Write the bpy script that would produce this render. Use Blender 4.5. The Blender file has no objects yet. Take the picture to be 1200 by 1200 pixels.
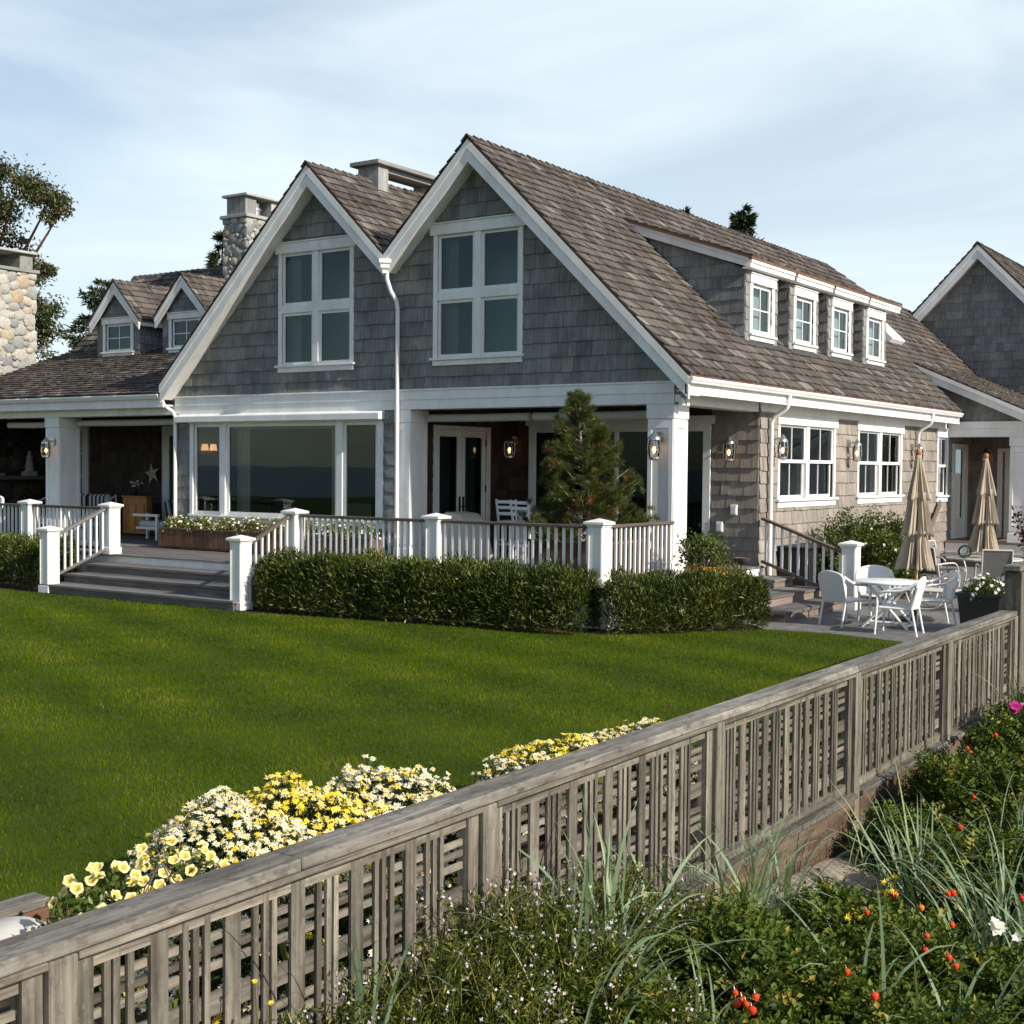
import bpy, math, random
import numpy as np
from mathutils import Vector, Matrix
random.seed(7); RNG = np.random.default_rng(11)
SC = bpy.context.scene; COL = SC.collection
R_ = math.radians

# ------------------------------------------------------------------ camera
def setup_camera():
    a, b, r = R_(34.243), R_(-1.961), R_(0.51)
    fw = Vector((-math.sin(a)*math.cos(b), math.cos(a)*math.cos(b), math.sin(b)))
    rt = Vector((math.cos(a), math.sin(a), 0)); up = rt.cross(fw)
    R = rt*math.cos(r) + up*math.sin(r); U = -rt*math.sin(r) + up*math.cos(r)
    cam = bpy.data.cameras.new('camera'); o = bpy.data.objects.new('camera', cam); COL.objects.link(o)
    m = Matrix((R, U, -fw)).transposed().to_4x4(); m.translation = Vector((9.681, -19.715, 2.48))
    o.matrix_world = m
    cam.sensor_width = 36; cam.lens = 1547.32/1200*36; cam.clip_end = 3000; cam.clip_start = .05
    SC.camera = o
setup_camera()

# ------------------------------------------------------------------ sun, sky, exposure
SUN_EL, SUN_AZ = 31.0, 5.0            # sun stands off the +X end of the house, a hair in front of the facade
def setup_light():
    e, z = R_(SUN_EL), R_(SUN_AZ)
    d = Vector((math.cos(e)*math.cos(z), -math.cos(e)*math.sin(z), math.sin(e)))
    l = bpy.data.lights.new('sun', 'SUN'); l.energy = 5.0; l.angle = R_(0.55); l.color = (1.0, .92, .80)
    o = bpy.data.objects.new('sun', l); COL.objects.link(o)
    o.rotation_euler = (-d).to_track_quat('-Z', 'Y').to_euler(); o.location = d*60
    w = bpy.data.worlds.new('World'); SC.world = w; w.use_nodes = True
    nt = w.node_tree; N = nt.nodes; L = nt.links; N.clear()
    out = N.new('ShaderNodeOutputWorld'); bg = N.new('ShaderNodeBackground'); bg.inputs[1].default_value = 0.105
    sky = N.new('ShaderNodeTexSky'); sky.sky_type = 'NISHITA'; sky.sun_disc = False
    sky.sun_elevation = e; sky.sun_rotation = R_(90) + z; sky.air_density = 1.0; sky.dust_density = 0.6; sky.ozone_density = 1.6
    # thin high cloud veil
    tc = N.new('ShaderNodeTexCoord'); mp = N.new('ShaderNodeMapping'); mp.inputs['Scale'].default_value = (1.3, 1.3, 5.0)
    mp.inputs['Rotation'].default_value = (R_(6), R_(-8), R_(20))
    n1 = N.new('ShaderNodeTexNoise'); n1.inputs['Scale'].default_value = 1.7; n1.inputs['Detail'].default_value = 7; n1.inputs['Roughness'].default_value = .52; n1.inputs['Distortion'].default_value = .5
    rp = N.new('ShaderNodeMapRange'); rp.inputs[1].default_value = .36; rp.inputs[2].default_value = .70; rp.inputs[3].default_value = -.18; rp.inputs[4].default_value = .48
    sx = N.new('ShaderNodeSeparateXYZ'); el = N.new('ShaderNodeMapRange'); el.inputs[1].default_value = -.25; el.inputs[2].default_value = .90; el.inputs[3].default_value = .0; el.inputs[4].default_value = .86
    ad = N.new('ShaderNodeMath'); ad.operation = 'ADD'; ad.use_clamp = True
    mx = N.new('ShaderNodeMixRGB'); mx.inputs[2].default_value = (6.7, 7.7, 8.2, 1)
    L.new(tc.outputs['Generated'], mp.inputs[0]); L.new(mp.outputs[0], n1.inputs[0]); L.new(n1.outputs[0], rp.inputs[0])
    dp = N.new('ShaderNodeVectorMath'); dp.operation = 'DOT_PRODUCT'; dp.inputs[1].default_value = (-.12, .90, -.42); L.new(tc.outputs['Generated'], dp.inputs[0]); L.new(dp.outputs['Value'], el.inputs[0]); L.new(rp.outputs[0], ad.inputs[0]); L.new(el.outputs[0], ad.inputs[1])
    L.new(ad.outputs[0], mx.inputs[0]); L.new(sky.outputs[0], mx.inputs[1])
    L.new(mx.outputs[0], bg.inputs[0]); L.new(bg.outputs[0], out.inputs[0])
    v = SC.view_settings; v.view_transform = 'Standard'; v.look = 'None'; v.exposure = 0.32; v.gamma = 1.0; v.use_curve_mapping = False
setup_light()
try:
    SC.cycles.use_denoising = True; SC.cycles.max_bounces = 6; SC.cycles.transparent_max_bounces = 12; SC.cycles.caustics_reflective = False; SC.cycles.caustics_refractive = False
    SC.cycles.sample_clamp_indirect = 4.0
except Exception: pass

# ------------------------------------------------------------------ materials
def newmat(name):
    m = bpy.data.materials.new(name); m.use_nodes = True
    nt = m.node_tree; nt.nodes.clear()
    o = nt.nodes.new('ShaderNodeOutputMaterial'); p = nt.nodes.new('ShaderNodeBsdfPrincipled')
    nt.links.new(p.outputs[0], o.inputs[0]); return m, nt, p, o
def attr(nt, n):
    a = nt.nodes.new('ShaderNodeAttribute'); a.attribute_name = n; return a
def noise(nt, vec, scale, detail=4, rough=.55, stretch=None, dist=0):
    n = nt.nodes.new('ShaderNodeTexNoise'); n.inputs['Scale'].default_value = scale; n.inputs['Detail'].default_value = detail; n.inputs['Roughness'].default_value = rough; n.inputs['Distortion'].default_value = dist
    if stretch:
        m = nt.nodes.new('ShaderNodeMapping'); m.inputs['Scale'].default_value = stretch; nt.links.new(vec, m.inputs[0]); vec = m.outputs[0]
    nt.links.new(vec, n.inputs[0]); return n
def ramp(nt, fac, stops):
    r = nt.nodes.new('ShaderNodeValToRGB'); e = r.color_ramp.elements
    while len(e) < len(stops): e.new(.5)
    for i, (p, c) in enumerate(stops): e[i].position = p; e[i].color = (*c, 1)
    nt.links.new(fac, r.inputs[0]); return r
def mixc(nt, f, a, b, mode='MIX'):
    m = nt.nodes.new('ShaderNodeMixRGB'); m.blend_type = mode
    for i, x in enumerate((f, a, b)):
        if isinstance(x, (int, float)): m.inputs[i].default_value = x
        elif isinstance(x, tuple): m.inputs[i].default_value = (*x, 1)
        else: nt.links.new(x, m.inputs[i])
    return m.outputs[0]
def mrange(nt, v, a, b, c, d):
    m = nt.nodes.new('ShaderNodeMapRange'); nt.links.new(v, m.inputs[0])
    for i, x in enumerate((a, b, c, d)): m.inputs[i+1].default_value = x
    return m.outputs[0]
def bump(nt, p, h, strength, dist=.01):
    b = nt.nodes.new('ShaderNodeBump'); b.inputs['Strength'].default_value = strength; b.inputs['Distance'].default_value = dist
    nt.links.new(h, b.inputs['Height']); nt.links.new(b.outputs[0], p.inputs['Normal'])
def objco(nt):
    return nt.nodes.new('ShaderNodeTexCoord').outputs['Object']

def wood(name, stops, rough=.75, gscale=1.0, fine=60, bumpk=.35, blotch=(.75, 1.15), tintk=(.7, 1.3), mottle=0):
    """weathered wood; grain follows the 'gr' attribute (x along the piece), 'tint' varies piece by piece"""
    m, nt, p, o = newmat(name); g = attr(nt, 'gr').outputs['Vector']; t = attr(nt, 'tint').outputs['Fac']
    n = noise(nt, g, gscale, 5, .65, (1.2, fine, fine)); n2 = noise(nt, g, 2.3, 3, .6, (.6, 3, 3))
    c = ramp(nt, n.outputs[0], stops).outputs[0]
    c = mixc(nt, 1.0, c, mixc(nt, mrange(nt, n2.outputs[0], .3, .7, 0, 1), (blotch[0],)*3, (blotch[1],)*3), 'MULTIPLY')
    c = mixc(nt, 1.0, c, mixc(nt, t, (tintk[0],)*3, (tintk[1],)*3), 'MULTIPLY')
    if mottle:
        n3 = noise(nt, g, 11, 6, .72, (1, 2.2, 2.2)); c = mixc(nt, mrange(nt, n3.outputs[0], .50, .66, 0, mottle), c, (.050, .044, .036)); n4 = noise(nt, g, 30, 4, .7, (1, 1.6, 1.6)); c = mixc(nt, mrange(nt, n4.outputs[0], .58, .74, 0, mottle*.6), c, (.34, .33, .28))
    nt.links.new(c, p.inputs['Base Color']); p.inputs['Roughness'].default_value = rough; p.inputs['Specular IOR Level'].default_value = .25
    bump(nt, p, n.outputs[0], bumpk, .004); return m
def shingle_mat(name, palette, streak, rough=.85, stain=(.6, 1.1), world=(1.5, 6)):
    """palette over per-shingle tint, grain streaks down the slope, weather patches in object space"""
    m, nt, p, o = newmat(name); g = attr(nt, 'gr').outputs['Vector']; t = attr(nt, 'tint').outputs['Fac']
    c = ramp(nt, t, palette).outputs[0]
    n = noise(nt, g, 1.0, 4, .6, (1.6, 38, 38)); c = mixc(nt, 1.0, c, mixc(nt, mrange(nt, n.outputs[0], .3, .7, 0, 1), (1-streak,)*3, (1+streak,)*3), 'MULTIPLY')
    w = noise(nt, objco(nt), world[0], 5, .6); c = mixc(nt, 1.0, c, mixc(nt, mrange(nt, w.outputs[0], .3, .7, 0, 1), (stain[0],)*3, (stain[1],)*3), 'MULTIPLY')
    w2 = noise(nt, objco(nt), world[1], 3, .6, (1, 1, .35)); c = mixc(nt, mrange(nt, w2.outputs[0], .52, .74, 0, .50), c, (.115, .088, .066))
    nt.links.new(c, p.inputs['Base Color']); p.inputs['Roughness'].default_value = rough; p.inputs['Specular IOR Level'].default_value = .2
    bump(nt, p, n.outputs[0], .5, .004); return m
def paint(name, col, rough=.5, dirt=.10, spec=.4):
    m, nt, p, o = newmat(name); n = noise(nt, objco(nt), 3.0, 6, .65, (1, 1, .5)); n2 = noise(nt, objco(nt), 40, 3)
    d = tuple(x*(1-dirt*2.2)*k for x, k in zip(col, (1, .99, .95)))
    c = mixc(nt, mrange(nt, n.outputs[0], .4, .75, 0, 1), col, d)
    s1 = noise(nt, objco(nt), 1.0, 5, .7, (22, 22, 1.4)); c = mixc(nt, mrange(nt, s1.outputs[0], .54, .78, 0, min(.5, dirt*4)), c, tuple(x*.72 for x in col)); s2 = noise(nt, objco(nt), 9, 5, .7); c = mixc(nt, mrange(nt, s2.outputs[0], .60, .78, 0, min(.4, dirt*3)), c, tuple(x*.78 for x in col))
    nt.links.new(c, p.inputs['Base Color']); p.inputs['Roughness'].default_value = rough; p.inputs['Specular IOR Level'].default_value = spec
    bump(nt, p, n2.outputs[0], .08, .002); return m
def plain(name, col, rough=.6, metal=0, spec=.5, var=.15, nscale=6):
    m, nt, p, o = newmat(name); n = noise(nt, objco(nt), nscale, 4)
    c = mixc(nt, 1.0, col, mixc(nt, n.outputs[0], (1-var,)*3, (1+var,)*3), 'MULTIPLY')
    nt.links.new(c, p.inputs['Base Color']); p.inputs['Roughness'].default_value = rough; p.inputs['Metallic'].default_value = metal; p.inputs['Specular IOR Level'].default_value = spec
    return m
def leafmat(name, stops, rough=.45, trans=.25, spec=.35):
    m, nt, p, o = newmat(name); t = attr(nt, 'tint').outputs['Fac']
    c = ramp(nt, t, stops).outputs[0]; nt.links.new(c, p.inputs['Base Color']); p.inputs['Roughness'].default_value = rough; p.inputs['Specular IOR Level'].default_value = spec
    tr = nt.nodes.new('ShaderNodeBsdfTranslucent'); nt.links.new(mixc(nt, 1.0, c, (1.25, 1.25, .6), 'MULTIPLY'), tr.inputs[0])
    mx = nt.nodes.new('ShaderNodeMixShader'); mx.inputs[0].default_value = trans
    nt.links.new(p.outputs[0], mx.inputs[1]); nt.links.new(tr.outputs[0], mx.inputs[2]); nt.links.new(mx.outputs[0], o.inputs[0]); return m
def glass(name, tint=(.62, .70, .69), boost=1.6):
    m, nt, p, o = newmat(name); nt.nodes.remove(p)
    fr = nt.nodes.new('ShaderNodeFresnel'); fr.inputs[0].default_value = 1.5
    k = nt.nodes.new('ShaderNodeMath'); k.operation = 'MULTIPLY'; k.use_clamp = True; k.inputs[1].default_value = boost; nt.links.new(fr.outputs[0], k.inputs[0])
    tr = nt.nodes.new('ShaderNodeBsdfTransparent'); tr.inputs[0].default_value = (*tint, 1); gl = nt.nodes.new('ShaderNodeBsdfGlossy'); gl.inputs[0].default_value = (.80, .95, .97, 1); gl.inputs['Roughness'].default_value = .015
    n = noise(nt, objco(nt), 1.2, 1); b = nt.nodes.new('ShaderNodeBump'); b.inputs['Strength'].default_value = .05; b.inputs['Distance'].default_value = .02; nt.links.new(n.outputs[0], b.inputs['Height']); nt.links.new(b.outputs[0], gl.inputs['Normal'])
    mx = nt.nodes.new('ShaderNodeMixShader'); nt.links.new(k.outputs[0], mx.inputs[0]); nt.links.new(tr.outputs[0], mx.inputs[1]); nt.links.new(gl.outputs[0], mx.inputs[2]); nt.links.new(mx.outputs[0], o.inputs[0]); return m
def emit(name, col, s):
    m, nt, p, o = newmat(name); p.inputs['Base Color'].default_value = (*col, 1); p.inputs['Emission Color'].default_value = (*col, 1); p.inputs['Emission Strength'].default_value = s; return m
def fabric_stripe(name, a, b, scale):
    m, nt, p, o = newmat(name); g = attr(nt, 'gr').outputs['Vector']; s = nt.nodes.new('ShaderNodeSeparateXYZ'); nt.links.new(g, s.inputs[0])
    f = nt.nodes.new('ShaderNodeMath'); f.operation = 'MULTIPLY'; f.inputs[1].default_value = scale; nt.links.new(s.outputs[0], f.inputs[0])
    q = nt.nodes.new('ShaderNodeMath'); q.operation = 'FRACT'; nt.links.new(f.outputs[0], q.inputs[0]); k = nt.nodes.new('ShaderNodeMath'); k.operation = 'GREATER_THAN'; k.inputs[1].default_value = .5; nt.links.new(q.outputs[0], k.inputs[0])
    nt.links.new(mixc(nt, k.outputs[0], a, b), p.inputs['Base Color']); p.inputs['Roughness'].default_value = .9; return m
def ground_mat(name, stops, scale, fine, bumpk=.4, rough=.95):
    m, nt, p, o = newmat(name); v = objco(nt); n = noise(nt, v, scale, 6, .6); f = noise(nt, v, fine, 4, .7)
    c = ramp(nt, n.outputs[0], stops).outputs[0]; c = mixc(nt, 1.0, c, mixc(nt, mrange(nt, f.outputs[0], .3, .7, 0, 1), (.65,)*3, (1.25,)*3), 'MULTIPLY')
    nt.links.new(c, p.inputs['Base Color']); p.inputs['Roughness'].default_value = rough; p.inputs['Specular IOR Level'].default_value = .15; bump(nt, p, f.outputs[0], bumpk, .02); return m
def paver_mat(name):
    m, nt, p, o = newmat(name); v = objco(nt); b = nt.nodes.new('ShaderNodeTexBrick'); nt.links.new(v, b.inputs[0])
    b.inputs['Scale'].default_value = 1.0; b.inputs['Brick Width'].default_value = .62; b.inputs['Row Height'].default_value = .42; b.inputs['Mortar Size'].default_value = .008
    b.inputs['Color1'].default_value = (.125, .125, .130, 1); b.inputs['Color2'].default_value = (.175, .165, .160, 1); b.inputs['Mortar'].default_value = (.05, .048, .046, 1); b.inputs['Bias'].default_value = 0
    n = noise(nt, v, 5, 5); c = mixc(nt, 1.0, b.outputs[0], mixc(nt, mrange(nt, n.outputs[0], .3, .7, 0, 1), (.75,)*3, (1.2,)*3), 'MULTIPLY')
    nt.links.new(c, p.inputs['Base Color']); p.inputs['Roughness'].default_value = .85; bump(nt, p, b.outputs['Fac'], -.4, .01); return m
def weave_mat(name, col):
    m, nt, p, o = newmat(name); v = attr(nt, 'gr').outputs['Vector']; w = nt.nodes.new('ShaderNodeTexChecker'); w.inputs['Scale'].default_value = 90; nt.links.new(v, w.inputs[0])
    nt.links.new(mixc(nt, w.outputs['Fac'], col, tuple(x*.86 for x in col)), p.inputs['Base Color']); p.inputs['Roughness'].default_value = .5; bump(nt, p, w.outputs['Fac'], .35, .004); return m
def stone_mat(name):
    m, nt, p, o = newmat(name); t = attr(nt, 'tint').outputs['Fac']; n = noise(nt, objco(nt), 14, 5, .65)
    c = ramp(nt, t, [(0, (.20, .205, .205)), (.25, (.29, .295, .28)), (.5, (.38, .37, .325)), (.75, (.44, .42, .365)), (.94, (.40, .335, .245)), (1, (.36, .27, .18))]).outputs[0]
    c = mixc(nt, 1.0, c, mixc(nt, mrange(nt, n.outputs[0], .3, .7, 0, 1), (.7,)*3, (1.2,)*3), 'MULTIPLY')
    nt.links.new(c, p.inputs['Base Color']); p.inputs['Roughness'].default_value = .85; bump(nt, p, n.outputs[0], .4, .01); return m

M = {}
M['wall'] = shingle_mat('weathered wall shingles', [(0, (.21, .188, .168)), (.35, (.275, .246, .216)), (.75, (.315, .278, .240)), (1, (.36, .312, .26))], .26, stain=(.74, 1.1))
M['roof'] = shingle_mat('cedar roof shakes', [(0, (.050, .041, .036)), (.3, (.084, .070, .061)), (.6, (.114, .097, .085)), (.85, (.148, .129, .116)), (1, (.21, .19, .172))], .62, stain=(.62, 1.15), world=(.9, 5))
M['wallgrey'] = shingle_mat('grey gable shingles', [(0, (.160, .166, .165)), (.35, (.222, .228, .224)), (.75, (.262, .264, .254)), (1, (.32, .31, .285))], .34, stain=(.62, 1.14))
M['wallporch'] = shingle_mat('brown shingles with painted shade', [(0, (.035, .027, .021)), (.5, (.060, .046, .037)), (1, (.09, .07, .055))], .18, stain=(.75, 1.1))  # unbleached brown cedar, darkened further so the colour carries the porch shade
M['white'] = paint('white trim paint', (.82, .82, .81), .45, .08)
M['white2'] = paint('white fence paint', (.80, .80, .78), .5, .08)
M['gutter'] = paint('white enamelled gutter', (.80, .80, .80), .3, .04, .5)
M['edge'] = wood('cedar roof edge', [(.3, (.10, .05, .03)), (.7, (.19, .10, .055))])
M['deck'] = wood('grey deck boards', [(.3, (.105, .098, .098)), (.7, (.21, .195, .19))], fine=50)
M['stair'] = wood('dark stair boards', [(.3, (.085, .072, .068)), (.7, (.17, .15, .14))], fine=40)
M['stairbrown'] = wood('brown stair boards', [(.3, (.13, .095, .078)), (.7, (.25, .20, .17))], fine=40)
M['rail'] = wood('dark handrail', [(.3, (.075, .058, .05)), (.7, (.15, .12, .105))], fine=50)
M['fence'] = wood('silvered fence timber', [(.28, (.050, .042, .033)), (.44, (.142, .124, .098)), (.62, (.222, .200, .164)), (.80, (.35, .325, .275))], fine=34, blotch=(.50, 1.2), bumpk=.8, mottle=.55, tintk=(.58, 1.38))
M['fencecap'] = wood('lichen-grey fence cap', [(.28, (.075, .068, .058)), (.5, (.17, .156, .135)), (.75, (.29, .268, .232))], fine=26, blotch=(.5, 1.25), bumpk=.9, mottle=.75)
M['board'] = wood('orange retaining board', [(.25, (.065, .046, .032)), (.5, (.15, .095, .060)), (.72, (.20, .165, .13))], fine=25, blotch=(.5, 1.2), mottle=.6)
M['planter'] = wood('brown planter boards', [(.3, (.10, .05, .03)), (.7, (.22, .12, .072))], fine=30)
M['cabinet'] = wood('honey pine cabinet', [(.3, (.46, .19, .04)), (.7, (.66, .29, .07))], .4, fine=30)
M['pole'] = wood('varnished pole', [(.3, (.50, .26, .07)), (.7, (.62, .34, .11))], .35, fine=30)
M['ball'] = plain('terracotta finial', (.42, .14, .06), .4)
M['capwood'] = wood('silver chimney cap timber', [(.3, (.24, .24, .235)), (.7, (.40, .40, .38))], fine=30)
M['stone'] = stone_mat('river stones'); M['stoneshade'] = shingle_mat('porch stones with painted shade', [(0, (.02, .018, .016)), (.6, (.045, .038, .032)), (1, (.085, .066, .046))], .1); M['mortar'] = plain('pale mortar', (.36, .335, .285), .95, nscale=20)  # the porch stones are darkened in colour to paint in the porch shade
M['glass'] = glass('window glass', (.66, .74, .72), 1.2); M['glassd'] = glass('dark door glass', (.45, .5, .5), 1.0); M['glassp'] = glass('porch door glass', (.45, .5, .5), .45); M['lampglass'] = glass('lantern glass', (.92, .92, .9), 1.0)
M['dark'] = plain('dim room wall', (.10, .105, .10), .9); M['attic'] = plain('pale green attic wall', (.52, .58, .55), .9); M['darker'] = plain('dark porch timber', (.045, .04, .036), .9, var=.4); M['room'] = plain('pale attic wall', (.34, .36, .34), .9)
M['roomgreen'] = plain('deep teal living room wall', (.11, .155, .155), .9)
M['blindpale'] = plain('dormer blind with sky reflection tone', (.42, .47, .48), .9); M['blind'] = plain('cream rolled blind', (.48, .46, .42), .9)
M['bulb'] = emit('warm bulb', (1, .46, .16), 6); M['shade'] = emit('warm lampshade', (1, .52, .25), .9)
M['nickel'] = plain('pewter metal', (.50, .48, .46), .28, .9); M['iron'] = plain('black iron', (.02, .02, .02), .5, .2); M['black'] = plain('black planter resin', (.012, .012, .012), .45)
M['greymetal'] = plain('grey sling metal', (.16, .155, .15), .5, .2); M['palemetal'] = plain('pale enamelled frame', (.55, .53, .48), .45); M['greystrap'] = plain('grey strapping', (.17, .165, .155), .6)
M['whitechair'] = plain('white resin', (.80, .80, .79), .4, var=.03); M['weave'] = weave_mat('white wicker weave', (.80, .80, .78))
M['canvas'] = plain('taupe canvas', (.40, .335, .255), .9, spec=.1, var=.12, nscale=12)
M['stripe'] = fabric_stripe('navy and cream stripe', (.55, .55, .54), (.02, .022, .03), 6.5); M['cream'] = plain('cream cloth', (.55, .50, .42), .9)
M['lead'] = plain('lead flashing', (.04, .04, .043), .6)
M['soil'] = ground_mat('dark soil', [(.3, (.035, .022, .015)), (.7, (.085, .055, .038))], 8, 40)
M['sand'] = ground_mat('grey beach sand', [(.3, (.24, .20, .16)), (.7, (.38, .33, .27))], 1.5, 30)
M['lawn'] = ground_mat('mown turf', [(.3, (.030, .048, .003)), (.7, (.060, .085, .004))], .7, 60)
M['sea'] = plain('grey green sea water', (.02, .045, .055), .25, var=.3, nscale=.4); M['paver'] = paver_mat('grey stone pavers')
M['bark'] = plain('bark', (.12, .09, .07), .95, var=.5, nscale=18); M['palebark'] = plain('pale pine bark', (.30, .25, .20), .9, var=.4, nscale=25); M['redbark'] = plain('peeling red bark', (.22, .08, .04), .8, var=.3)
M['grass'] = leafmat('lawn blades', [(0, (.022, .046, .0005)), (.35, (.058, .112, .0008)), (.65, (.112, .172, .0012)), (.88, (.19, .21, .006)), (1, (.26, .25, .06))], .9, .4, .0)
M['hedge'] = leafmat('hedge leaves', [(0, (.014, .026, .004)), (.45, (.060, .086, .012)), (.85, (.155, .170, .034)), (1, (.32, .30, .11))], .38, .2, .35)
M['shrub'] = leafmat('shrub leaves', [(0, (.025, .045, .008)), (.5, (.075, .11, .018)), (.9, (.16, .18, .04)), (1, (.24, .22, .06))], .4, .25)
M['conifer'] = leafmat('conifer needles', [(0, (.010, .022, .008)), (.6, (.028, .048, .016)), (1, (.06, .08, .025))], .55, .1)
M['madrona'] = leafmat('broadleaf evergreen leaves', [(0, (.018, .03, .008)), (.5, (.05, .068, .016)), (.85, (.09, .10, .025)), (1, (.19, .10, .03))], .4, .2)
M['pine'] = leafmat('pine needles', [(0, (.018, .034, .006)), (.45, (.055, .082, .012)), (.68, (.11, .12, .022)), (.8, (.17, .085, .020)), (1, (.26, .105, .025))], .5, .15)
M['rose'] = leafmat('beach rose leaves', [(0, (.014, .032, .004)), (.5, (.074, .116, .014)), (.88, (.18, .21, .036)), (1, (.36, .26, .04))], .5, .25, .22)
M['rocket'] = leafmat('sea rocket leaves', [(0, (.022, .036, .005)), (.5, (.092, .118, .018)), (.85, (.20, .205, .04)), (1, (.38, .32, .10))], .6, .28, .12)
M['marram'] = leafmat('dune grass blades', [(0, (.07, .115, .05)), (.4, (.18, .26, .15)), (.75, (.30, .38, .235)), (.9, (.34, .36, .13)), (1, (.48, .40, .24))], .5, .25, .2)
M['daisyleaf'] = leafmat('daisy foliage', [(0, (.012, .024, .006)), (1, (.065, .10, .020))], .5, .2)
M['petal'] = leafmat('daisy petals', [(0, (.90, .90, .86)), (.5, (.90, .88, .64)), (.75, (.92, .80, .06)), (1, (.90, .68, .02))], .6, .25, .2)
M['eye'] = plain('daisy centre', (.75, .42, .03), .7); M['petunia'] = leafmat('petunia flowers', [(0, (.84, .79, .46)), (.6, (.84, .70, .20)), (1, (.70, .40, .03))], .55, .25, .2)
M['whitepetal'] = leafmat('white petals', [(0, (.82, .81, .80)), (1, (.84, .82, .72))], .6, .25, .2); M['lilac'] = leafmat('lilac petals', [(0, (.62, .50, .64)), (1, (.76, .68, .76))], .6, .25)
M['pink'] = leafmat('magenta petals', [(0, (.42, .02, .20)), (1, (.62, .05, .34))], .55, .2); M['hip'] = leafmat('rose hips', [(0, (.62, .03, .010)), (.6, (.72, .09, .012)), (1, (.75, .38, .03))], .25, .0, .6)
M['yellowbloom'] = leafmat('yellow bloom', [(0, (.80, .55, .02)), (1, (.85, .66, .06))], .6, .2); M['plum'] = leafmat('plum leaves', [(0, (.030, .008, .012)), (1, (.10, .022, .030))], .4, .2)
M['boulder'] = plain('pale granite', (.50, .48, .44), .9, var=.2, nscale=14)
M['plaster'] = plain('outlet plastic', (.70, .70, .68), .5)
M['lamp_dark'] = plain('green glass float', (.10, .20, .16), .1)
# ------------------------------------------------------------------ mesh helpers
ORG = {}
def link_mesh(name, me, mat, parent=None, org=(0, 0, 0)):
    o = bpy.data.objects.new(name, me); COL.objects.link(o)
    for m in (mat if isinstance(mat, list) else [mat]): me.materials.append(M[m] if isinstance(m, str) else m)
    if parent is not None:
        o.parent = parent; ORG[o.name] = ORG.get(parent.name, Vector((0, 0, 0)))
    else: o.location = org; ORG[o.name] = Vector(org)
    return o
def tag(o, label=None, cat=None, group=None, kind=None):
    for k, v in (('label', label), ('category', cat), ('group', group), ('kind', kind)):
        if v: o[k] = v
    return o
def thing(name, label, cat, loc=(0, 0, 0), group=None, kind=None):
    o = bpy.data.objects.new(name, None); COL.objects.link(o); o.location = loc; o.empty_display_size = .2
    ORG[o.name] = Vector(loc); return tag(o, label, cat, group, kind)
def copy_tree(o, loc, rz=0, label=None, group=None, s=1, parent=None):
    c = o.copy(); COL.objects.link(c)
    if parent is None:
        c.location = loc; c.rotation_euler = (0, 0, rz); c.scale = (s, s, s) if not isinstance(s, tuple) else s
        if label: c['label'] = label
        if group: c['group'] = group
    else: c.parent = parent
    for ch in list(o.children): copy_tree(ch, None, parent=c)
    return c
def V(*a): return Vector(a)
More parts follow.
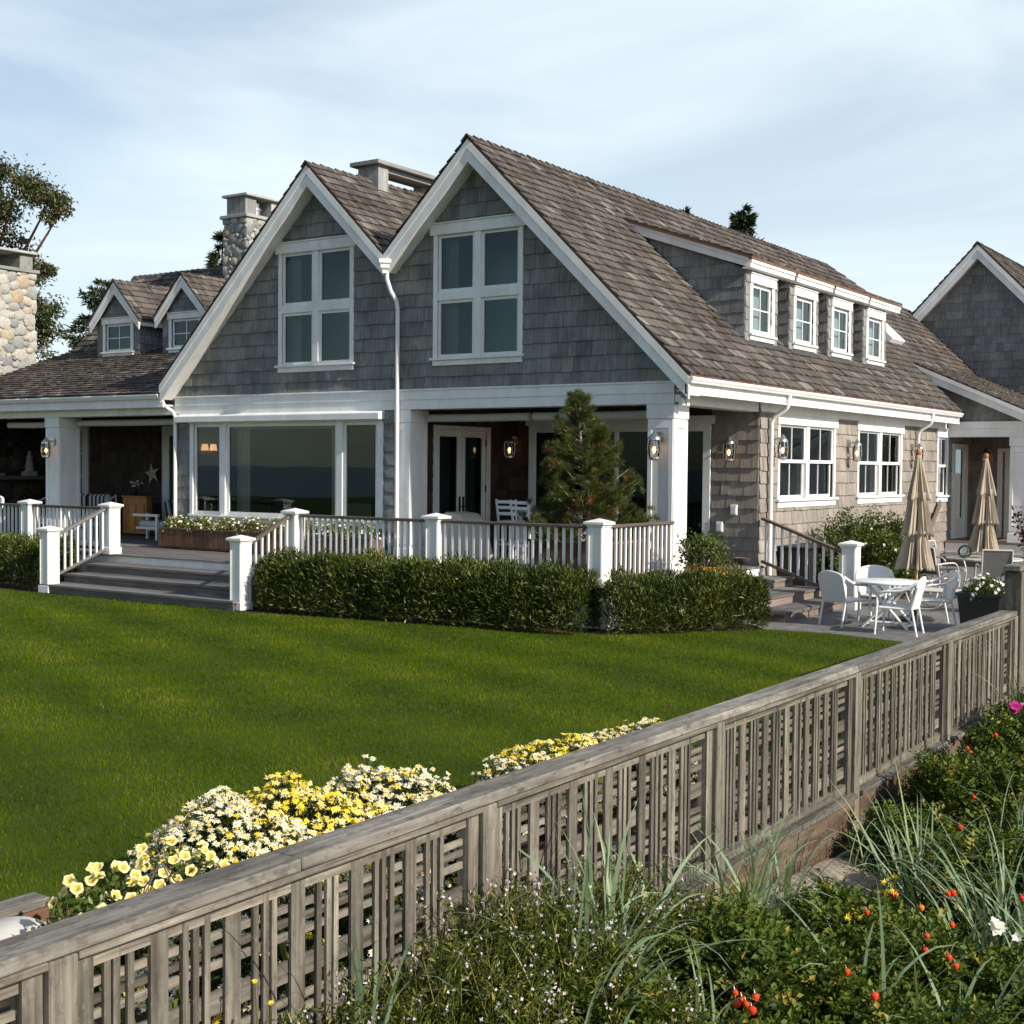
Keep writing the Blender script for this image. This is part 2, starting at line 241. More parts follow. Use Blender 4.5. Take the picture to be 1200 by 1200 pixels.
class MB:
    def __init__(s): s.v = []; s.f = []; s.t = []; s.g = []; s.m = []
    def raw(s, vs, fs, t=None, gs=None, m=0):
        b = len(s.v); s.v += [tuple(x) for x in vs]; t = random.random() if t is None else t
        if gs is None:
            off = (random.random()*50, random.random()*50, random.random()*50); gs = [(x[0]+off[0], x[1]+off[1], x[2]+off[2]) for x in vs]
        s.g += [tuple(x) for x in gs]
        for f in fs: s.f.append(tuple(b+i for i in f)); s.t.append(t); s.m.append(m)
    def obox(s, c, a, b, d, t=None, m=0):
        """box from a centre and three half vectors"""
        c, a, b, d = Vector(c), Vector(a), Vector(b), Vector(d); vs = []; gs = []
        if a.cross(b).dot(d) < 0: d = -d
        L = [a.length, b.length, d.length]; o = sorted(range(3), key=lambda i: -L[i]); off = [random.random()*60 for _ in range(3)]
        for i in (-1, 1):
            for j in (-1, 1):
                for k in (-1, 1):
                    vs.append(c + a*i + b*j + d*k); q = (L[0]*i, L[1]*j, L[2]*k); gs.append(tuple(q[o[n]]+off[n] for n in range(3)))
        s.raw(vs, [(0, 1, 3, 2), (4, 6, 7, 5), (0, 4, 5, 1), (2, 3, 7, 6), (0, 2, 6, 4), (1, 5, 7, 3)], t, gs, m)
    def box(s, x0, x1, y0, y1, z0, z1, t=None, m=0):
        s.obox(((x0+x1)/2, (y0+y1)/2, (z0+z1)/2), ((x1-x0)/2, 0, 0), (0, (y1-y0)/2, 0), (0, 0, (z1-z0)/2), t, m)
    def beam(s, p, q, w, h, up=(0, 0, 1), t=None, m=0):
        p, q, up = Vector(p), Vector(q), Vector(up); d = q-p; sd = d.cross(up)
        if sd.length < 1e-6: sd = d.cross(Vector((1, 0, 0)))
        sd.normalize(); u = sd.cross(d).normalized(); s.obox((p+q)/2, d/2, sd*w/2, u*h/2, t, m)
    def prism(s, pts, vec, t=None, m=0):
        pts = [Vector(p) for p in pts]; vec = Vector(vec); n = len(pts); N = Vector((0, 0, 0))
        for i in range(n): N += pts[i].cross(pts[(i+1) % n])
        if N.dot(vec) > 0: pts = pts[::-1]
        d = (pts[1]-pts[0]); ax = max(((pts[(i+1) % n]-pts[i]) for i in range(n)), key=lambda e: e.length).normalized(); nn = vec.normalized(); ay = nn.cross(ax); off = random.random()*60
        vs = pts + [p+vec for p in pts]; gs = [(p.dot(ax)+off, p.dot(ay), p.dot(nn)) for p in vs]
        s.raw(vs, [tuple(range(n)), tuple(range(2*n-1, n-1, -1))] + [(i, i+n, (i+1) % n+n, (i+1) % n) for i in range(n)], t, gs, m)
    def tube(s, pts, r, n=8, t=None, m=0, cap=True):
        pts = [Vector(p) for p in pts]; k = len(pts); r = r if isinstance(r, (list, tuple)) else [r]*k; vs = []; gs = []; off = random.random()*40; ln = 0
        u = None
        for i, p in enumerate(pts):
            d = (pts[min(i+1, k-1)]-pts[max(i-1, 0)]).normalized()
            if u is None: u = d.orthogonal().normalized()
            u = (u-d*u.dot(d)).normalized(); w = d.cross(u)
            if i: ln += (p-pts[i-1]).length
            for j in range(n):
                a = 2*math.pi*j/n; vs.append(p+(u*math.cos(a)+w*math.sin(a))*r[i]); gs.append((ln+off, r[i]*math.cos(a), r[i]*math.sin(a)))
        fs = [(i*n+j, i*n+(j+1) % n, (i+1)*n+(j+1) % n, (i+1)*n+j) for i in range(k-1) for j in range(n)]
        if cap: fs += [tuple(range(n-1, -1, -1)), tuple((k-1)*n+j for j in range(n))]
        s.raw(vs, fs, t, gs, m)
    def lathe(s, c, prof, n=20, t=None, m=0):
        c = Vector(c); vs = [c+Vector((r*math.cos(2*math.pi*j/n), r*math.sin(2*math.pi*j/n), z)) for r, z in prof for j in range(n)]
        k = len(prof); fs = [(i*n+j, i*n+(j+1) % n, (i+1)*n+(j+1) % n, (i+1)*n+j) for i in range(k-1) for j in range(n)]
        if prof[0][0] > 1e-4: fs.append(tuple(range(n-1, -1, -1)))
        if prof[-1][0] > 1e-4: fs.append(tuple((k-1)*n+j for j in range(n)))
        s.raw(vs, fs, t, None, m)
    def build(s, name, mat, parent=None, org=None, smooth=False, bevel=0, rot=None):
        if org is None: org = ORG.get(parent.name, Vector((0, 0, 0))) if parent is not None else Vector((0, 0, 0))
        org = Vector(org); me = bpy.data.meshes.new(name)
        me.from_pydata([(v[0]-org[0], v[1]-org[1], v[2]-org[2]) for v in s.v], [], s.f)
        a = me.attributes.new('tint', 'FLOAT', 'FACE'); a.data.foreach_set('value', s.t)
        g = me.attributes.new('gr', 'FLOAT_VECTOR', 'POINT'); g.data.foreach_set('vector', [c for x in s.g for c in x])
        if any(s.m): me.polygons.foreach_set('material_index', s.m)
        if smooth: me.polygons.foreach_set('use_smooth', [True]*len(s.f))
        me.update(); o = link_mesh(name, me, mat, parent, org)
        if smooth:
            try: me.set_sharp_from_angle(angle=R_(40))
            except Exception: pass
        if bevel:
            b = o.modifiers.new('bevel', 'BEVEL'); b.width = bevel; b.segments = 1; b.limit_method = 'ANGLE'; b.angle_limit = R_(40)
        return o
def np_mesh(name, Vt, F, tint, mat, parent=None, org=None):
    """fast mesh of equal-size faces from numpy arrays (tint per face)"""
    if org is None: org = ORG.get(parent.name, Vector((0, 0, 0))) if parent is not None else Vector((0, 0, 0))
    Vt = np.asarray(Vt, np.float32) - np.array(tuple(org), np.float32); F = np.asarray(F, np.int32); k = F.shape[1]; me = bpy.data.meshes.new(name)
    me.vertices.add(len(Vt)); me.vertices.foreach_set('co', Vt.ravel()); me.loops.add(F.size); me.loops.foreach_set('vertex_index', F.ravel())
    me.polygons.add(len(F)); me.polygons.foreach_set('loop_start', np.arange(0, F.size, k, dtype=np.int32))
    try: me.polygons.foreach_set('loop_total', np.full(len(F), k, np.int32))
    except Exception: pass
    a = me.attributes.new('tint', 'FLOAT', 'FACE'); a.data.foreach_set('value', np.clip(np.asarray(tint, np.float32), 0, 1))
    me.update(calc_edges=True); me.validate(); return link_mesh(name, me, mat, parent, org)
def nrmz(a): return a/np.maximum(np.linalg.norm(a, axis=1, keepdims=True), 1e-9)
def leaves(P, D, N, Ln, W, tint, fold=.25):
    """leaf diamonds folded on the midrib: base P, direction D, face normal N -> V, F, tint"""
    D = nrmz(D); S = nrmz(np.cross(D, N)); N = np.cross(S, D); n = len(P); Ln = np.broadcast_to(Ln, n)[:, None]; W = np.broadcast_to(W, n)[:, None]
    mid = P+D*Ln*.45+N*W*fold; Vv = np.stack([P, mid+S*W/2, P+D*Ln-N*Ln*.08, mid-S*W/2], 1).reshape(-1, 3)
    i = np.arange(n)[:, None]*4; F = np.concatenate([i+np.array([[0, 1, 2]]), i+np.array([[0, 2, 3]])], 0); return Vv, F, np.concatenate([tint, tint])
def rdir(n, up=0.0):
    d = RNG.normal(size=(n, 3)); d = nrmz(d); d[:, 2] += up; return nrmz(d)
def join(parts):
    Vs = []; Fs = []; Ts = []; b = 0
    for v, f, t in parts: Vs.append(v); Fs.append(f+b); Ts.append(t); b += len(v)
    return np.concatenate(Vs), np.concatenate(Fs), np.concatenate(Ts)
def clip_half(poly, nx, ny, c):
    out = []; n = len(poly)
    for i in range(n):
        p, q = poly[i], poly[(i+1) % n]; a = nx*p[0]+ny*p[1]-c; b = nx*q[0]+ny*q[1]-c
        if a <= 1e-9: out.append(p)
        if (a < -1e-9 and b > 1e-9) or (a > 1e-9 and b < -1e-9): k = a/(a-b); out.append((p[0]+(q[0]-p[0])*k, p[1]+(q[1]-p[1])*k))
    return out
def ccw(p): return p if sum(p[i][0]*p[(i+1) % len(p)][1]-p[(i+1) % len(p)][0]*p[i][1] for i in range(len(p))) > 0 else p[::-1]
def clip_poly(sub, poly):
    for i in range(len(poly)):
        p, q = poly[i], poly[(i+1) % len(poly)]; nx, ny = q[1]-p[1], -(q[0]-p[0]); sub = clip_half(sub, nx, ny, nx*p[0]+ny*p[1])
        if len(sub) < 3: return []
    return sub
def rect_minus(r, holes):
    rs = [r]
    for h in holes:
        nx = []
        for a0, a1, b0, b1 in rs:
            if h[0] >= a1 or h[1] <= a0 or h[2] >= b1 or h[3] <= b0: nx.append((a0, a1, b0, b1)); continue
            if h[0] > a0: nx.append((a0, h[0], b0, b1))
            if h[1] < a1: nx.append((h[1], a1, b0, b1))
            c0, c1 = max(a0, h[0]), min(a1, h[1])
            if h[2] > b0: nx.append((c0, c1, b0, h[2]))
            if h[3] < b1: nx.append((c0, c1, h[3], b1))
        rs = nx
    return [r for r in rs if r[1]-r[0] > .004 and r[3]-r[2] > .004]
def shingles(mb, O, U, Vd, polys, expo, wr, thick, holes=(), jit=.008, base=.004, start=0.0, sig=.19):
    """courses of wedge shingles over coplanar convex polygons in (u, v); v runs up the slope"""
    O, U, Vd = Vector(O), Vector(U).normalized(), Vector(Vd).normalized(); N = U.cross(Vd); polys = [ccw(p) for p in polys]
    u0 = min(p[0] for q in polys for p in q); u1 = max(p[0] for q in polys for p in q); v0 = min(p[1] for q in polys for p in q); v1 = max(p[1] for q in polys for p in q)
    v = v0-start
    while v < v1:
        u = u0-random.random()*wr[1]; cj = random.uniform(-.008, .008)
        while u < u1:
            w = random.uniform(*wr); vb = v+cj+random.uniform(-jit, jit); t = min(1, max(0, random.gauss(.5, sig))); off = random.random()*90; th = thick*random.uniform(.8, 1.25); tw = random.uniform(-.15, .15)*thick
            for r in rect_minus((u+.002, u+w-.002, vb, v+expo+.012), holes):
                rp = [(r[0], r[2]), (r[1], r[2]), (r[1], r[3]), (r[0], r[3])]
                for q in polys:
                    c = clip_poly(rp, q)
                    if len(c) < 3: continue
                    n = len(c); H = [base+th*max(0.0, 1-(p[1]-vb)/(expo*1.12))+tw*((p[0]-u)/w-.5) for p in c]
                    top = [O+U*p[0]+Vd*p[1]+N*h for p, h in zip(c, H)]; bot = [O+U*p[0]+Vd*p[1]-N*.004 for p in c]
                    gs = [(p[1]+off, p[0]-u+off, 0) for p in c]*2
                    mb.raw(top+bot, [tuple(range(n))]+[(i, i+n, (i+1) % n+n, (i+1) % n) for i in range(n)], t, gs)
            u += w
        v += expo
def panel(mb, O, U, Vd, polys, thick, holes=()):
    """backing board with rectangular openings"""
    O, U, Vd = Vector(O), Vector(U).normalized(), Vector(Vd).normalized(); N = U.cross(Vd)
    for q in polys:
        q = ccw(q); u0 = min(p[0] for p in q); u1 = max(p[0] for p in q); v0 = min(p[1] for p in q); v1 = max(p[1] for p in q)
        for r in rect_minus((u0, u1, v0, v1), holes):
            c = clip_poly([(r[0], r[2]), (r[1], r[2]), (r[1], r[3]), (r[0], r[3])], q)
            if len(c) >= 3: mb.prism([O+U*p[0]+Vd*p[1] for p in c], -N*thick, .5)

# ------------------------------------------------------------------ house
house = thing('beach_house', 'grey shingled house with twin gables, white trim, shed dormers and stone chimneys', 'house', (-6, 6, 0))
SL = .982; ZE = 4.0; ZR = 8.42; XA = -4.5; XB = -8.42
RL = math.hypot(1, SL)
def window(P, U, w, h, cols, rows, mull=.13, side=.10, head=.20, headx=.07, sill=.13, sillx=.05, sash=.055, munt=(1, 1), proud=.035, gl='glass', parent=None, tall=None, frame='white', under=.10, skip=''):
    """window of cols x rows sashes; P = lower left corner of the opening, U along the wall; outside is N = U x Z"""
    parent = parent or house; P, U = Vector(P), Vector(U).normalized(); Z = V(0, 0, 1); N = U.cross(Z)
    def bx(mb, u0, u1, z0, z1, n0, n1): mb.obox(P+U*(u0+u1)/2+Z*(z0+z1)/2+N*(n0+n1)/2, U*(u1-u0)/2, Z*(z1-z0)/2, N*(n1-n0)/2, .5)
    fr = MB()
    if skip != 'l': bx(fr, -side, 0, 0, h, -.08, proud)
    if skip != 'r': bx(fr, w, w+side, 0, h, -.08, proud)
    if head: bx(fr, -side-headx, w+side+headx, h, h+head, -.06, proud+.022)
    if headx: bx(fr, -side-headx-.02, w+side+headx+.02, h+head, h+head+.03, -.04, proud+.045)
    cw = (w-mull*(cols-1))/cols; rh = (h-mull*(rows-1))/rows
    for i in range(1, cols): bx(fr, i*(cw+mull)-mull, i*(cw+mull), 0, h, -.08, proud-.006)
    for j in range(1, rows):
        for i in range(cols): bx(fr, i*(cw+mull), i*(cw+mull)+cw, j*(rh+mull)-mull, j*(rh+mull), -.08, proud-.010)
    win = fr.build('window', frame, parent, bevel=.006)
    si = MB(); s0 = 0 if skip == 'l' else -side; s1 = w if skip == 'r' else w+side; bx(si, s0-(0 if skip else sillx), s1+(0 if skip else sillx), -.045, 0, -.06, proud+(.055 if not skip else .052)); bx(si, s0, s1, -.045-under, -.045, -.04, proud+.012); si.build('sill', frame, win, bevel=.005)
    sa = MB(); pa = MB()
    for i in range(cols):
        for j in range(rows):
            a, b = i*(cw+mull), j*(rh+mull); n1 = -.012; n0 = -.055
            bx(sa, a, a+sash, b, b+rh, n0, n1); bx(sa, a+cw-sash, a+cw, b, b+rh, n0, n1); bx(sa, a+sash, a+cw-sash, b, b+sash*1.15, n0, n1-.002); bx(sa, a+sash, a+cw-sash, b+rh-sash, b+rh, n0, n1-.002)
            for k in range(1, munt[0]): x = a+sash+(cw-2*sash)*k/munt[0]; bx(sa, x-.012, x+.012, b+sash, b+rh-sash, -.048, -.022)
            for k in range(1, munt[1]): z = b+sash+(rh-2*sash)*k/munt[1]; bx(sa, a+sash, a+cw-sash, z-.012, z+.012, -.049, -.0235)
            q = P+U*(a+sash)+Z*(b+sash)-N*.04; q2 = q+U*(cw-2*sash); zz = Z*(rh-2*sash); pa.raw([q, q2, q2+zz, q+zz], [(0, 1, 2, 3)], .5)
    sa.build('sash', frame, win); pa.build('pane', gl, win); return win
def dh_window(P, U, w, h, n, munt=2, **k):
    """n double-hung units side by side: the lower sash stands behind the upper one"""
    P, U = Vector(P), Vector(U).normalized(); Z = V(0, 0, 1); N = U.cross(Z); mull = .16; side = .10
    def bx(mb, u0, u1, z0, z1, n0, n1): mb.obox(P+U*(u0+u1)/2+Z*(z0+z1)/2+N*(n0+n1)/2, U*(u1-u0)/2, Z*(z1-z0)/2, N*(n1-n0)/2, .5)
    cw = (w-mull*(n-1))/n; fr = MB(); bx(fr, -side, 0, 0, h, -.08, .035); bx(fr, w, w+side, 0, h, -.08, .035); bx(fr, -side-.06, w+side+.06, h, h+.20, -.06, .06); bx(fr, -side-.09, w+side+.09, h+.20, h+.23, -.05, .085)
    for i in range(1, n): bx(fr, i*(cw+mull)-mull, i*(cw+mull), 0, h, -.08, .03)
    win = fr.build('window', 'white', house, bevel=.006); si = MB(); bx(si, -side-.06, w+side+.06, -.05, 0, -.06, .09); bx(si, -side, w+side, -.17, -.05, -.04, .045); si.build('sill', 'white', win, bevel=.005)
    sa = MB(); pa = MB(); s = .055
    for i in range(n):
        a = i*(cw+mull)
        for (b, rh, n0, n1) in ((h*.5-.02, h*.5+.02, -.045, -.005), (0, h*.5+.02, -.085, -.047)):
            bx(sa, a, a+s, b, b+rh, n0, n1); bx(sa, a+cw-s, a+cw, b, b+rh, n0, n1); bx(sa, a+s, a+cw-s, b, b+s*1.2, n0, n1-.002); bx(sa, a+s, a+cw-s, b+rh-s*.8, b+rh, n0, n1-.002)
            for kk in range(1, munt): x = a+s+(cw-2*s)*kk/munt; bx(sa, x-.012, x+.012, b+s, b+rh-s*.8, n0+.008, n1-.008)
            q = P+U*(a+s)+Z*(b+s)+N*(n0+.012); q2 = q+U*(cw-2*s); zz = Z*(rh-2*s); pa.raw([q, q2, q2+zz, q+zz], [(0, 1, 2, 3)], .5)
    sa.build('sash', 'white', win); pa.build('pane', 'glassd', win); return win

# --- gable front wall (y = 0), shingles above the frieze, W1 and W2 openings
W1 = (-9.45, -7.60, 4.50, 6.76); W2 = (-5.46, -3.62, 4.50, 6.78)
def gable_polys(z0):
    f = lambda x, xr: ZR-SL*abs(x-xr)-.10
    return [[(-12.62, z0), (-6.46, z0), (-6.46, f(-6.46, XB)), (XB, ZR-.10), (-12.62, f(-12.62, XB))], [(-6.46, z0), (-.30, z0), (-.30, f(-.30, XA)), (XA, ZR-.10), (-6.46, f(-6.46, XA))]]
mb = MB(); shingles(mb, (0, 0, 0), (1, 0, 0), (0, 0, 1), gable_polys(3.90), .262, (.14, .33), .030, [(a-.09, b+.09, c-.14, d+.20) for a, b, c, d in (W1, W2)])
# narrow shingled strips beside the big window, and below it
for u0, u1, z0, z1 in ((-12.60, -12.16, .665, 3.55), (-6.80, -6.46, .665, 3.55), (-12.16, -6.80, .665, 1.40)): shingles(mb, (0, 0, 0), (1, 0, 0), (0, 0, 1), [[(u0, z0), (u1, z0), (u1, z1), (u0, z1)]], .262, (.14, .33), .020)
panel(mb, (0, .001, 0), (1, 0, 0), (0, 0, 1), gable_polys(3.55), .14, [W1, W2]); panel(mb, (0, .001, 0), (1, 0, 0), (0, 0, 1), [[(-12.6, .3), (-6.46, .3), (-6.46, 3.55), (-12.6, 3.55)]], .14, [(-12.06, -6.9, 1.40, 3.34)])
mb.build('wall', 'wallgrey', house)
window((W1[0], 0, 4.50), (1, 0, 0), W1[1]-W1[0], 2.26, 2, 2, mull=.15, side=.09)
window((W2[0], 0, 4.50), (1, 0, 0), W2[1]-W2[0], 2.28, 2, 2, mull=.15, side=.09)
# attic rooms behind them
mb = MB()
for x0, x1 in ((-9.6, -7.4), (-5.6, -3.4)):
    mb.box(x0-.05, x0, .15, 1.3, 4.2, 7.0); mb.box(x1, x1+.05, .15, 1.3, 4.2, 7.0); mb.box(x0, x1, 1.3, 3.05, 4.2, 7.0); mb.box(x0, x1, .15, 1.3, 4.15, 4.2); mb.box(x0, x1, .15, 1.3, 7.0, 7.05)
mb.build('attic_room', 'attic', house)
mb = MB()
for x0 in (W1[0], W2[0]):
    for cx in (x0+.02,):
        for k in range(8): mb.tube([(cx+.02+k*.035, .24+.012*(k % 2), 4.45), (cx+.02+k*.035, .24+.012*(k % 2), 6.8)], .02, 6)
mb.build('curtain', 'room', house, smooth=True)
# big living room window
bw = window((-12.06, 0, 1.40), (1, 0, 0), .832, 1.94, 1, 1, side=.10, skip='r', head=0.0, headx=0, mull=.1, sash=.065)
window((-11.07, 0, 1.40), (1, 0, 0), 3.13, 1.94, 1, 1, side=.155, head=0, headx=0, sash=.07)
window((-7.783, 0, 1.40), (1, 0, 0), .883, 1.94, 1, 1, side=.155, skip='l', head=0, headx=0, sash=.065)
mb = MB(); mb.box(-12.20, -6.78, -.035, .06, 3.34, 3.42); mb.build('window_head', 'white', house, bevel=.006)
mb = MB(); mb.prism([(-12.46, .0, 3.56), (-12.46, -.20, 3.50), (-12.46, -.20, 3.37), (-12.46, 0, 3.37)], (5.74, 0, 0)); mb.build('awning_box', 'white', house, bevel=.01)
mb = MB(); mb.box(-12.4, -12.35, .15, 5.5, .6, 3.5); mb.box(-6.66, -6.6, .15, 5.5, .6, 3.5); mb.box(-12.4, -6.6, 5.5, 5.55, .6, 3.5); mb.box(-12.4, -6.6, .15, 5.5, .60, .66); mb.box(-12.4, -6.6, .15, 5.5, 3.46, 3.5)
mb.box(-10.2, -9.9, 5.40, 5.49, .7, 3.4); mb.box(-8.6, -8.3, 5.40, 5.49, .7, 3.4)
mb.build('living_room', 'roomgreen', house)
mb = MB()
for z in (3.22,): mb.box(-11.0, -8.0, .16, .30, z, 3.34)
mb.build('blind', 'blind', house)
for cx in (-11.02, -8.32):
    mb = MB()
    for k in range(9): mb.tube([(cx+k*.042, .30+.022*(k % 2), .70), (cx+k*.042, .30+.022*(k % 2), 3.3)], .026, 6)
    mb.build('curtain', 'cream', house, smooth=True)
mb = MB(); mb.box(-11.9, -9.8, 3.9, 4.9, .7, 1.12); mb.box(-11.9, -9.8, 4.7, 4.95, 1.12, 1.55); mb.box(-9.0, -7.4, 2.4, 3.2, 1.36, 1.42); mb.box(-8.9, -8.8, 2.5, 2.6, .7, 1.36); mb.box(-7.6, -7.5, 3.0, 3.1, .7, 1.36); mb.build('room_furniture', 'cream', house)
LY0, LY1 = .48, .73
lr = thing('wall_sconce', 'pair of warm glowing sconce shades seen through the left living room pane', 'wall sconce', (-12.3, .75, 2.8))
mb = MB()
for yy in (LY0, LY1): mb.lathe((-12.24, yy, 2.78), [(.085, 0), (.06, .14)], 14)
mb.build('lamp_shade', 'shade', lr, smooth=True); mb = MB(); mb.box(-12.35, -12.31, LY0-.05, LY1+.05, 2.68, 2.76); mb.build('lamp_base', 'nickel', lr)
# --- frieze and beams
mb = MB()
mb.box(-12.62, -.48, -.045, 0, 3.73, 3.92); mb.box(-12.62, -.48, -.030, 0, 3.55, 3.73); mb.box(-12.64, -.46, -.065, -.045, 3.90, 3.935)
mb.box(-6.45, -.50, 0.0, .32, 3.55, 3.72)
mb.box(-.52, -.462, .002, 3.40, 3.55, 3.80); mb.box(-.80, -.52, .33, 3.39, 3.55, 3.70)
mb.box(-.45, -.415, 3.40, 15.32, 3.56, 3.75)
mb.build('frieze', 'white', house, bevel=.005)
# --- rakes, soffits
def rake(mb, xr, sgn, x_end, y0, y1, zr, dep=.40, z_off=-.06, sl=SL):
    """bargeboard following one slope from the ridge, with a crown strip"""
    z1 = zr+z_off; xe = x_end; ze = zr-sl*abs(xe-xr)+z_off
    mb.prism([(xr, y0, z1), (xe, y0, ze), (xe, y0, ze-dep*.92), (xr, y0, z1-dep)], (0, .045, 0), .5)
    mb.prism([(xr, y0-.022, z1), (xe, y0-.022, ze), (xe, y0-.022, ze-dep*.38), (xr, y0-.022, z1-dep*.42)], (0, .022, 0), .5)
    mb.prism([(xr, y0+.045, z1-dep+.10), (xe, y0+.045, ze-dep+.13), (xe, y0+.045, ze-dep+.10), (xr, y0+.045, z1-dep+.07)], (0, y1-y0-.045, 0), .5)
for a in ((XA, 1, -.03), (XA, -1, -6.455), (XB, 1, -6.465), (XB, -1, -12.69)):
    mb = MB(); rake(mb, *a, -.40, 0, ZR); mb.build('bargeboard', 'white', house)
# --- roofs
roof = MB(); UY = (0, 1, 0)
xv = lambda x: (-x)*RL
P1 = [(-.42, 0), (15.2, 0), (15.42, xv(-1.25)), (15.42, xv(XA)), (-.42, xv(XA))]
P2 = [(15.42, xv(-1.25)), (22, xv(-1.49)), (22, xv(-3.57)), (18.8, xv(-3.78)), (15.42, xv(-3.78))]; P3 = [(15.42, xv(-3.78)), (18.8, xv(-3.78)), (17.3, xv(XA)), (15.42, xv(XA))]
shingles(roof, (0, 0, ZE), UY, (-1, 0, SL), [P1, P2, P3], .235, (.09, .24), .034, jit=.016, sig=.27)
roof_obj = roof.build('roof', 'roof', house)
def roof_part(O, U, Vd, polys, expo=.235, wr=(.09, .24)):
    m = MB(); shingles(m, O, U, Vd, polys, expo, wr, .032, jit=.015, sig=.27); return m.build('roof', 'roof', house)
# right gable west slope, left gable both slopes (u runs -y on west slopes)
wv = 1.96*RL
roof_part((-6.46, 0, ZR-1.96*SL), (0, -1, 0), (1, 0, SL), [[(.42, 0), (-17.3, 0), (-17.3, wv), (.42, wv)]])
roof_part((-6.46, 0, ZR-1.96*SL), (0, 1, 0), (-1, 0, SL), [[(-.42, 0), (14, 0), (14, wv), (-.42, wv)]])
lv = 4.29*RL; roof_part((-12.71, 0, ZR-4.29*SL), (0, -1, 0), (1, 0, SL), [[(.42, 0), (-14, 0), (-14, lv), (.42, lv)]])
# decking under the shakes (roof slabs with thickness)
mb = MB(); th = (0, 0, -.05)
def slab(pts, d=.05): mb.prism([V(*p)+V(0, 0, -.006) for p in pts], (0, 0, -d), .5)
slab([(0, -.40, ZE), (0, 15.2, ZE), (-1.25, 15.42, ZE+1.25*SL), (XA, 15.42, ZR), (XA, -.40, ZR)]); slab([(-1.25, 15.42, ZE+1.25*SL), (-1.49, 22, ZE+1.49*SL), (-3.57, 22, ZE+3.57*SL), (-3.78, 18.8, ZE+3.78*SL), (XA, 17.3, ZR), (XA, 15.42, ZR)])
zv = ZR-1.96*SL
slab([(-6.46, -.40, zv), (XA, -.40, ZR), (XA, 17.3, ZR), (-6.46, 17.3, zv)]); slab([(-6.46, -.40, zv), (XB, -.40, ZR), (XB, 14, ZR), (-6.46, 14, zv)]); slab([(XB, -.40, ZR), (-12.71, -.40, ZR-4.29*SL), (-12.71, 14, ZR-4.29*SL), (XB, 14, ZR)])
slab([(XA, 17.3, ZR), (-3.78, 18.8, ZE+3.78*SL), (-6.4, 18.8, zv), (-6.46, 17.3, zv)])
mb.build('roof_deck', 'edge', house)
# ridge caps
mb = MB()
def ridge_caps(p, q, sl, w=.17, expo=.22):
    p, q = V(*p), V(*q); d = (q-p); n = int(d.length/expo); d.normalize(); s = d.cross(V(0, 0, 1)).normalized()
    for i in range(n):
        c = p+d*(i*expo); jz = random.uniform(.0, .014)
        for k in (-1, 1):
            dn = (s*k-V(0, 0, sl)).normalized(); nn = (V(0, 0, 1)+s*k*sl).normalized(); a = c+V(0, 0, .035+jz)-nn*.004
            mb.obox(a+d*expo*.62+dn*w/2+V(0, 0, -.02), d*expo*.62+V(0, 0, -.016), dn*w/2, nn*.011, min(1, max(0, random.gauss(.4, .2))))
ridge_caps((XA, -.45, ZR), (XA, 17.4, ZR), SL); mb.build('ridge_cap', 'roof', house); mb = MB(); ridge_caps((XB, -.45, ZR), (XB, 11, ZR), SL)
mb.build('ridge_cap', 'roof', house)
# gutters, fascia, soffit on the sunny side
mb = MB()
def gutter(mb, p, q, out):
    p, q, out = V(*p), V(*q), V(*out); d = q-p
    prof = [(0, 0), (.115, 0), (.125, -.02), (.115, -.045), (.095, -.075), (.085, -.10), (0, -.10)]
    mb.prism([p+out*a+V(0, 0, b) for a, b in prof], d, .5)
gutter(mb, (-.06, -.42, ZE-.035), (-.06, 15.15, ZE-.035), (1, 0, 0)); mb.build('gutter', 'gutter', house, bevel=.004); mb = MB(); gutter(mb, (-21.3, -.30, 3.985), (-12.75, -.30, 3.985), (0, -1, 0))
mb.build('gutter', 'gutter', house, bevel=.004)
mb = MB(); mb.box(-.10, -.06, -.40, 15.2, 3.70, 3.965); mb.box(-.45, -.10, -.02, 15.2, 3.755, 3.785); mb.box(-.10, -.045, -.40, 15.2, 3.685, 3.715); mb.build('fascia', 'white', house, bevel=.005); mb = MB()
mb.box(-21.3, -12.70, -.30, -.26, 3.70, 3.97); mb.box(-21.3, -12.68, -.26, .02, 3.73, 3.76); mb.box(-21.3, -12.62, -.03, .04, 3.55, 3.73); mb.box(-21.3, -12.62, .04, .34, 3.552, 3.68)
mb.build('fascia', 'white', house, bevel=.005)
# downspouts
def spout(pts, nm='downspout'):
    m = MB(); m.tube(pts, .042, 10); return m.build(nm, 'gutter', house, smooth=True)
d1 = spout([(-6.42, -.34, 6.15), (-6.42, -.33, 6.0), (-6.40, -.24, 5.78), (-6.36, -.12, 5.62), (-6.35, -.09, 5.45), (-6.35, -.09, .67)])
m = MB(); m.lathe((-6.42, -.40, 6.10), [(.06, 0), (.07, .06), (.12, .10), (.12, .16), (.16, .19), (.16, .26)], 4); m.build('leader_head', 'gutter', d1)
spout([(-.01, 3.75, 3.90), (-.01, 3.75, 3.74), (-.06, 3.75, 3.62), (-.30, 3.75, 3.47), (-.36, 3.75, 3.36), (-.36, 3.75, .15)])
spout([(-.01, 12.75, 3.90), (-.01, 12.75, 3.74), (-.06, 12.75, 3.62), (-.30, 12.75, 3.47), (-.36, 12.75, 3.36), (-.36, 12.75, .15)])
spout([(-12.75, -.3, 3.86), (-12.75, -.22, 3.74), (-12.60, -.10, 3.60), (-12.56, -.08, 3.5), (-12.56, -.08, .67)])
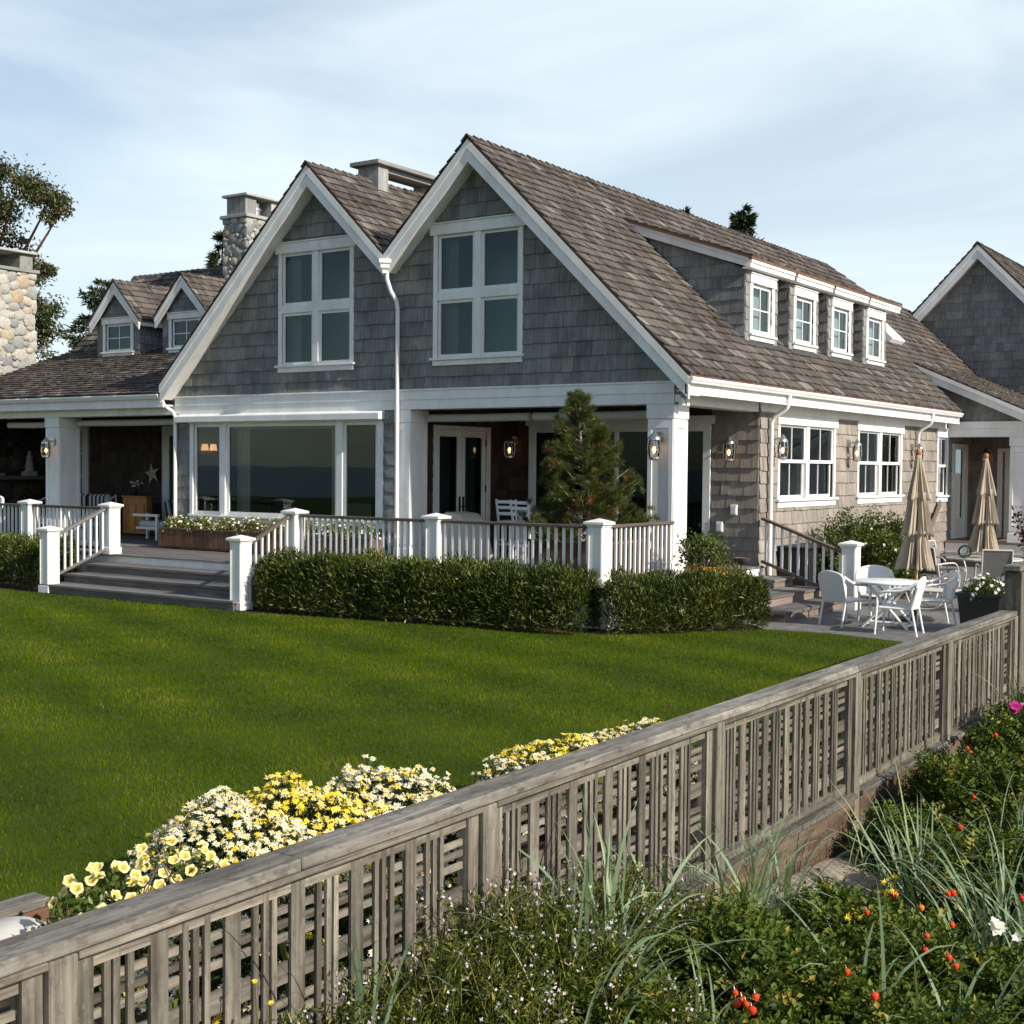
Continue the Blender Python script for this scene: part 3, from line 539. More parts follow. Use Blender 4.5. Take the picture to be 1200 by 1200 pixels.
# --- side wall x = -.45, facing +x
SW = [(4.32, 7.20, 1.90, 3.35), (8.75, 11.62, 1.90, 3.35), (14.65, 15.45, 1.84, 3.35)]
mb = MB(); hol = [(a, b, c, d) for a, b, c, d in SW]
shingles(mb, (-.45, 0, 0), UY, (0, 0, 1), [[(3.40, .10), (15.9, .10), (15.9, 3.62), (3.40, 3.62)]], .262, (.16, .36), .028, [(a-.10, b+.10, c-.16, d+.20) for a, b, c, d in hol])
panel(mb, (-.452, 0, 0), UY, (0, 0, 1), [[(3.40, .0), (15.9, .0), (15.9, 3.75), (3.40, 3.75)]], .13, hol)
# recess wall y = 3.4 facing -y and porch back wall; french door wall x = -6.4 facing +x
shingles(mb, (0, 3.40, 0), (1, 0, 0), (0, 0, 1), [[(-1.42, .67), (-.455, .67), (-.455, 3.72), (-1.42, 3.72)]], .262, (.16, .34), .028)
mb.build('wall', 'wall', house); mb = MB()
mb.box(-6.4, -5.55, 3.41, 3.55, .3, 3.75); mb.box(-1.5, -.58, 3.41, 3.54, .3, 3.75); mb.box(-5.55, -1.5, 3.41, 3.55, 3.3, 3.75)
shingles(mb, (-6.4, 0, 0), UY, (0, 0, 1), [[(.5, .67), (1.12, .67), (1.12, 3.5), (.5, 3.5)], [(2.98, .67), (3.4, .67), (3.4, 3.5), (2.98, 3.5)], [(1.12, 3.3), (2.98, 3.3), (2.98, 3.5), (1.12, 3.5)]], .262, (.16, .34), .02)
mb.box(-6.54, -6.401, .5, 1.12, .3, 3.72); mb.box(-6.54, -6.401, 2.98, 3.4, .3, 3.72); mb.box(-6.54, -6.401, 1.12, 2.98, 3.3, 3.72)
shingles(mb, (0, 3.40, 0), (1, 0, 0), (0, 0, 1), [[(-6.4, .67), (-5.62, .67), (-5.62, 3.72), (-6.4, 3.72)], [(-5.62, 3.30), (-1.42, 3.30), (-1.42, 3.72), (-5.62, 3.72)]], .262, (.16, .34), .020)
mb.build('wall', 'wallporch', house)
for a, b, c, d in SW[:2]: dh_window((-.45, a, c), UY, b-a, d-c, 2)
dh_window((-.45, SW[2][0], SW[2][2]), UY, .8, 1.5, 1)
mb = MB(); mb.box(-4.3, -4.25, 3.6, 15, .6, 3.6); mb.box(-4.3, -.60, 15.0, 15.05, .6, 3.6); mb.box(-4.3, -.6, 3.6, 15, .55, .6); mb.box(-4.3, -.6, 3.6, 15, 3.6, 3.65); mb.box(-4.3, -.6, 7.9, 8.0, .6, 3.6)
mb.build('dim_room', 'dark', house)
# porch ceilings, deep porch backs
mb = MB(); mb.box(-6.4, -.82, .33, 3.4, 3.705, 3.74); mb.box(-5.55, -1.5, 6.0, 6.05, .5, 3.4); mb.box(-5.6, -5.55, 3.56, 6.0, .5, 3.4); mb.box(-1.5, -1.45, 3.56, 6.0, .5, 3.4); mb.box(-5.55, -1.5, 3.56, 6, 3.32, 3.36)
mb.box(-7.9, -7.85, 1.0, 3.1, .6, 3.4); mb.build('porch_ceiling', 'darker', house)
# --- columns
def column(x0, x1, y0, y1, z0=.665, z1=3.55, faces=('f', 'r')):
    mb = MB(); mb.box(x0, x1, y0, y1, z0, z1, .5); e = .018
    def fr(a0, a1, b0, b1, fy):  # raised stiles and rails leave a sunk panel
        for (p, q, r, s) in ((a0, a0+.085, b0, b1), (a1-.085, a1, b0, b1), (a0+.085, a1-.085, b1-.14, b1), (a0+.085, a1-.085, b0, b0+.16)):
            if fy: mb.box(p, q, y0-e, y0, r, s, .5)
            else: mb.box(x1, x1+e, p, q, r, s, .5)
    fr(x0, x1, z0+.30, z1-.26, True); fr(y0, y1, z0+.30, z1-.26, False)
    mb.box(x0-.03, x1+.03, y0-.03, y1+.03, z0, z0+.24, .5); mb.box(x0-.024, x1+.024, y0-.024, y1+.024, z1-.24, z1-.002, .5); return mb.build('column', 'white', house, bevel=.006)
column(-.98, -.50, .0, .50); column(-6.45, -6.10, .0, .52); column(-17.14, -16.66, .0, .60)
# french doors on x = -6.4 facing +x
m = MB()
for (a, b) in ((1.08, 1.20), (2.92, 3.04)): m.box(-6.40, -6.36, a, b, .67, 3.30, .5)
m.box(-6.40, -6.36, 1.20, 2.92, 3.20, 3.30, .5); dc = m.build('door_frame', 'white', house, bevel=.005)
for k, (a, b) in enumerate(((1.20, 2.055), (2.065, 2.92))):
    m = MB(); s = .13
    m.box(-6.46, -6.405, a, a+s, .67, 3.20, .5); m.box(-6.46, -6.405, b-s, b, .67, 3.20, .5); m.box(-6.46, -6.405, a+s, b-s, .67, .95, .5); m.box(-6.46, -6.405, a+s, b-s, 3.08, 3.20, .5)
    d = m.build('door', 'white', house, bevel=.005); m = MB(); m.raw([(-6.43, a+s, .95), (-6.43, b-s, .95), (-6.43, b-s, 3.08), (-6.43, a+s, 3.08)], [(0, 1, 2, 3)], .5); m.build('pane', 'glassd', d)
    m = MB(); hy = b-.06 if k == 0 else a+.06; m.box(-6.404, -6.392, hy-.03, hy+.03, 1.5, 1.86); m.tube([(-6.39, hy, 1.66), (-6.34, hy, 1.66), (-6.335, hy+(-.1 if k == 0 else .1), 1.66)], .012, 6); m.build('door_handle', 'iron', d)
    m = MB(); hy = a+.005 if k == 0 else b-.005
    for z in (1.0, 1.95, 2.9): m.box(-6.405, -6.385, hy-.02, hy+.02, z, z+.14)
    m.build('hinge', 'iron', d)
# big glazed slider on the porch back wall
m = MB()
for (a, b) in ((-5.62, -5.46), (-1.60, -1.44)): m.box(a, b, 3.36, 3.42, .67, 3.34, .5)
m.box(-5.46, -1.60, 3.36, 3.42, 3.20, 3.34, .5); m.box(-5.70, -1.36, 3.355, 3.41, 3.34, 3.50, .5)
for x in (-3.55,): m.box(x-.05, x+.05, 3.43, 3.48, .67, 3.20, .5)
sd = m.build('sliding_door', 'white', house, bevel=.005); m = MB(); m.raw([(-5.46, 3.45, .72), (-1.6, 3.45, .72), (-1.6, 3.45, 3.2), (-5.46, 3.45, 3.2)], [(0, 1, 2, 3)], .5); m.build('pane', 'glassp', sd)
# rolled blinds under the porch beams
def blind(x0, x1, y=.42, z=3.40):
    m = MB(); m.tube([(x0, y, z), ((x0+x1)/2, y+.005, z-.008), (x1, y, z)], .075, 12); return m.build('blind', 'blind', house, smooth=True)
blind(-5.95, -3.65); blind(-3.55, -1.15); blind(-16.5, -12.75, .45, 3.42); blind(-19.2, -17.25, .45, 3.40)
# --- shed dormers on the sunny slope
DY = [(3.72, 5.25), (5.88, 7.45), (8.03, 9.58), (10.27, 11.85)]; FX = -.93
for i, (a, b) in enumerate(DY):
    zb = ZE+SL*(-FX)-.04; zt = 6.30
    m = MB(); shingles(m, (FX, 0, 0), UY, (0, 0, 1), [[(a, zb), (b, zb), (b, zt), (a, zt)]], .235, (.14, .3), .018, [(a+.30, b-.30, 5.10, 6.06)])
    panel(m, (FX-.002, 0, 0), UY, (0, 0, 1), [[(a, zb), (b, zb), (b, zt), (a, zt)]], .08, [(a+.30, b-.30, 5.10, 6.06)])
    xs = lambda z: (ZE-z)/SL  # x on the main slope at height z
    zt2 = 7.35; poly = [(FX, zb-.1), (FX, zt), (xs(zt2), zt2+.02)]
    shingles(m, (0, a, 0), (1, 0, 0), (0, 0, 1), [poly], .235, (.16, .3), .018)
    m.prism([(p[0], a+.002, p[1]) for p in poly], (0, .06, 0), .5); m.prism([(p[0], b, p[1]) for p in poly], (0, -.06, 0), .5)
    m.box(FX-.9, FX-.85, a+.07, b-.07, zb, zt)
    bl = MB(); bl.box(FX-.22, FX-.20, a+.24, b-.24, 5.06, 6.1, .5); bl.build('blind', 'blindpale', house)  # pale sheet added behind the glass, standing for curtains and reflected sky
    dm = m.build('dormer', 'wallgrey', house)
    w = (b-a)-.60; window((FX, a+.30, 5.10), UY, w, .96, 1, 1, side=.12, head=.17, headx=.02, sill=.1, sillx=.03, sash=.07, munt=(2, 2), parent=house, under=.09)
    ya, yb = (a-.14 if i == 0 else a-.02), (DY[i+1][0]-.14 if i < 3 else b+.55)
    m = MB(); m.box(-.80, -.76, ya, yb, 6.30, 6.46, .5); m.box(-.76, -.735, ya, yb, 6.39, 6.50, .5); m.box(FX, -.80, ya, yb, 6.285, 6.31, .5)
    if i == 0:
        xq = xs(7.47); m.prism([(-.80, ya, 6.30), (-.80, ya, 6.50), (xq, ya, 7.47), (xq-.05, ya, 7.26)], (0, .04, 0), .5)
        m.prism([(-.80, ya-.02, 6.42), (-.80, ya-.02, 6.50), (xq, ya-.02, 7.47), (xq, ya-.02, 7.38)], (0, .02, 0), .5)
    m.build('dormer_fascia', 'white', house, bevel=.004)
ya, yb = DY[0][0]-.18, DY[3][1]+.60; xq = (ZE-7.50)/SL; dl = math.hypot(-.72-xq, 7.50-6.50)
roof_part((-.72, 0, 6.51), UY, (xq+.72, 0, .99), [[(ya, 0), (yb, 0), (yb, dl+.05), (ya, dl+.05)]])
mb = MB(); mb.prism([(-.72, ya, 6.50), (xq, ya, 7.485), (xq, ya, 7.44), (-.72, ya, 6.455)], (0, yb-ya, 0)); mb.build('roof_deck', 'edge', house)
mb = MB()
for a, b in DY: mb.obox((FX+.06, (a+b)/2, ZE-SL*(FX+.06)+.03), (.05, 0, -.05*SL), (0, (b-a)/2+.02, 0), (.012, 0, .012))
mb.build('flashing', 'lead', house)
# skylight and vents beyond the dormers
mb = MB(); c = V(-2.3, 15.6, ZE+2.3*SL+.10); vd = V(-1, 0, SL).normalized(); nn = V(SL, 0, 1).normalized(); mb.obox(c, vd*.62, V(0, .5, 0), nn*.09); mb.build('skylight', 'white', house, bevel=.02)
# --- left porch wing: low porch roof, steep main roof, two gabled dormers
LS = .365; lz = lambda y: 4.0+LS*(y+.4); yk = 3.85; zk = lz(yk); yr = 6.0; zr = 7.90; S2 = (zr-zk)/(yr-yk)
k1 = math.hypot(1, LS)
roof_part((0, -.42, 4.0), (1, 0, 0), (0, 1, LS), [[(-21.3, 0), (-12.74, 0), (-11.0, (yk+.42)*k1), (-21.3, (yk+.42)*k1)]], .20)
k2 = math.hypot(1, S2); roof_part((0, yk, zk), (1, 0, 0), (0, 1, S2), [[(-21.2, 0), (-9.5, 0), (-9.5, (yr-yk)*k2), (-21.2, (yr-yk)*k2)]], .22)
roof_part((0, 2*yr-yk, zk), (-1, 0, 0), (0, -1, S2), [[(9.5, 0), (21.2, 0), (21.2, (yr-yk)*k2), (9.5, (yr-yk)*k2)]], .25)
mb = MB()
def slab2(pts): mb.prism([V(*p)+V(0, 0, -.008) for p in pts], (0, 0, -.06), .5)
slab2([(-21.3, -.40, 4.0), (-12.74, -.40, 4.0), (-11.0, yk, zk), (-21.3, yk, zk)]); slab2([(-21.2, yk, zk), (-9.5, yk, zk), (-9.5, yr, zr), (-21.2, yr, zr)]); slab2([(-21.2, 2*yr-yk, zk), (-9.5, 2*yr-yk, zk), (-9.5, yr, zr), (-21.2, yr, zr)])
mb.build('roof_deck', 'edge', house)
mb = MB(); ridge_caps((-21.2, yr, zr), (-10, yr, zr), S2); mb.build('ridge_cap', 'roof', house)
mb = MB(); panel(mb, (-21.15, 0, 0), (0, -1, 0), (0, 0, 1), [[(-8, 3.9), (-3.9, 3.9), (-3.9, zk-.1), (-yr, zr-.1), (-8, zk)]], .1); mb.build('wall', 'wall', house)
for xc in (-18.2, -15.66):
    w = 1.66; x0, x1 = xc-w/2, xc+w/2; zb = lz(3.0)-.05; ze = 6.16; zp = 7.18; sl = (zp-ze)/(w/2+.14)
    m = MB(); hol = [(xc-.50, xc+.50, 5.38, 6.10)]; pol = [[(x0, zb), (x1, zb), (x1, ze+.1), (xc, zp-.12), (x0, ze+.1)]]
    shingles(m, (0, 3.0, 0), (1, 0, 0), (0, 0, 1), pol, .235, (.14, .3), .018, hol); panel(m, (0, 3.002, 0), (1, 0, 0), (0, 0, 1), pol, .08, hol)
    sp = [(3.0, zb-.1), (yk, zk-.1), (yk+(ze-zk)/S2+.4, ze+.1), (3.0, ze+.1)]
    shingles(m, (x1, 0, 0), (0, 1, 0), (0, 0, 1), [sp], .235, (.14, .3), .018); m.prism([(x1-.002, p[0], p[1]) for p in sp], (-.06, 0, 0), .5); m.prism([(x0, p[0], p[1]) for p in sp], (.06, 0, 0), .5); m.box(x0+.08, x1-.08, 3.6, 3.65, zb, ze)
    m.build('dormer', 'wallgrey', house)
    window((xc-.50, 3.0, 5.38), (1, 0, 0), 1.0, .72, 1, 1, side=.10, head=.14, headx=.03, sillx=.03, sash=.06, munt=(2, 2), parent=house, under=.07)
    yb = lambda z: yk+(z-zk)/S2
    m = MB(); hw = w/2+.14
    for k in (-1, 1):
        e = V(xc+k*hw, 2.84, ze); p = V(xc, 2.84, zp); m.prism([p, e, e-V(0, 0, .26), p-V(0, 0, .32)], (0, .04, 0), .5); m.prism([p+V(0, -.02, 0), e+V(0, -.02, 0), e+V(0, -.02, -.1), p+V(0, -.02, -.12)], (0, .02, 0), .5)
        m.box(min(xc+k*hw, xc+k*(hw-.03)), max(xc+k*hw, xc+k*(hw-.03)), 2.86, yb(ze)-.1, ze-.16, ze-.01, .5)
    m.build('dormer_fascia', 'white', house)
    ln = math.hypot(hw+.03, (zp-ze)*(hw+.03)/hw); zE = zp-(zp-ze)*(hw+.03)/hw
    roof_part((xc+hw+.03, 0, zE+.03), (0, 1, 0), (-(hw+.03), 0, zp-zE), [[(2.80, 0), (yb(zE)+.1, 0), (yb(zp)+.1, ln), (2.80, ln)]], .22)
    roof_part((xc-hw-.03, 0, zE+.03), (0, -1, 0), ((hw+.03), 0, zp-zE), [[(-2.80, 0), (-2.80, ln), (-yb(zp)-.1, ln), (-yb(zE)-.1, 0)]], .22)
    m = MB(); 
    for k in (-1, 1): m.prism([(xc, 2.82, zp+.02), (xc+k*(hw+.03), 2.82, zE+.02), (xc+k*(hw+.03), 2.82, zE-.02), (xc, 2.82, zp-.02)], (0, yb(ze)-2.82, 0), .5)
    m.build('roof_deck', 'edge', house); mb = MB(); ridge_caps((xc, 2.80, zp+.03), (xc, yb(zp), zp+.03), .9, .13); mb.build('ridge_cap', 'roof', house)
# left porch back wall with doors and the porch fireplace
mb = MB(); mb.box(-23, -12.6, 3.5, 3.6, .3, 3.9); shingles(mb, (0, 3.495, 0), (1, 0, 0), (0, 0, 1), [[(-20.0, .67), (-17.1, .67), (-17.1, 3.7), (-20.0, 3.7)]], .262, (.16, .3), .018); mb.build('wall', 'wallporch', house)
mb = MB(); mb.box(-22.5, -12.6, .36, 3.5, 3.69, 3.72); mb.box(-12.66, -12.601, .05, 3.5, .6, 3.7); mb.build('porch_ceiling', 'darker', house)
m = MB(); m.box(-17.05, -16.78, 3.44, 3.50, .67, 3.45, .5); m.box(-16.78, -15.2, 3.44, 3.50, 3.2, 3.45, .5); m.box(-15.2, -14.95, 3.44, 3.5, .67, 3.45, .5); d = m.build('door_frame', 'white', house); m = MB(); m.raw([(-16.78, 3.48, .67), (-15.2, 3.48, .67), (-15.2, 3.48, 3.2), (-16.78, 3.48, 3.2)], [(0, 1, 2, 3)]); m.build('pane', 'iron', d)
m = MB(); m.box(-20.25, -20.0, 3.42, 3.50, 1.5, 3.5, .5); m.box(-21.0, -20.25, 3.43, 3.47, 1.50, 1.6, .5); m.box(-21, -20.25, 3.43, 3.47, 3.35, 3.5, .5)
for z in (2.1, 2.72): m.box(-21, -20.25, 3.44, 3.46, z, z+.03, .5)
m.box(-20.52, -20.49, 3.44, 3.46, 1.6, 3.35, .5); d = m.build('window', 'white', house); m = MB(); m.raw([(-21, 3.47, 1.6), (-20.25, 3.47, 1.6), (-20.25, 3.47, 3.35), (-21, 3.47, 3.35)], [(0, 1, 2, 3)]); m.build('pane', 'iron', d)
# --- right wing: open porch under a catslide roof, tall shaded gable behind
mb = MB(); GX, GZ, GS = -1.41, 9.42, 1.05; GY = 22.0
gp = [[(-6, 3.5), (3.4, 3.5), (3.4, GZ-.1-GS*(3.4-GX)), (GX, GZ-.12), (-6, GZ-.1-GS*(GX+6))]]
gp = [ccw(gp[0])]
shingles(mb, (0, GY, 0), (1, 0, 0), (0, 0, 1), gp, .262, (.14, .33), .02); panel(mb, (0, GY+.002, 0), (1, 0, 0), (0, 0, 1), gp, .12)
mb.box(3.3, 3.4, GY+.1, 30, 0, 4.4); mb.build('wall', 'wallgrey', house)
mb = MB(); rake(mb, GX, 1, 3.7, GY-.40, GY, GZ, .42, sl=GS); mb.build('bargeboard', 'white', house); mb = MB(); rake(mb, GX, -1, -6.0, GY-.40, GY, GZ, .42, sl=GS)
pz = lambda x: 5.24-.447*(x+1.1)
mb.build('bargeboard', 'white', house); mb = MB()
mb.prism([(-1.30, 15.24, pz(-1.30)-.03), (4.2, 15.24, pz(4.2)-.03), (4.2, 15.24, pz(4.2)-.31), (-1.05, 15.24, pz(-1.05)-.33)], (0, .05, 0), .5)
mb.prism([(-1.30, 15.215, pz(-1.30)-.03), (4.2, 15.215, pz(4.2)-.03), (4.2, 15.215, pz(4.2)-.13), (-1.2, 15.215, pz(-1.2)-.14)], (0, .025, 0), .5)
mb.prism([(-1.05, 15.29, pz(-1.05)-.28), (4.2, 15.29, pz(4.2)-.28), (4.2, 15.29, pz(4.2)-.31), (-1.05, 15.29, pz(-1.05)-.31)], (0, .3, 0), .5)
mb.build('bargeboard', 'white', house)
gl_ = 5.1*math.hypot(1, GS)
roof_part((GX+5.2, 0, GZ-5.2*GS), (0, 1, 0), (-1, 0, GS), [[(GY-.42, 0), (32, 0), (32, 5.2*math.hypot(1, GS)), (GY-.42, 5.2*math.hypot(1, GS))]], .24, (.12, .26))
roof_part((GX-4.6, 0, GZ-4.6*GS), (0, -1, 0), (1, 0, GS), [[(-GY+.42, 0), (-GY+.42, 4.6*math.hypot(1, GS)), (-32, 4.6*math.hypot(1, GS)), (-32, 0)]], .24, (.12, .26))
pk = math.hypot(1, .447); roof_part((4.2, 0, pz(4.2)), (0, 1, 0), (-1, 0, .447), [[(15.22, 0), (GY, 0), (GY, (4.2+1.55)*pk), (15.22, (4.2+1.28)*pk)]])
mb = MB()
mb.prism([(GX, GY-.40, GZ-.01), (GX+5.2, GY-.40, GZ-5.2*GS-.01), (GX+5.2, 32, GZ-5.2*GS-.01), (GX, 32, GZ-.01)], (0, 0, -.05)); mb.prism([(GX, GY-.40, GZ-.01), (GX-4.6, GY-.40, GZ-4.6*GS-.01), (GX-4.6, 32, GZ-4.6*GS-.01), (GX, 32, GZ-.01)], (0, 0, -.05))
mb.prism([(4.2, 15.23, pz(4.2)-.008), (4.2, GY, pz(4.2)-.008), (-1.5, GY, pz(-1.5)-.008), (-1.25, 15.23, pz(-1.25)-.008)], (0, 0, -.05)); mb.build('roof_deck', 'edge', house)
mb = MB(); ridge_caps((GX, GY-.45, GZ), (GX, 31, GZ), GS); mb.build('ridge_cap', 'roof', house)
mb = MB(); mb.box(-.43, 4.2, 15.42, 15.75, 3.58, 3.76, .5); mb.box(-.43, 4.2, 15.44, 15.73, 3.36, 3.58, .5); mb.build('frieze', 'white', house, bevel=.005)
mb = MB(); tp = [ccw([(-.44, 3.76), (3.3, 3.76), (3.3, max(3.77, pz(3.3)-.3)), (-.44, pz(-.44)-.25)])]; tp = [ccw([(-.60, 3.76), (2.0, 3.76), (-.60, pz(-.6)-.22)])]
shingles(mb, (0, 15.58, 0), (1, 0, 0), (0, 0, 1), tp, .262, (.14, .33), .02); panel(mb, (0, 15.582, 0), (1, 0, 0), (0, 0, 1), tp, .08)
mb.build('wall', 'wallgrey', house); mb = MB()
shingles(mb, (-.45, 0, 0), UY, (0, 0, 1), [[(17.35, .65), (17.8, .65), (17.8, 3.6), (17.35, 3.6)], [(15.9, 3.2), (17.35, 3.2), (17.35, 3.6), (15.9, 3.6)]], .262, (.16, .36), .02); mb.box(-.60, -.452, 15.9, 17.8, 3.2, 3.7); mb.box(-.6, -.452, 17.35, 17.8, .3, 3.2); mb.box(-.6, -.46, 15.9, 17.35, 0, .66)
shingles(mb, (0, 17.8, 0), (1, 0, 0), (0, 0, 1), [[(-.45, .65), (.28, .65), (.28, 3.6), (-.45, 3.6)], [(.28, 3.1), (2.2, 3.1), (2.2, 3.6), (.28, 3.6)]], .262, (.16, .36), .02); mb.box(-.45, 4.2, 17.81, 17.9, .3, 3.7)
mb.build('wall', 'wall', house)
m = MB(); m.box(-.46, -.40, 15.95, 16.10, .66, 3.2, .5); m.box(-.46, -.40, 17.1, 17.35, .66, 3.2, .5); m.box(-.46, -.40, 16.1, 17.1, 3.05, 3.2, .5); m.box(-.47, -.43, 16.10, 16.25, .66, 3.05, .5); m.box(-.47, -.43, 16.95, 17.1, .66, 3.05, .5); m.box(-.47, -.43, 16.25, 16.95, .66, 1.2, .5); d = m.build('door', 'white', house)
m = MB(); m.raw([(-.45, 16.25, 1.2), (-.45, 16.95, 1.2), (-.45, 16.95, 3.05), (-.45, 16.25, 3.05)], [(0, 1, 2, 3)]); m.build('pane', 'glassd', d)
m = MB(); m.box(.28, .42, 17.74, 17.8, .65, 3.1, .5); m.box(.48, .62, 17.75, 17.79, .65, 3.0, .5); m.box(.42, 1.5, 17.75, 17.8, 3.0, 3.1, .5); d = m.build('door_frame', 'white', house); m = MB(); m.box(.62, 1.5, 17.77, 17.80, .65, 3.0, .3); m.build('door', 'stair', d)
column(1.18, 1.75, 15.40, 15.9, .65, 3.36)
m = MB(); m.box(1.75, 4.2, 15.5, 15.6, .65, 3.36, .5); m.build('wall_panel', 'white', house)
m = MB()
for i in range(18): m.box(-.44, 4.2, 15.30+i*.14, 15.435+i*.14, .60, .645)
m.build('porch_deck', 'stairbrown', house); m = MB(); m.box(-.40, 4.2, 15.33, 15.36, .34, .598, .5); m.build('porch_fascia', 'white', house)
m = MB(); m.box(-.40, 2.2, 14.95, 15.32, .28, .33); m.box(-.36, 2.2, 15.0, 15.32, .0, .28); m.build('porch_step', 'stairbrown', house)
# --- chimneys
def stones(mb, O, U, Vd, w, h, size, depth=.05):
    O, U, Vd = Vector(O), Vector(U), Vector(Vd); N = U.cross(Vd); import bmesh
    bm = bmesh.new(); bmesh.ops.create_icosphere(bm, subdivisions=2, radius=1); vs = [v.co.copy() for v in bm.verts]; fs = [tuple(v.index for v in f.verts) for f in bm.faces]; bm.free()
    pts = []; tries = 0
    while tries < 2600:
        tries += 1; k = (tries/2600)**.6; r = size*(1.0-.72*k)*random.uniform(.85, 1.15); u, v = random.uniform(0, w), random.uniform(0, h)
        if all((u-a)**2+((v-b)*1.15)**2 > ((r+s)*.86)**2 for a, b, s in pts): pts.append((u, v, r))
    for u, v, r in pts:
        ang = random.uniform(-.5, .5); rx, ry = r*random.uniform(.98, 1.25), r*random.uniform(.80, 1.0); p3 = random.uniform(2.4, 3.4); ph = [random.uniform(0, 6.28) for _ in range(4)]; out = []
        for q in vs:
            s = (abs(q.x)**p3+abs(q.y)**p3+abs(q.z)**2.4)**(-1/2.7); kk = s*(1+.06*math.sin(3*q.x+ph[0])+.06*math.sin(4*q.y+ph[1])+.04*math.sin(5*q.z+ph[2])); a, b, c = q.x*rx*kk, q.y*ry*kk, q.z*depth*kk
            uu = u+a*math.cos(ang)-b*math.sin(ang); vv = v+a*math.sin(ang)+b*math.cos(ang); out.append(O+U*min(max(uu, -.03), w+.03)+Vd*min(max(vv, -.03), h+.02)+N*(c+.005))
        mb.raw(out, fs, random.random())
def chimney(x0, x1, y0, y1, z0, z1, faces, size, cap):
    m = MB(); m.box(x0, x1, y0, y1, z0, z1); ch = m.build('chimney', 'mortar', house)
    m = MB()
    if 'r' in faces: stones(m, (x1, y0, z0), (0, 1, 0), (0, 0, 1), y1-y0, z1-z0, size)
    if 'f' in faces: stones(m, (x0, y0, z0), (1, 0, 0), (0, 0, 1), x1-x0, z1-z0, size)
    m.build('stonework', 'stone', ch, smooth=True)
    m = MB(); m.box(x0-.10, x1+.10, y0-.10, y1+.10, z1, z1+.09); t = cap
    for (a, b) in ((y0+.02, y0+.42), (y1-.42, y1-.02)):
        n = 3
        for i in range(n): m.box(x0+.05+(x1-x0-.1)*i/n, x0+.05+(x1-x0-.1)*(i+1)/n-.008, a, b, z1+.09, z1+.09+t)
    m.box(x0-.06, x1+.06, y0-.06, y1+.06, z1+.09+t, z1+.16+t); m.build('chimney_cap', 'capwood', ch, bevel=.01)
    m = MB(); c = ((x0+x1)/2, (y0+y1)/2, z1+.09); m.lathe(c, [(.16, 0), (.16, .2), (.19, .21), (.19, .26), (.15, .27), (.15, t-.08)], 16); m.build('flue', 'nickel', ch, smooth=True)
chimney(-23.0, -21.5, .9, 2.86, 3.9, 7.62, 'r', .19, .42)
chimney(-16.77, -15.95, 5.35, 6.75, 6.6, 9.02, 'fr', .15, .48)
m = MB(); m.box(-23, -21.55, .6, 3.3, .3, 3.9); fp = m.build('fireplace', 'darker', house); m = MB(); stones(m, (-21.55, .6, .67), (0, 1, 0), (0, 0, 1), 2.7, 3.0, .2); m.build('stonework', 'stoneshade', fp, smooth=True)  # fireplace core and stones coloured dark to paint in the porch shade
m = MB(); m.box(-21.55, -21.2, .5, 3.4, 2.02, 2.12); m.build('mantel', 'stair', fp)
# timber ridge chase on the left gable
for y in (1.45, 3.30):
    m = MB()
    for i in range(3): m.box(-8.70+i*.19, -8.70+i*.19+.182, y, y+.32, 8.05, 8.70)
    ch = m.build('ridge_vent', 'capwood', house, bevel=.006)
m = MB(); m.box(-8.82, -8.04, 1.32, 3.80, 8.70, 8.79); m.box(-8.66, -8.18, 1.8, 3.28, 8.60, 8.70); m.build('vent_cap', 'capwood', ch, bevel=.01)

# ------------------------------------------------------------------ ground
def sheet(name, pts, z, mat, lab=None, kind='structure'):
    me = bpy.data.meshes.new(name); me.from_pydata([(x, y, z) for x, y in pts], [], [tuple(range(len(pts)))]); me.update(); o = link_mesh(name, me, mat); return tag(o, kind=kind)
def dune_z(x, y):
    return -.36+.34*min(1, max(0, (-10.2-y)/2.6))*max(0, 1-max(0, x-6.3)/1.6)+.12*math.sin(x*.9+y*.7)+.06*math.sin(2.1*x-1.3*y)-.015*max(0, x-7)+.022*max(0, y+12)
def make_ground():
    # one sheet to the horizon, finer near the camera, the dune side undulating
    xs = np.concatenate([np.linspace(-1500, -40, 8), np.linspace(-30, 5.9, 14), np.linspace(6.3, 12, 30), np.linspace(14, 60, 10), np.linspace(200, 1500, 5)]); ys = np.concatenate([np.linspace(-1500, -60, 7), np.linspace(-40, -21, 8), np.linspace(-20, 2, 60), np.linspace(4, 60, 14), np.linspace(100, 1500, 7)])
    vs = []; 
    for y in ys:
        for x in xs:
            k = 1 if 6.2 < x < 30 and -40 < y < 30 else 0; vs.append((x, y, dune_z(x, y) if k else -.42))
    nx = len(xs); fs = [(j*nx+i, j*nx+i+1, (j+1)*nx+i+1, (j+1)*nx+i) for j in range(len(ys)-1) for i in range(nx-1)]
    me = bpy.data.meshes.new('ground'); me.from_pydata(vs, [], fs); me.polygons.foreach_set('use_smooth', [True]*len(fs)); me.update(); tag(link_mesh('ground', me, 'sand'), kind='structure')
make_ground()
sheet('water', [(-1500, -1500), (1500, -1500), (1500, -62), (-1500, -62)], -.30, 'sea')
LAWN = [(5.75, -17.0), (5.75, -9.0), (5.75, -3.0), (5.72, -1.5), (3.6, -.78), (2.4, -.55), (1.25, -.75), (.6, -1.5), (0.0, -2.62), (-1.0, -3.02), (-3.2, -3.45), (-6.3, -4.0), (-6.6, -4.0), (-12.2, -4.0), (-14, -4.2), (-40, -4.5), (-40, -40), (3.4, -40), (3.45, -15.2), (4.1, -14.2)]
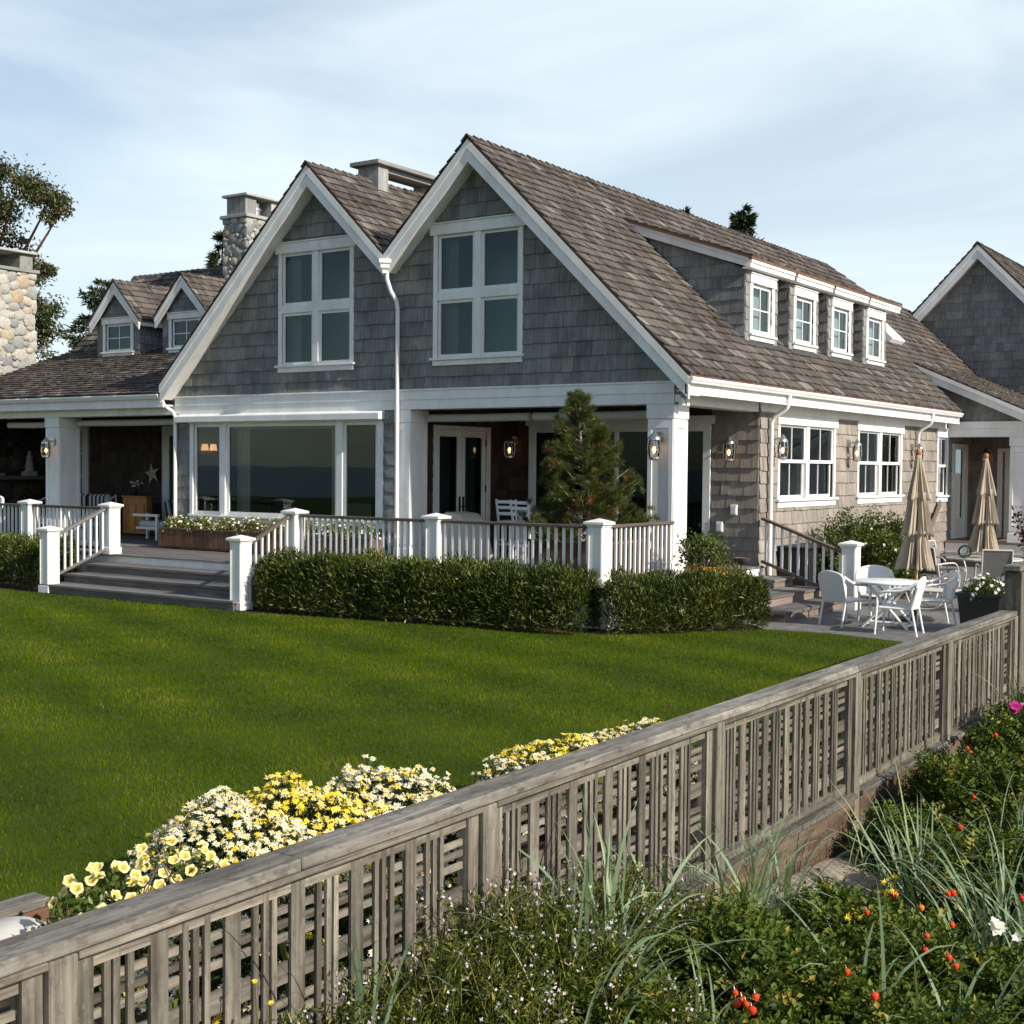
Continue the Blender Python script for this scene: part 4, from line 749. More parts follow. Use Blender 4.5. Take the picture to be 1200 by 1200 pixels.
LAWN = [(5.75, -3.0), (5.72, -1.9), (3.5, -.80), (2.4, -.55), (1.45, -.72), (.7, -1.75), (0.0, -2.72), (-1.0, -3.05), (-3.2, -3.45), (-6.3, -4.0), (-12.2, -4.0), (-14, -4.2), (-60, -4.6), (-60, -60), (3.3, -60), (3.42, -15.4), (3.9, -14.0), (4.4, -12.4), (4.9, -10.4), (5.3, -9.0), (5.75, -7.0)]
def thick_sheet(name, pts, z0, z1, mat):
    m = MB(); m.prism([(x, y, z1) for x, y in pts], (0, 0, z0-z1), .5); return tag(m.build(name, mat), kind='structure')
thick_sheet('soil', [(6.02, -60), (6.02, 3), (5.9, 30), (-60, 30), (-60, -60)], -.40, -.012, 'soil')
thick_sheet('lawn', LAWN, -.30, 0.0, 'lawn')
thick_sheet('patio', [(5.95, -2.0), (3.5, -.78), (2.4, -.52), (1.45, -.68), (1.0, -.2), (-.2, .6), (-.46, .6), (-.46, 15.4), (6.0, 15.4), (6.0, -1.9)], -.2, .004, 'paver')

# ------------------------------------------------------------------ deck, steps, railings
DZ = .665
deck = thing('wooden_deck', 'long grey boarded deck along the shaded front of the house, with white skirt boards', 'deck', (-7, -1, 0))
m = MB(); y = -2.40
while y < .0: m.box(-.38 - 0, -30, y, y+.135, DZ-.035, DZ) if False else m.box(-30, -.38, y, y+.135, DZ-.035, DZ); y += .141
y = .02
while y < 3.40: m.box(-6.4, -.32, y, y+.135, DZ-.035, DZ-.001); m.box(-22, -12.6, y, y+.135, DZ-.035, DZ-.001); y += .141
m.build('deck_boards', 'deck', deck)
m = MB(); m.box(-30, -.40, -2.37, -2.34, .02, DZ-.037, .5); m.box(-.40, -.36, -2.37, .5, .02, DZ-.037, .5); m.box(-.38, -.34, .5, 3.4, .40, DZ-.037, .5); m.build('skirt_board', 'white', deck)
ps = thing('front_steps', 'wide dark timber steps rising from the lawn between two white railing posts', 'steps', (-9.2, -3.2, 0))
for i, (y0, z) in enumerate(((-3.98, .165), (-3.45, .33), (-2.92, .495))):
    m = MB(); m.box(-11.95, -6.72, y0, y0+.27, z-.04, z); m.box(-11.95, -6.72, y0+.275, y0+.56, z-.04, z); m.build('tread', 'deck' if i == 0 else 'deck', ps)
    m = MB(); m.box(-11.93, -6.74, y0+.025, y0+.055, z-.165, z-.042); m.build('riser', 'stair', ps)
ss = thing('side_steps', 'brown weathered timber steps beside the patio, rising to the side porch', 'steps', (.6, 1.9, 0))
for i, (x1, z) in enumerate(((1.40, .165), (.86, .33), (.30, .495))):
    m = MB(); m.box(x1-.28, x1, .3, 3.35, z-.04, z); m.box(x1-.57, x1-.285, .3, 3.35, z-.04, z); m.build('tread', 'deck', ss)
    m = MB(); m.box(x1-.055, x1-.025, .33, 3.33, z-.165, z-.042); m.box(x1-.56, x1-.058, .32, .35, z-.165, z-.042); m.build('riser', 'stairbrown', ss)
def post(parent, x, y, z0, z1, w=.125):
    m = MB(); m.box(x-w, x+w, y-w, y+w, z0, z1-.09, .5)
    for sx, sy in ((0, -1), (1, 0)):   # applied stiles on the two seen faces
        for k in (-1, 1):
            if sx: m.box(x+w, x+w+.012, y+k*w-(.03 if k > 0 else 0), y+k*w+(0 if k > 0 else .03), z0+.15, z1-.10, .5)
            else: m.box(x+k*w-(.03 if k > 0 else 0), x+k*w+(0 if k > 0 else .03), y-w-.012, y-w, z0+.15, z1-.10, .5)
    m.box(x-w-.025, x+w+.025, y-w-.025, y+w+.025, z0, z0+.14, .5); m.box(x-w-.02, x+w+.02, y-w-.02, y+w+.02, z1-.12, z1-.085, .5)
    o = m.build('post', 'white2', parent, bevel=.005); m = MB(); a = w+.055; m.box(x-a, x+a, y-a, y+a, z1-.085, z1-.045, .5); v = [(x-a, y-a, z1-.045), (x+a, y-a, z1-.045), (x+a, y+a, z1-.045), (x-a, y+a, z1-.045), (x, y, z1+.01)]
    m.raw(v, [(0, 1, 4), (1, 2, 4), (2, 3, 4), (3, 0, 4)], .5); m.build('post_cap', 'white2', o, bevel=.004)
def run(parent, p, q, n, zr_p, zr_q, zb_p, zb_q, proto=None, railmat='rail', bw=.036):
    """handrail, bottom rail and n balusters between two points"""
    p, q = V(*p, 0), V(*q, 0); d = (q-p).normalized()
    m = MB(); m.beam(p+V(0, 0, zr_p-.025), q+V(0, 0, zr_q-.025), .10, .05); m.build('handrail', railmat, parent, bevel=.008)
    m = MB(); m.beam(p+V(0, 0, zb_p-.03), q+V(0, 0, zb_q-.03), .07, .05); m.build('bottom_rail', railmat, parent, bevel=.005)
    for i in range(n):
        t = (i+.5)/n; c = p+(q-p)*t; z0 = zb_p+(zb_q-zb_p)*t-.03; z1 = zr_p+(zr_q-zr_p)*t-.04
        m = MB(); m.obox((c.x, c.y, (z0+z1)/2), d*bw/2, V(-d.y, d.x, 0)*bw/2, V(0, 0, (z1-z0)/2), .5); m.build('baluster', 'white2', parent)
ZT = 1.60
r1 = thing('deck_railing', 'white baluster railing with dark handrail behind the long hedge, with the pine above it', 'railing', (-3.6, -2.4, DZ))
for x in (-6.80, -3.62, -.50): post(r1, x, -2.40, DZ if x > -6 else DZ, 1.70)
post(r1, -6.80, -3.72, 0, 1.27)
run(r1, (-6.67, -2.40), (-3.75, -2.40), 22, ZT, ZT, .80, .80); run(r1, (-3.49, -2.40), (-.63, -2.40), 20, ZT, ZT, .80, .80); run(r1, (-.50, -2.27), (-.50, .0), 15, ZT, ZT, .80, .80); run(r1, (-6.80, -3.60), (-6.80, -2.53), 7, 1.10, 1.60, .34, .80)
r2 = thing('deck_railing', 'white baluster railing at the left of the wide front steps, above the small hedge', 'railing', (-14, -2.4, DZ))
for x in (-11.82, -14.43, -17.1): post(r2, x, -2.40, DZ, 1.70)
post(r2, -11.82, -3.84, 0, 1.27)
run(r2, (-14.30, -2.40), (-11.95, -2.40), 18, ZT, ZT, .80, .80); run(r2, (-16.97, -2.40), (-14.56, -2.40), 18, ZT, ZT, .80, .80); run(r2, (-11.82, -3.72), (-11.82, -2.53), 8, 1.10, 1.60, .34, .80, railmat='deck')
r3 = thing('stair_railing', 'sloping dark handrail with white balusters beside the side steps, ending in a white post', 'railing', (.6, 3.3, 0))
post(r3, 1.48, 3.05, 0, 1.22); run(r3, (-.36, 3.38), (1.36, 3.08), 10, 1.58, 1.02, .78, .24)
# ------------------------------------------------------------------ lanterns and small fittings
def lantern_proto(first_label):
    """onion-style glass wall lantern; wall plane is local y = 0 and it stands out along -y"""
    t = thing('wall_lantern', first_label, 'wall lantern', (0, 0, 0), 'onion wall lanterns')
    m = MB(); n = 18
    vs = [(.085*math.cos(2*math.pi*i/n), -k, .10+.085*math.sin(2*math.pi*i/n)) for k in (0, .02) for i in range(n)]; m.raw(vs, [tuple(range(n)), tuple(range(2*n-1, n-1, -1))]+[(i, (i+1) % n, (i+1) % n+n, i+n) for i in range(n)]); m.build('backplate', 'nickel', t)
    m = MB(); m.tube([(0, -.015, .10), (0, -.09, .13), (0, -.17, .12)], .014, 8); m.build('arm', 'nickel', t, smooth=True)
    c = (0, -.17, -.22); m = MB(); m.lathe(c, [(.0, .41), (.02, .40), (.035, .37), (.06, .34), (.085, .31), (.085, .28), (.0, .28)], 16); m.build('cap', 'nickel', t, smooth=True); m = MB(); m.lathe(c, [(.0, -.03), (.05, -.02), (.075, .0), (.075, .03), (.0, .03)], 16); m.build('base', 'nickel', t, smooth=True)
    m = MB(); m.lathe(c, [(.066, .03), (.078, .12), (.078, .20), (.062, .28)], 16); m.build('glass', 'lampglass', t, smooth=True)
    m = MB()
    for a in range(4):
        x, y = math.cos(a*math.pi/2+.78), math.sin(a*math.pi/2+.78); m.tube([(c[0]+x*.075, c[1]+y*.075, c[2]+.02), (c[0]+x*.092, c[1]+y*.092, c[2]+.15), (c[0]+x*.08, c[1]+y*.08, c[2]+.29)], .006, 5)
    for z, r in ((.11, .090), (.19, .088)): m.tube([(c[0]+r*math.cos(q*math.pi/8), c[1]+r*math.sin(q*math.pi/8), c[2]+z) for q in range(17)], .005, 5, cap=False)
    m.build('cage', 'nickel', t); m = MB(); m.lathe((0, -.17, -.14), [(.0, 0), (.022, .03), (.026, .06), (.012, .10), (.0, .11)], 10); m.build('bulb', 'bulb', t, smooth=True); return t
LL = [((-.745, -.02, 2.88), 0, 'glass wall lantern on the shaded front face of the white corner column'), ((-16.85, -.02, 2.86), 0, 'glass wall lantern on the white porch column left of the big window'), ((-.97, 3.375, 2.88), 0, 'glass wall lantern on the shingled recess wall left of the first downspout'),
      ((-5.98, 3.375, 2.92), 0, 'lit wall lantern on dark shingles beside the french doors'), ((-.425, 3.98, 2.93), 90, 'glass wall lantern between the first downspout and first sash window'), ((-.425, 8.06, 2.93), 90, 'glass wall lantern between the two paired sash windows'), ((-.425, 12.45, 2.93), 90, 'glass wall lantern behind the nearer closed umbrella, right of the paired windows'), ((.02, 17.775, 2.88), 0, 'wall lantern deep in the far right porch beside its door')]
lp = lantern_proto(LL[0][2])
for i, (p, a, l) in enumerate(LL):
    o = lp if i == 0 else copy_tree(lp, p, R_(a), l); o.location = p; o.rotation_euler = (0, 0, R_(a)); o.scale = (1.3, 1.15, 1.12)
def ubox(name, label, cat, loc, mk, group=None):
    t = thing(name, label, cat, loc, group); mk(t); return t
for z, x, lb in ((1.60, -.93, 'upper white outlet box on the shingled recess wall'), (1.27, -1.22, 'lower white outlet box on the shingled recess wall, nearer the door')):
    t = thing('outlet_box', lb, 'outlet box', (x, 3.38, z), 'outlet boxes'); m = MB(); m.box(x-.07, x+.07, 3.32, 3.38, z, z+.20, .5); m.build('cover', 'plaster', t, bevel=.012); m = MB(); m.box(x-.05, x+.05, 3.31, 3.32, z+.03, z+.16, .3); m.build('lid', 'plaster', t, bevel=.004)
t = thing('floodlight', 'small white twin floodlight under the eave above the corner column', 'floodlight', (-.38, -.05, 3.62)); m = MB(); m.box(-.46, -.36, -.04, .06, 3.58, 3.70, .5); m.build('mount', 'white', t); m = MB()
for dy in (-.1, .06): m.lathe((-.30, dy, 3.52), [(.03, .12), (.045, .07), (.06, .02), (.06, 0)], 10)
m.build('lamp_head', 'white', t, smooth=True)
# ------------------------------------------------------------------ fence
FXX = 6.18; FY0 = -5.04; PIT = 2.44; FT = .985
fence = thing('lattice_fence', 'long weathered grey lattice fence with a flat cap rail, running beside the lawn', 'fence', (FXX, -12, -.3))
PY = [FY0-PIT*i for i in range(0, 5)]+[-17.12, -19.5]
for i, y in enumerate(PY):
    m = MB(); m.box(FXX-.05, FXX+.055, y-.055, y+.055, -.6, FT-.055, random.uniform(.5, .9)); m.build('post', 'fence', fence, bevel=.005)
CAPS = [(-20.5, -16.05), (-16.045, -9.93), (-9.925, FY0+.02)]
for a, b in CAPS:
    m = MB(); m.beam((FXX-.03, a, FT-.025), (FXX-.03, b, FT-.025), .17, .05, t=random.random()); m.build('cap_rail', 'fencecap', fence, bevel=.006)
m = MB()
for i in range(len(PY)-1):
    a, b = PY[i+1]+.057, PY[i]-.057; m.beam((FXX+.02, a, FT-.065), (FXX+.02, b, FT-.065), .07, .026)
m.build('sub_rail', 'fence', fence, bevel=.003)
for i in range(len(PY)-1):
    a, b = PY[i+1]+.058, PY[i]-.058; zb, zt = .02, FT-.08; m = MB()
    for (p, q) in ((a, a+.075), (b-.075, b)): m.box(FXX-.035, FXX+.025, p, q, zb, zt)
    m.box(FXX-.03, FXX+.010, a+.076, b-.076, zt-.055, zt-.001); m.box(FXX-.03, FXX+.010, a+.076, b-.076, zb+.001, zb+.07)
    L = b-a-.15; k = 6 if L > 2 else 6; pit = L/k; y0 = a+.060
    for j in range(k):
        u = y0+j*pit; s = pit/.38
        for (c, w) in ((.0865, .030), (.1395, .030), (.1925, .030), (.330, .084)):
            cy = u+c*s+random.uniform(-.006, .006)
            if c > .3 and j == k-1: continue
            jx = random.uniform(-.002, .002); m.obox((FXX+.004+jx, cy, (zb+zt)/2), (.0065, 0, 0), (random.uniform(-.0006, .0006), w*s/2, random.uniform(-.004, .004)), (0, 0, (zt-zb)/2-.006))
    seq = [(.0865, .030), (.1395, .030), (.1925, .030), (.330, .084)]; q = 0; z = 1
    while True:
        zc, w = seq[q % 4]; z = zt-.035-zc-.36*(q//4); q += 1
        if z < zb+.10: break
        m.obox((FXX-.013+random.uniform(-.001, .001), (a+b)/2, z), (.0065, 0, 0), (0, (b-a)/2-.077, random.uniform(-.004, .004)), (0, 0, w/2))
    m.build('lattice_panel', 'fence', fence)
for i in range(len(PY)-1):
    a, b = PY[i+1]+.056, PY[i]-.056; m = MB(); m.box(FXX-.03, FXX+.085, a, b, -.02, .018, random.random()); m.build('ledge', 'fencecap', fence, bevel=.006); m = MB(); m.box(FXX+.01, FXX+.06, a, b, -.24, -.022, random.random()); m.box(FXX+.008, FXX+.055, a, b, -.48, -.245, random.random()); m.build('retaining_board', 'board', fence, bevel=.006)
gate = thing('garden_gate', 'taller weathered gate with lattice above solid boards at the far end of the fence', 'gate', (FXX, -3.6, 0))
m = MB(); m.box(FXX-.10, FXX+.08, FY0+.07, FY0+.26, -.4, 1.40, .15); m.build('gate_post', 'fence', gate, bevel=.006); m = MB(); m.box(FXX-.10, FXX+.08, -2.4, -2.2, -.4, 1.40, .5); m.build('gate_post', 'fence', gate, bevel=.006)
m = MB(); m.beam((FXX-.01, FY0+.0, 1.44), (FXX-.01, -2.1, 1.44), .18, .06, t=.6); m.build('top_rail', 'fencecap', gate, bevel=.006)
m = MB()
for i in range(12): m.box(FXX+.0, FXX+.025, FY0+.28+i*.20, FY0+.475+i*.20, -.05, .80)
m.beam((FXX+.01, FY0+.27, .83), (FXX+.01, -2.4, .83), .07, .06); m.beam((FXX+.01, FY0+.27, 1.37), (FXX+.01, -2.4, 1.37), .06, .07); m.build('gate_boards', 'fence', gate)
m = MB()
for i in range(22): m.box(FXX+.012, FXX+.03, FY0+.30+i*.10, FY0+.345+i*.10, .86, 1.335)
for j in range(5): m.box(FXX-.012, FXX+.006, FY0+.28, -2.42, .90+j*.095, .935+j*.095)
m.build('lattice_panel', 'fence', gate)
# timber edging of the flower bed and the pale rock
te = thing('timber_edging', 'low weathered timber edging between lawn and flower bed, brown on its inner side', 'edging', (3.45, -16, 0)); m = MB(); m.beam((3.42, -20.5, .10), (3.56, -15.25, .10), .15, .05, t=.75); m.build('top_board', 'fencecap', te, bevel=.006); m = MB(); m.beam((3.46, -20.5, -.01), (3.60, -15.25, -.01), .05, .165, t=.4); m.build('edge_board', 'planter', te, bevel=.005)
# ------------------------------------------------------------------ planters
pb = thing('planter_box', 'long brown board planter under the big front window', 'planter', (-9.4, -.30, DZ)); m = MB(); n = 42; x0, x1 = -12.55, -6.62
for i in range(n): a = x0+(x1-x0)*i/n; m.box(a+.003, a+(x1-x0)/n-.003, -.56, -.535, DZ+.06, DZ+.42)
for y in (-.535, -.10): m.box(x0, x0+.025, y, y+.40, DZ+.06, DZ+.42) if y < -.2 else None
m.box(x0+.03, x1-.03, -.12, -.10, DZ+.06, DZ+.42); m.box(x1-.025, x1, -.535, -.10, DZ+.06, DZ+.42); m.build('box', 'planter', pb); m = MB(); m.box(x0-.02, x1+.02, -.58, -.50, DZ+.42, DZ+.45); m.box(x0-.02, x1+.02, -.14, -.09, DZ+.42, DZ+.45); m.box(x0+.03, x1-.03, -.55, -.10, DZ+.02, DZ+.06); m.build('rim', 'planter', pb); m = MB(); m.box(x0+.03, x1-.03, -.53, -.13, DZ+.30, DZ+.37); m.build('soil_fill', 'soil', pb)
pp = thing('planter_box', 'square brown board planter holding the small pine behind the railing', 'planter', (-1.55, -1.1, DZ)); m = MB(); n = 9; x0, x1, y0, y1 = -2.2, -.72, -1.75, -.35
for i in range(n):
    a = x0+(x1-x0)*i/n; b = y0+(y1-y0)*i/n; w = (x1-x0)/n; m.box(a+.003, a+w-.003, y0, y0+.025, DZ+.03, DZ+.60); m.box(x1-.025, x1, b+.003, b+w-.012, DZ+.03, DZ+.60); m.box(x0, x0+.025, b+.003, b+w-.012, DZ+.03, DZ+.60)
m.build('box', 'planter', pp); m = MB(); m.box(x0-.02, x1+.02, y0-.02, y0+.05, DZ+.60, DZ+.64); m.box(x0-.02, x1+.02, y1-.05, y1+.02, DZ+.60, DZ+.64); m.box(x0-.02, x0+.05, y0+.05, y1-.05, DZ+.60, DZ+.64); m.box(x1-.05, x1+.02, y0+.05, y1-.05, DZ+.60, DZ+.64); m.build('rim', 'planter', pp); m = MB(); m.box(x0+.03, x1-.03, y0+.03, y1-.03, DZ+.45, DZ+.54); m.build('soil_fill', 'soil', pp)
hb = thing('barrel_planter', 'half barrel planter of brown staves between the corner column and the right hedge', 'planter', (.40, -.55, 0)); m = MB(); n = 18; c = V(.40, -.55, 0)
for i in range(n):
    a0, a1 = 2*math.pi*i/n+.01, 2*math.pi*(i+1)/n-.01; vs = []
    for z, r in ((.10, .31), (.5, .36), (.93, .33)):
        for a in (a0, a1):
            for rr in (r, r-.03): vs.append(c+V(math.cos(a)*rr, math.sin(a)*rr, z))
    m.raw(vs, [(0, 2, 6, 4), (4, 6, 10, 8), (1, 5, 7, 3), (5, 9, 11, 7), (8, 10, 11, 9), (0, 4, 5, 1), (4, 8, 9, 5), (2, 3, 7, 6), (6, 7, 11, 10), (0, 1, 3, 2)], None, [(v.z*.6+i*3, (v.x+v.y), 0) for v in vs])
m.build('stave', 'cabinet', hb); m = MB()
for z, r in ((.25, .345), (.72, .355)): m.lathe(c, [(r, z), (r+.006, z), (r+.006, z+.05), (r, z+.05)], 24)
m.build('hoop', 'iron', hb); m = MB(); m.lathe(c, [(.30, .80), (.0, .86)], 16); m.build('soil_fill', 'soil', hb)
bp_ = thing('black_planter', 'tall black planter on the patio behind the fence, spilling white flowers', 'planter', (4.35, .75, 0)); m = MB(); c = V(4.38, .80, 0); w0, w1 = .26, .32
def taper(m, c, w0, w1, z0, z1, t=None): m.raw([c+V(sx*w, sy*w, z) for z, w in ((z0, w0), (z1, w1)) for sx, sy in ((-1, -1), (1, -1), (1, 1), (-1, 1))], [(3, 2, 1, 0), (0, 1, 5, 4), (1, 2, 6, 5), (2, 3, 7, 6), (3, 0, 4, 7)], t)
taper(m, c, w0, w1, 0, .62); m.build('pot', 'black', bp_, bevel=.01); m = MB(); m.box(c.x-.34, c.x+.34, c.y-.34, c.y-.29, .60, .65); m.box(c.x-.34, c.x+.34, c.y+.29, c.y+.34, .60, .65); m.box(c.x-.34, c.x-.29, c.y-.29, c.y+.29, .60, .65); m.box(c.x+.29, c.x+.34, c.y-.29, c.y+.29, .60, .65); m.box(c.x-.29, c.x+.29, c.y-.29, c.y+.29, .55, .60); m.build('rim', 'black', bp_)
tp_ = thing('black_planter', 'second black planter with the dark red tree, nearer the gate', 'planter', (4.95, 1.35, 0)); m = MB(); c = V(4.95, 1.35, 0); taper(m, c, .28, .34, 0, .70); m.build('pot', 'black', tp_, bevel=.01); m = MB(); m.box(c.x-.36, c.x+.36, c.y-.36, c.y+.36, .66, .70); m.build('rim', 'black', tp_)
# bird bowl on a stake
t = thing('stake_bowl', 'small rusty bowl on a thin stake rising behind the right hedge', 'garden ornament', (.72, .1, 0)); m = MB(); m.tube([(.80, -.1, 0), (.80, -.1, .95)], .012, 6); m.build('stake', 'iron', t); m = MB(); m.lathe((.80, -.1, .95), [(.02, 0), (.10, .03), (.15, .10), (.14, .10), (.09, .045), (.0, .02)], 16); m.build('bowl', 'bark', t, smooth=True)
# ------------------------------------------------------------------ white dining set
def arc(pts, n=10):
    """Catmull-Rom through points"""
    P = [Vector(p) for p in pts]; P = [P[0]*2-P[1]]+P+[P[-1]*2-P[-2]]; out = []
    for i in range(1, len(P)-2):
        for k in range(n):
            t = k/n; a, b, c, d = P[i-1], P[i], P[i+1], P[i+2]; out.append(.5*((2*b)+(c-a)*t+(2*a-5*b+4*c-d)*t*t+(3*b-a-3*c+d)*t**3))
    out.append(P[-2]); return out
def wicker_chair(label):
    """faces local +y; white woven tub back with arms sweeping down into the front legs"""
    t = thing('wicker_armchair', label, 'garden chair', (0, 0, 0), 'white wicker armchairs round the white table')
    m = MB(); n = 14; rows = 10; vs = []; gs = []
    prof = lambda s: (.27*s, -.24-.05*(1-s*s))     # plan of the back
    for k in range(2):
        for j in range(rows+1):
            v = j/rows
            for i in range(n+1):
                s = -1+2*i/n; x, y = prof(s); top = .86-.13*abs(s)**3; z = .40+(top-.40)*v; y -= .09*v; x *= 1+.04*v
                vs.append((x, y-(.022 if k else 0), z)); gs.append((s*.27, z, k*.02))
    q = (rows+1)*(n+1); fs = []
    for j in range(rows):
        for i in range(n):
            a = j*(n+1)+i; fs.append((a, a+1, a+n+2, a+n+1)); fs.append((a+q, a+n+1+q, a+n+2+q, a+1+q))
    edge = [j*(n+1) for j in range(rows+1)]+[rows*(n+1)+i for i in range(1, n+1)]+[j*(n+1)+n for j in range(rows-1, -1, -1)]+[i for i in range(n-1, 0, -1)]
    for i in range(len(edge)): a, b = edge[i], edge[(i+1) % len(edge)]; fs.append((a, b, b+q, a+q))
    m.raw(vs, fs, .5, gs); m.build('backrest', 'weave', t, smooth=True)
    m = MB(); pts = [(-.25, -.24), (.25, -.24), (.27, .22), (.22, .25), (-.22, .25), (-.27, .22)]; m.prism([(x, y, .43-.015*(y < 0)) for x, y in pts], (0, 0, -.035), .5); m.build('seat', 'weave', t, bevel=.012)
    for s in (-1, 1):
        m = MB(); m.tube(arc([(s*.27, -.33, .80), (s*.30, -.12, .685), (s*.305, .12, .655), (s*.285, .235, .60), (s*.265, .25, .43)]), .022, 8); m.build('armrest', 'whitechair', t, smooth=True)
        m = MB(); m.tube([(s*.265, .25, .45), (s*.275, .275, .0)], [.020, .015], 8); m.build('leg', 'whitechair', t, smooth=True); m = MB(); m.tube([(s*.25, -.27, .62), (s*.245, -.255, .42), (s*.25, -.34, .0)], [.018, .020, .015], 8); m.build('leg', 'whitechair', t, smooth=True)
    m = MB(); m.tube(arc([(-.275, -.33, .73), (-.22, -.355, .825), (0, -.385, .87), (.22, -.355, .825), (.275, -.33, .73)]), .02, 8); m.build('back_rim', 'whitechair', t, smooth=True); return t
def face(dx, dy): return math.atan2(dy, dx)-math.pi/2
ch = [((2.28, .66), (.43, .90), 'white wicker armchair nearest the side steps, its woven back to the lawn'), ((2.42, 1.62), (.38, -.92), 'white wicker armchair behind the white table, facing the lawn'), ((3.30, .06), (-.99, -.10), 'white wicker armchair in front of the table with its back to the fence corner'), ((3.36, 1.55), (-.86, -.50), 'white wicker armchair right of the white table, seen from the side')]
wc = wicker_chair(ch[0][2])
for i, (p, d, l) in enumerate(ch):
    o = wc if i == 0 else copy_tree(wc, (p[0], p[1], .004), face(*d), l); o.location = (p[0], p[1], .004); o.rotation_euler = (0, 0, face(*d))
tb = thing('round_table', 'white round folding table among the four wicker armchairs', 'garden table', (2.93, .78, .004)); c = V(2.93, .78, .004); m = MB(); m.lathe(c, [(.0, .70), (.50, .70), (.525, .712), (.525, .730), (.51, .738), (.0, .74)], 40); m.build('table_top', 'whitechair', tb, smooth=True)
for k in (-1, 1):
    m = MB(); m.tube([c+V(-.36*k, -.20, .0), c+V(.30*k, -.18, .70)], .022, 8); m.tube([c+V(-.36*k, .20, .0), c+V(.30*k, .18, .70)], .022, 8); m.tube([c+V(-.33*k, -.20, .05), c+V(-.33*k, .20, .05)], .02, 8); m.build('leg', 'whitechair', tb, smooth=True)
m = MB(); m.tube([c+V(-.30, 0, .07), c+V(.30, 0, .07)], .024, 8); m.build('stretcher', 'whitechair', tb)
# ------------------------------------------------------------------ closed umbrellas
def umbrella(loc, label, seed):
    random.seed(seed); t = thing('closed_umbrella', label, 'umbrella', loc, 'closed patio umbrellas'); c = V(*loc)
    m = MB(); m.tube([c+V(0, 0, .06), c+V(0, 0, 2.72)], .024, 10); m.build('pole', 'pole', t, smooth=True); m = MB(); m.lathe(c+V(0, 0, 2.72), [(.0, .12), (.04, .10), (.052, .06), (.04, .02), (.022, 0)], 12); m.build('finial', 'ball', t, smooth=True)
    m = MB(); n = 96; ribs = 8
    def tier(z1, z0, r1, r0, flare, ph, depth, hem):
        prof = []; K = 14; vs = []
        for k in range(K+1):
            f = k/K; z = z1+(z0-z1)*f; R = r1+(r0-r1)*f**1.15
            for i in range(n):
                a = 2*math.pi*i/n; fold = min(1, max(0, .5+.42*math.cos(ribs*a+ph+.8*math.sin(2*a+ph)+f*.7)+.16*math.cos(19*a+2*ph+f)+.10*math.sin(31*a+ph))); q = depth*min(1, .25+f*1.4); r = R*(1-q*(1-fold**1.2))*(1+.09*math.sin(3*a+ph*2)+.04*math.sin(5*a+ph)); zz = z-(hem*(fold) if k == K else hem*fold*f*f)
                vs.append(c+V(r*math.cos(a), r*math.sin(a), zz))
        m.raw(vs, [(k*n+i, k*n+(i+1) % n, (k+1)*n+(i+1) % n, (k+1)*n+i) for k in range(K) for i in range(n)], .5)
    tier(2.73, 2.05, .035, .21, 0, .3, .62, .07); tier(2.12, 1.48, .13, .275, 0, 1.1, .68, .09); tier(1.52, .92, .15, .33, 0, 2.0, .74, .10)
    cn = m.build('canopy', 'canvas', t, smooth=True); so = cn.modifiers.new('thick', 'SOLIDIFY'); so.thickness = .006
    m = MB(); m.lathe(c+V(0, 0, 1.43), [(.165, 0), (.18, .01), (.18, .045), (.165, .055)], 24); m.build('tie_strap', 'canvas', cn); return t
umbrella((2.96, 2.05, .0), 'closed taupe umbrella just behind the white round table', 3); umbrella((2.62, 7.55, .0), 'closed taupe umbrella farther off, standing through the glass topped table', 5); random.seed(21)
for (x, y, l) in ((2.96, 2.05, 'black umbrella base on the pavers behind the white table'), (2.62, 7.55, 'black umbrella base beneath the glass topped table')):
    t = thing('umbrella_base', l, 'umbrella base', (x, y, 0), 'umbrella bases'); m = MB(); m.lathe((x, y, .004), [(.30, 0), (.30, .03), (.26, .06), (.06, .075), (.0, .08)], 24); m.build('base_plate', 'iron', t, smooth=True); m = MB(); m.lathe((x, y, .06), [(.045, 0), (.045, .30), (.03, .31)], 12); m.build('tube', 'iron', t)
# ------------------------------------------------------------------ far dining table, strap chairs, lounger
gt = thing('glass_table', 'pale framed glass topped patio table under the farther umbrella', 'garden table', (2.6, 7.6, 0)); c = V(2.62, 7.55, .004); m = MB(); m.lathe(c, [(.70, .70), (.74, .70), (.74, .73), (.70, .73)], 40); m.build('table_rim', 'palemetal', gt); m = MB(); m.lathe(c, [(.0, .712), (.70, .712), (.70, .722), (.0, .722)], 40); m.build('table_top', 'palemetal', gt)
for a in range(4):
    x, y = math.cos(a*1.571+.6), math.sin(a*1.571+.6); m = MB(); m.tube(arc([c+V(x*.60, y*.60, .70), c+V(x*.50, y*.50, .40), c+V(x*.62, y*.62, 0)]), .02, 8); m.build('leg', 'greymetal', gt, smooth=True)
t = thing('glass_float', 'green glass float resting on the glass topped table', 'glass ball', (2.42, 7.15, .73)); m = MB(); m.lathe((2.35, 7.12, .735), [(.0, 0), (.08, .02), (.13, .08), (.14, .14), (.11, .22), (.05, .265), (.0, .27)], 20); m.build('ball', 'lampglass', t, smooth=True); m = MB(); m.lathe((2.35, 7.12, .745), [(.0, 0), (.07, .015), (.11, .06), (.0, .08)], 16); m.build('filling', 'lamp_dark', t)
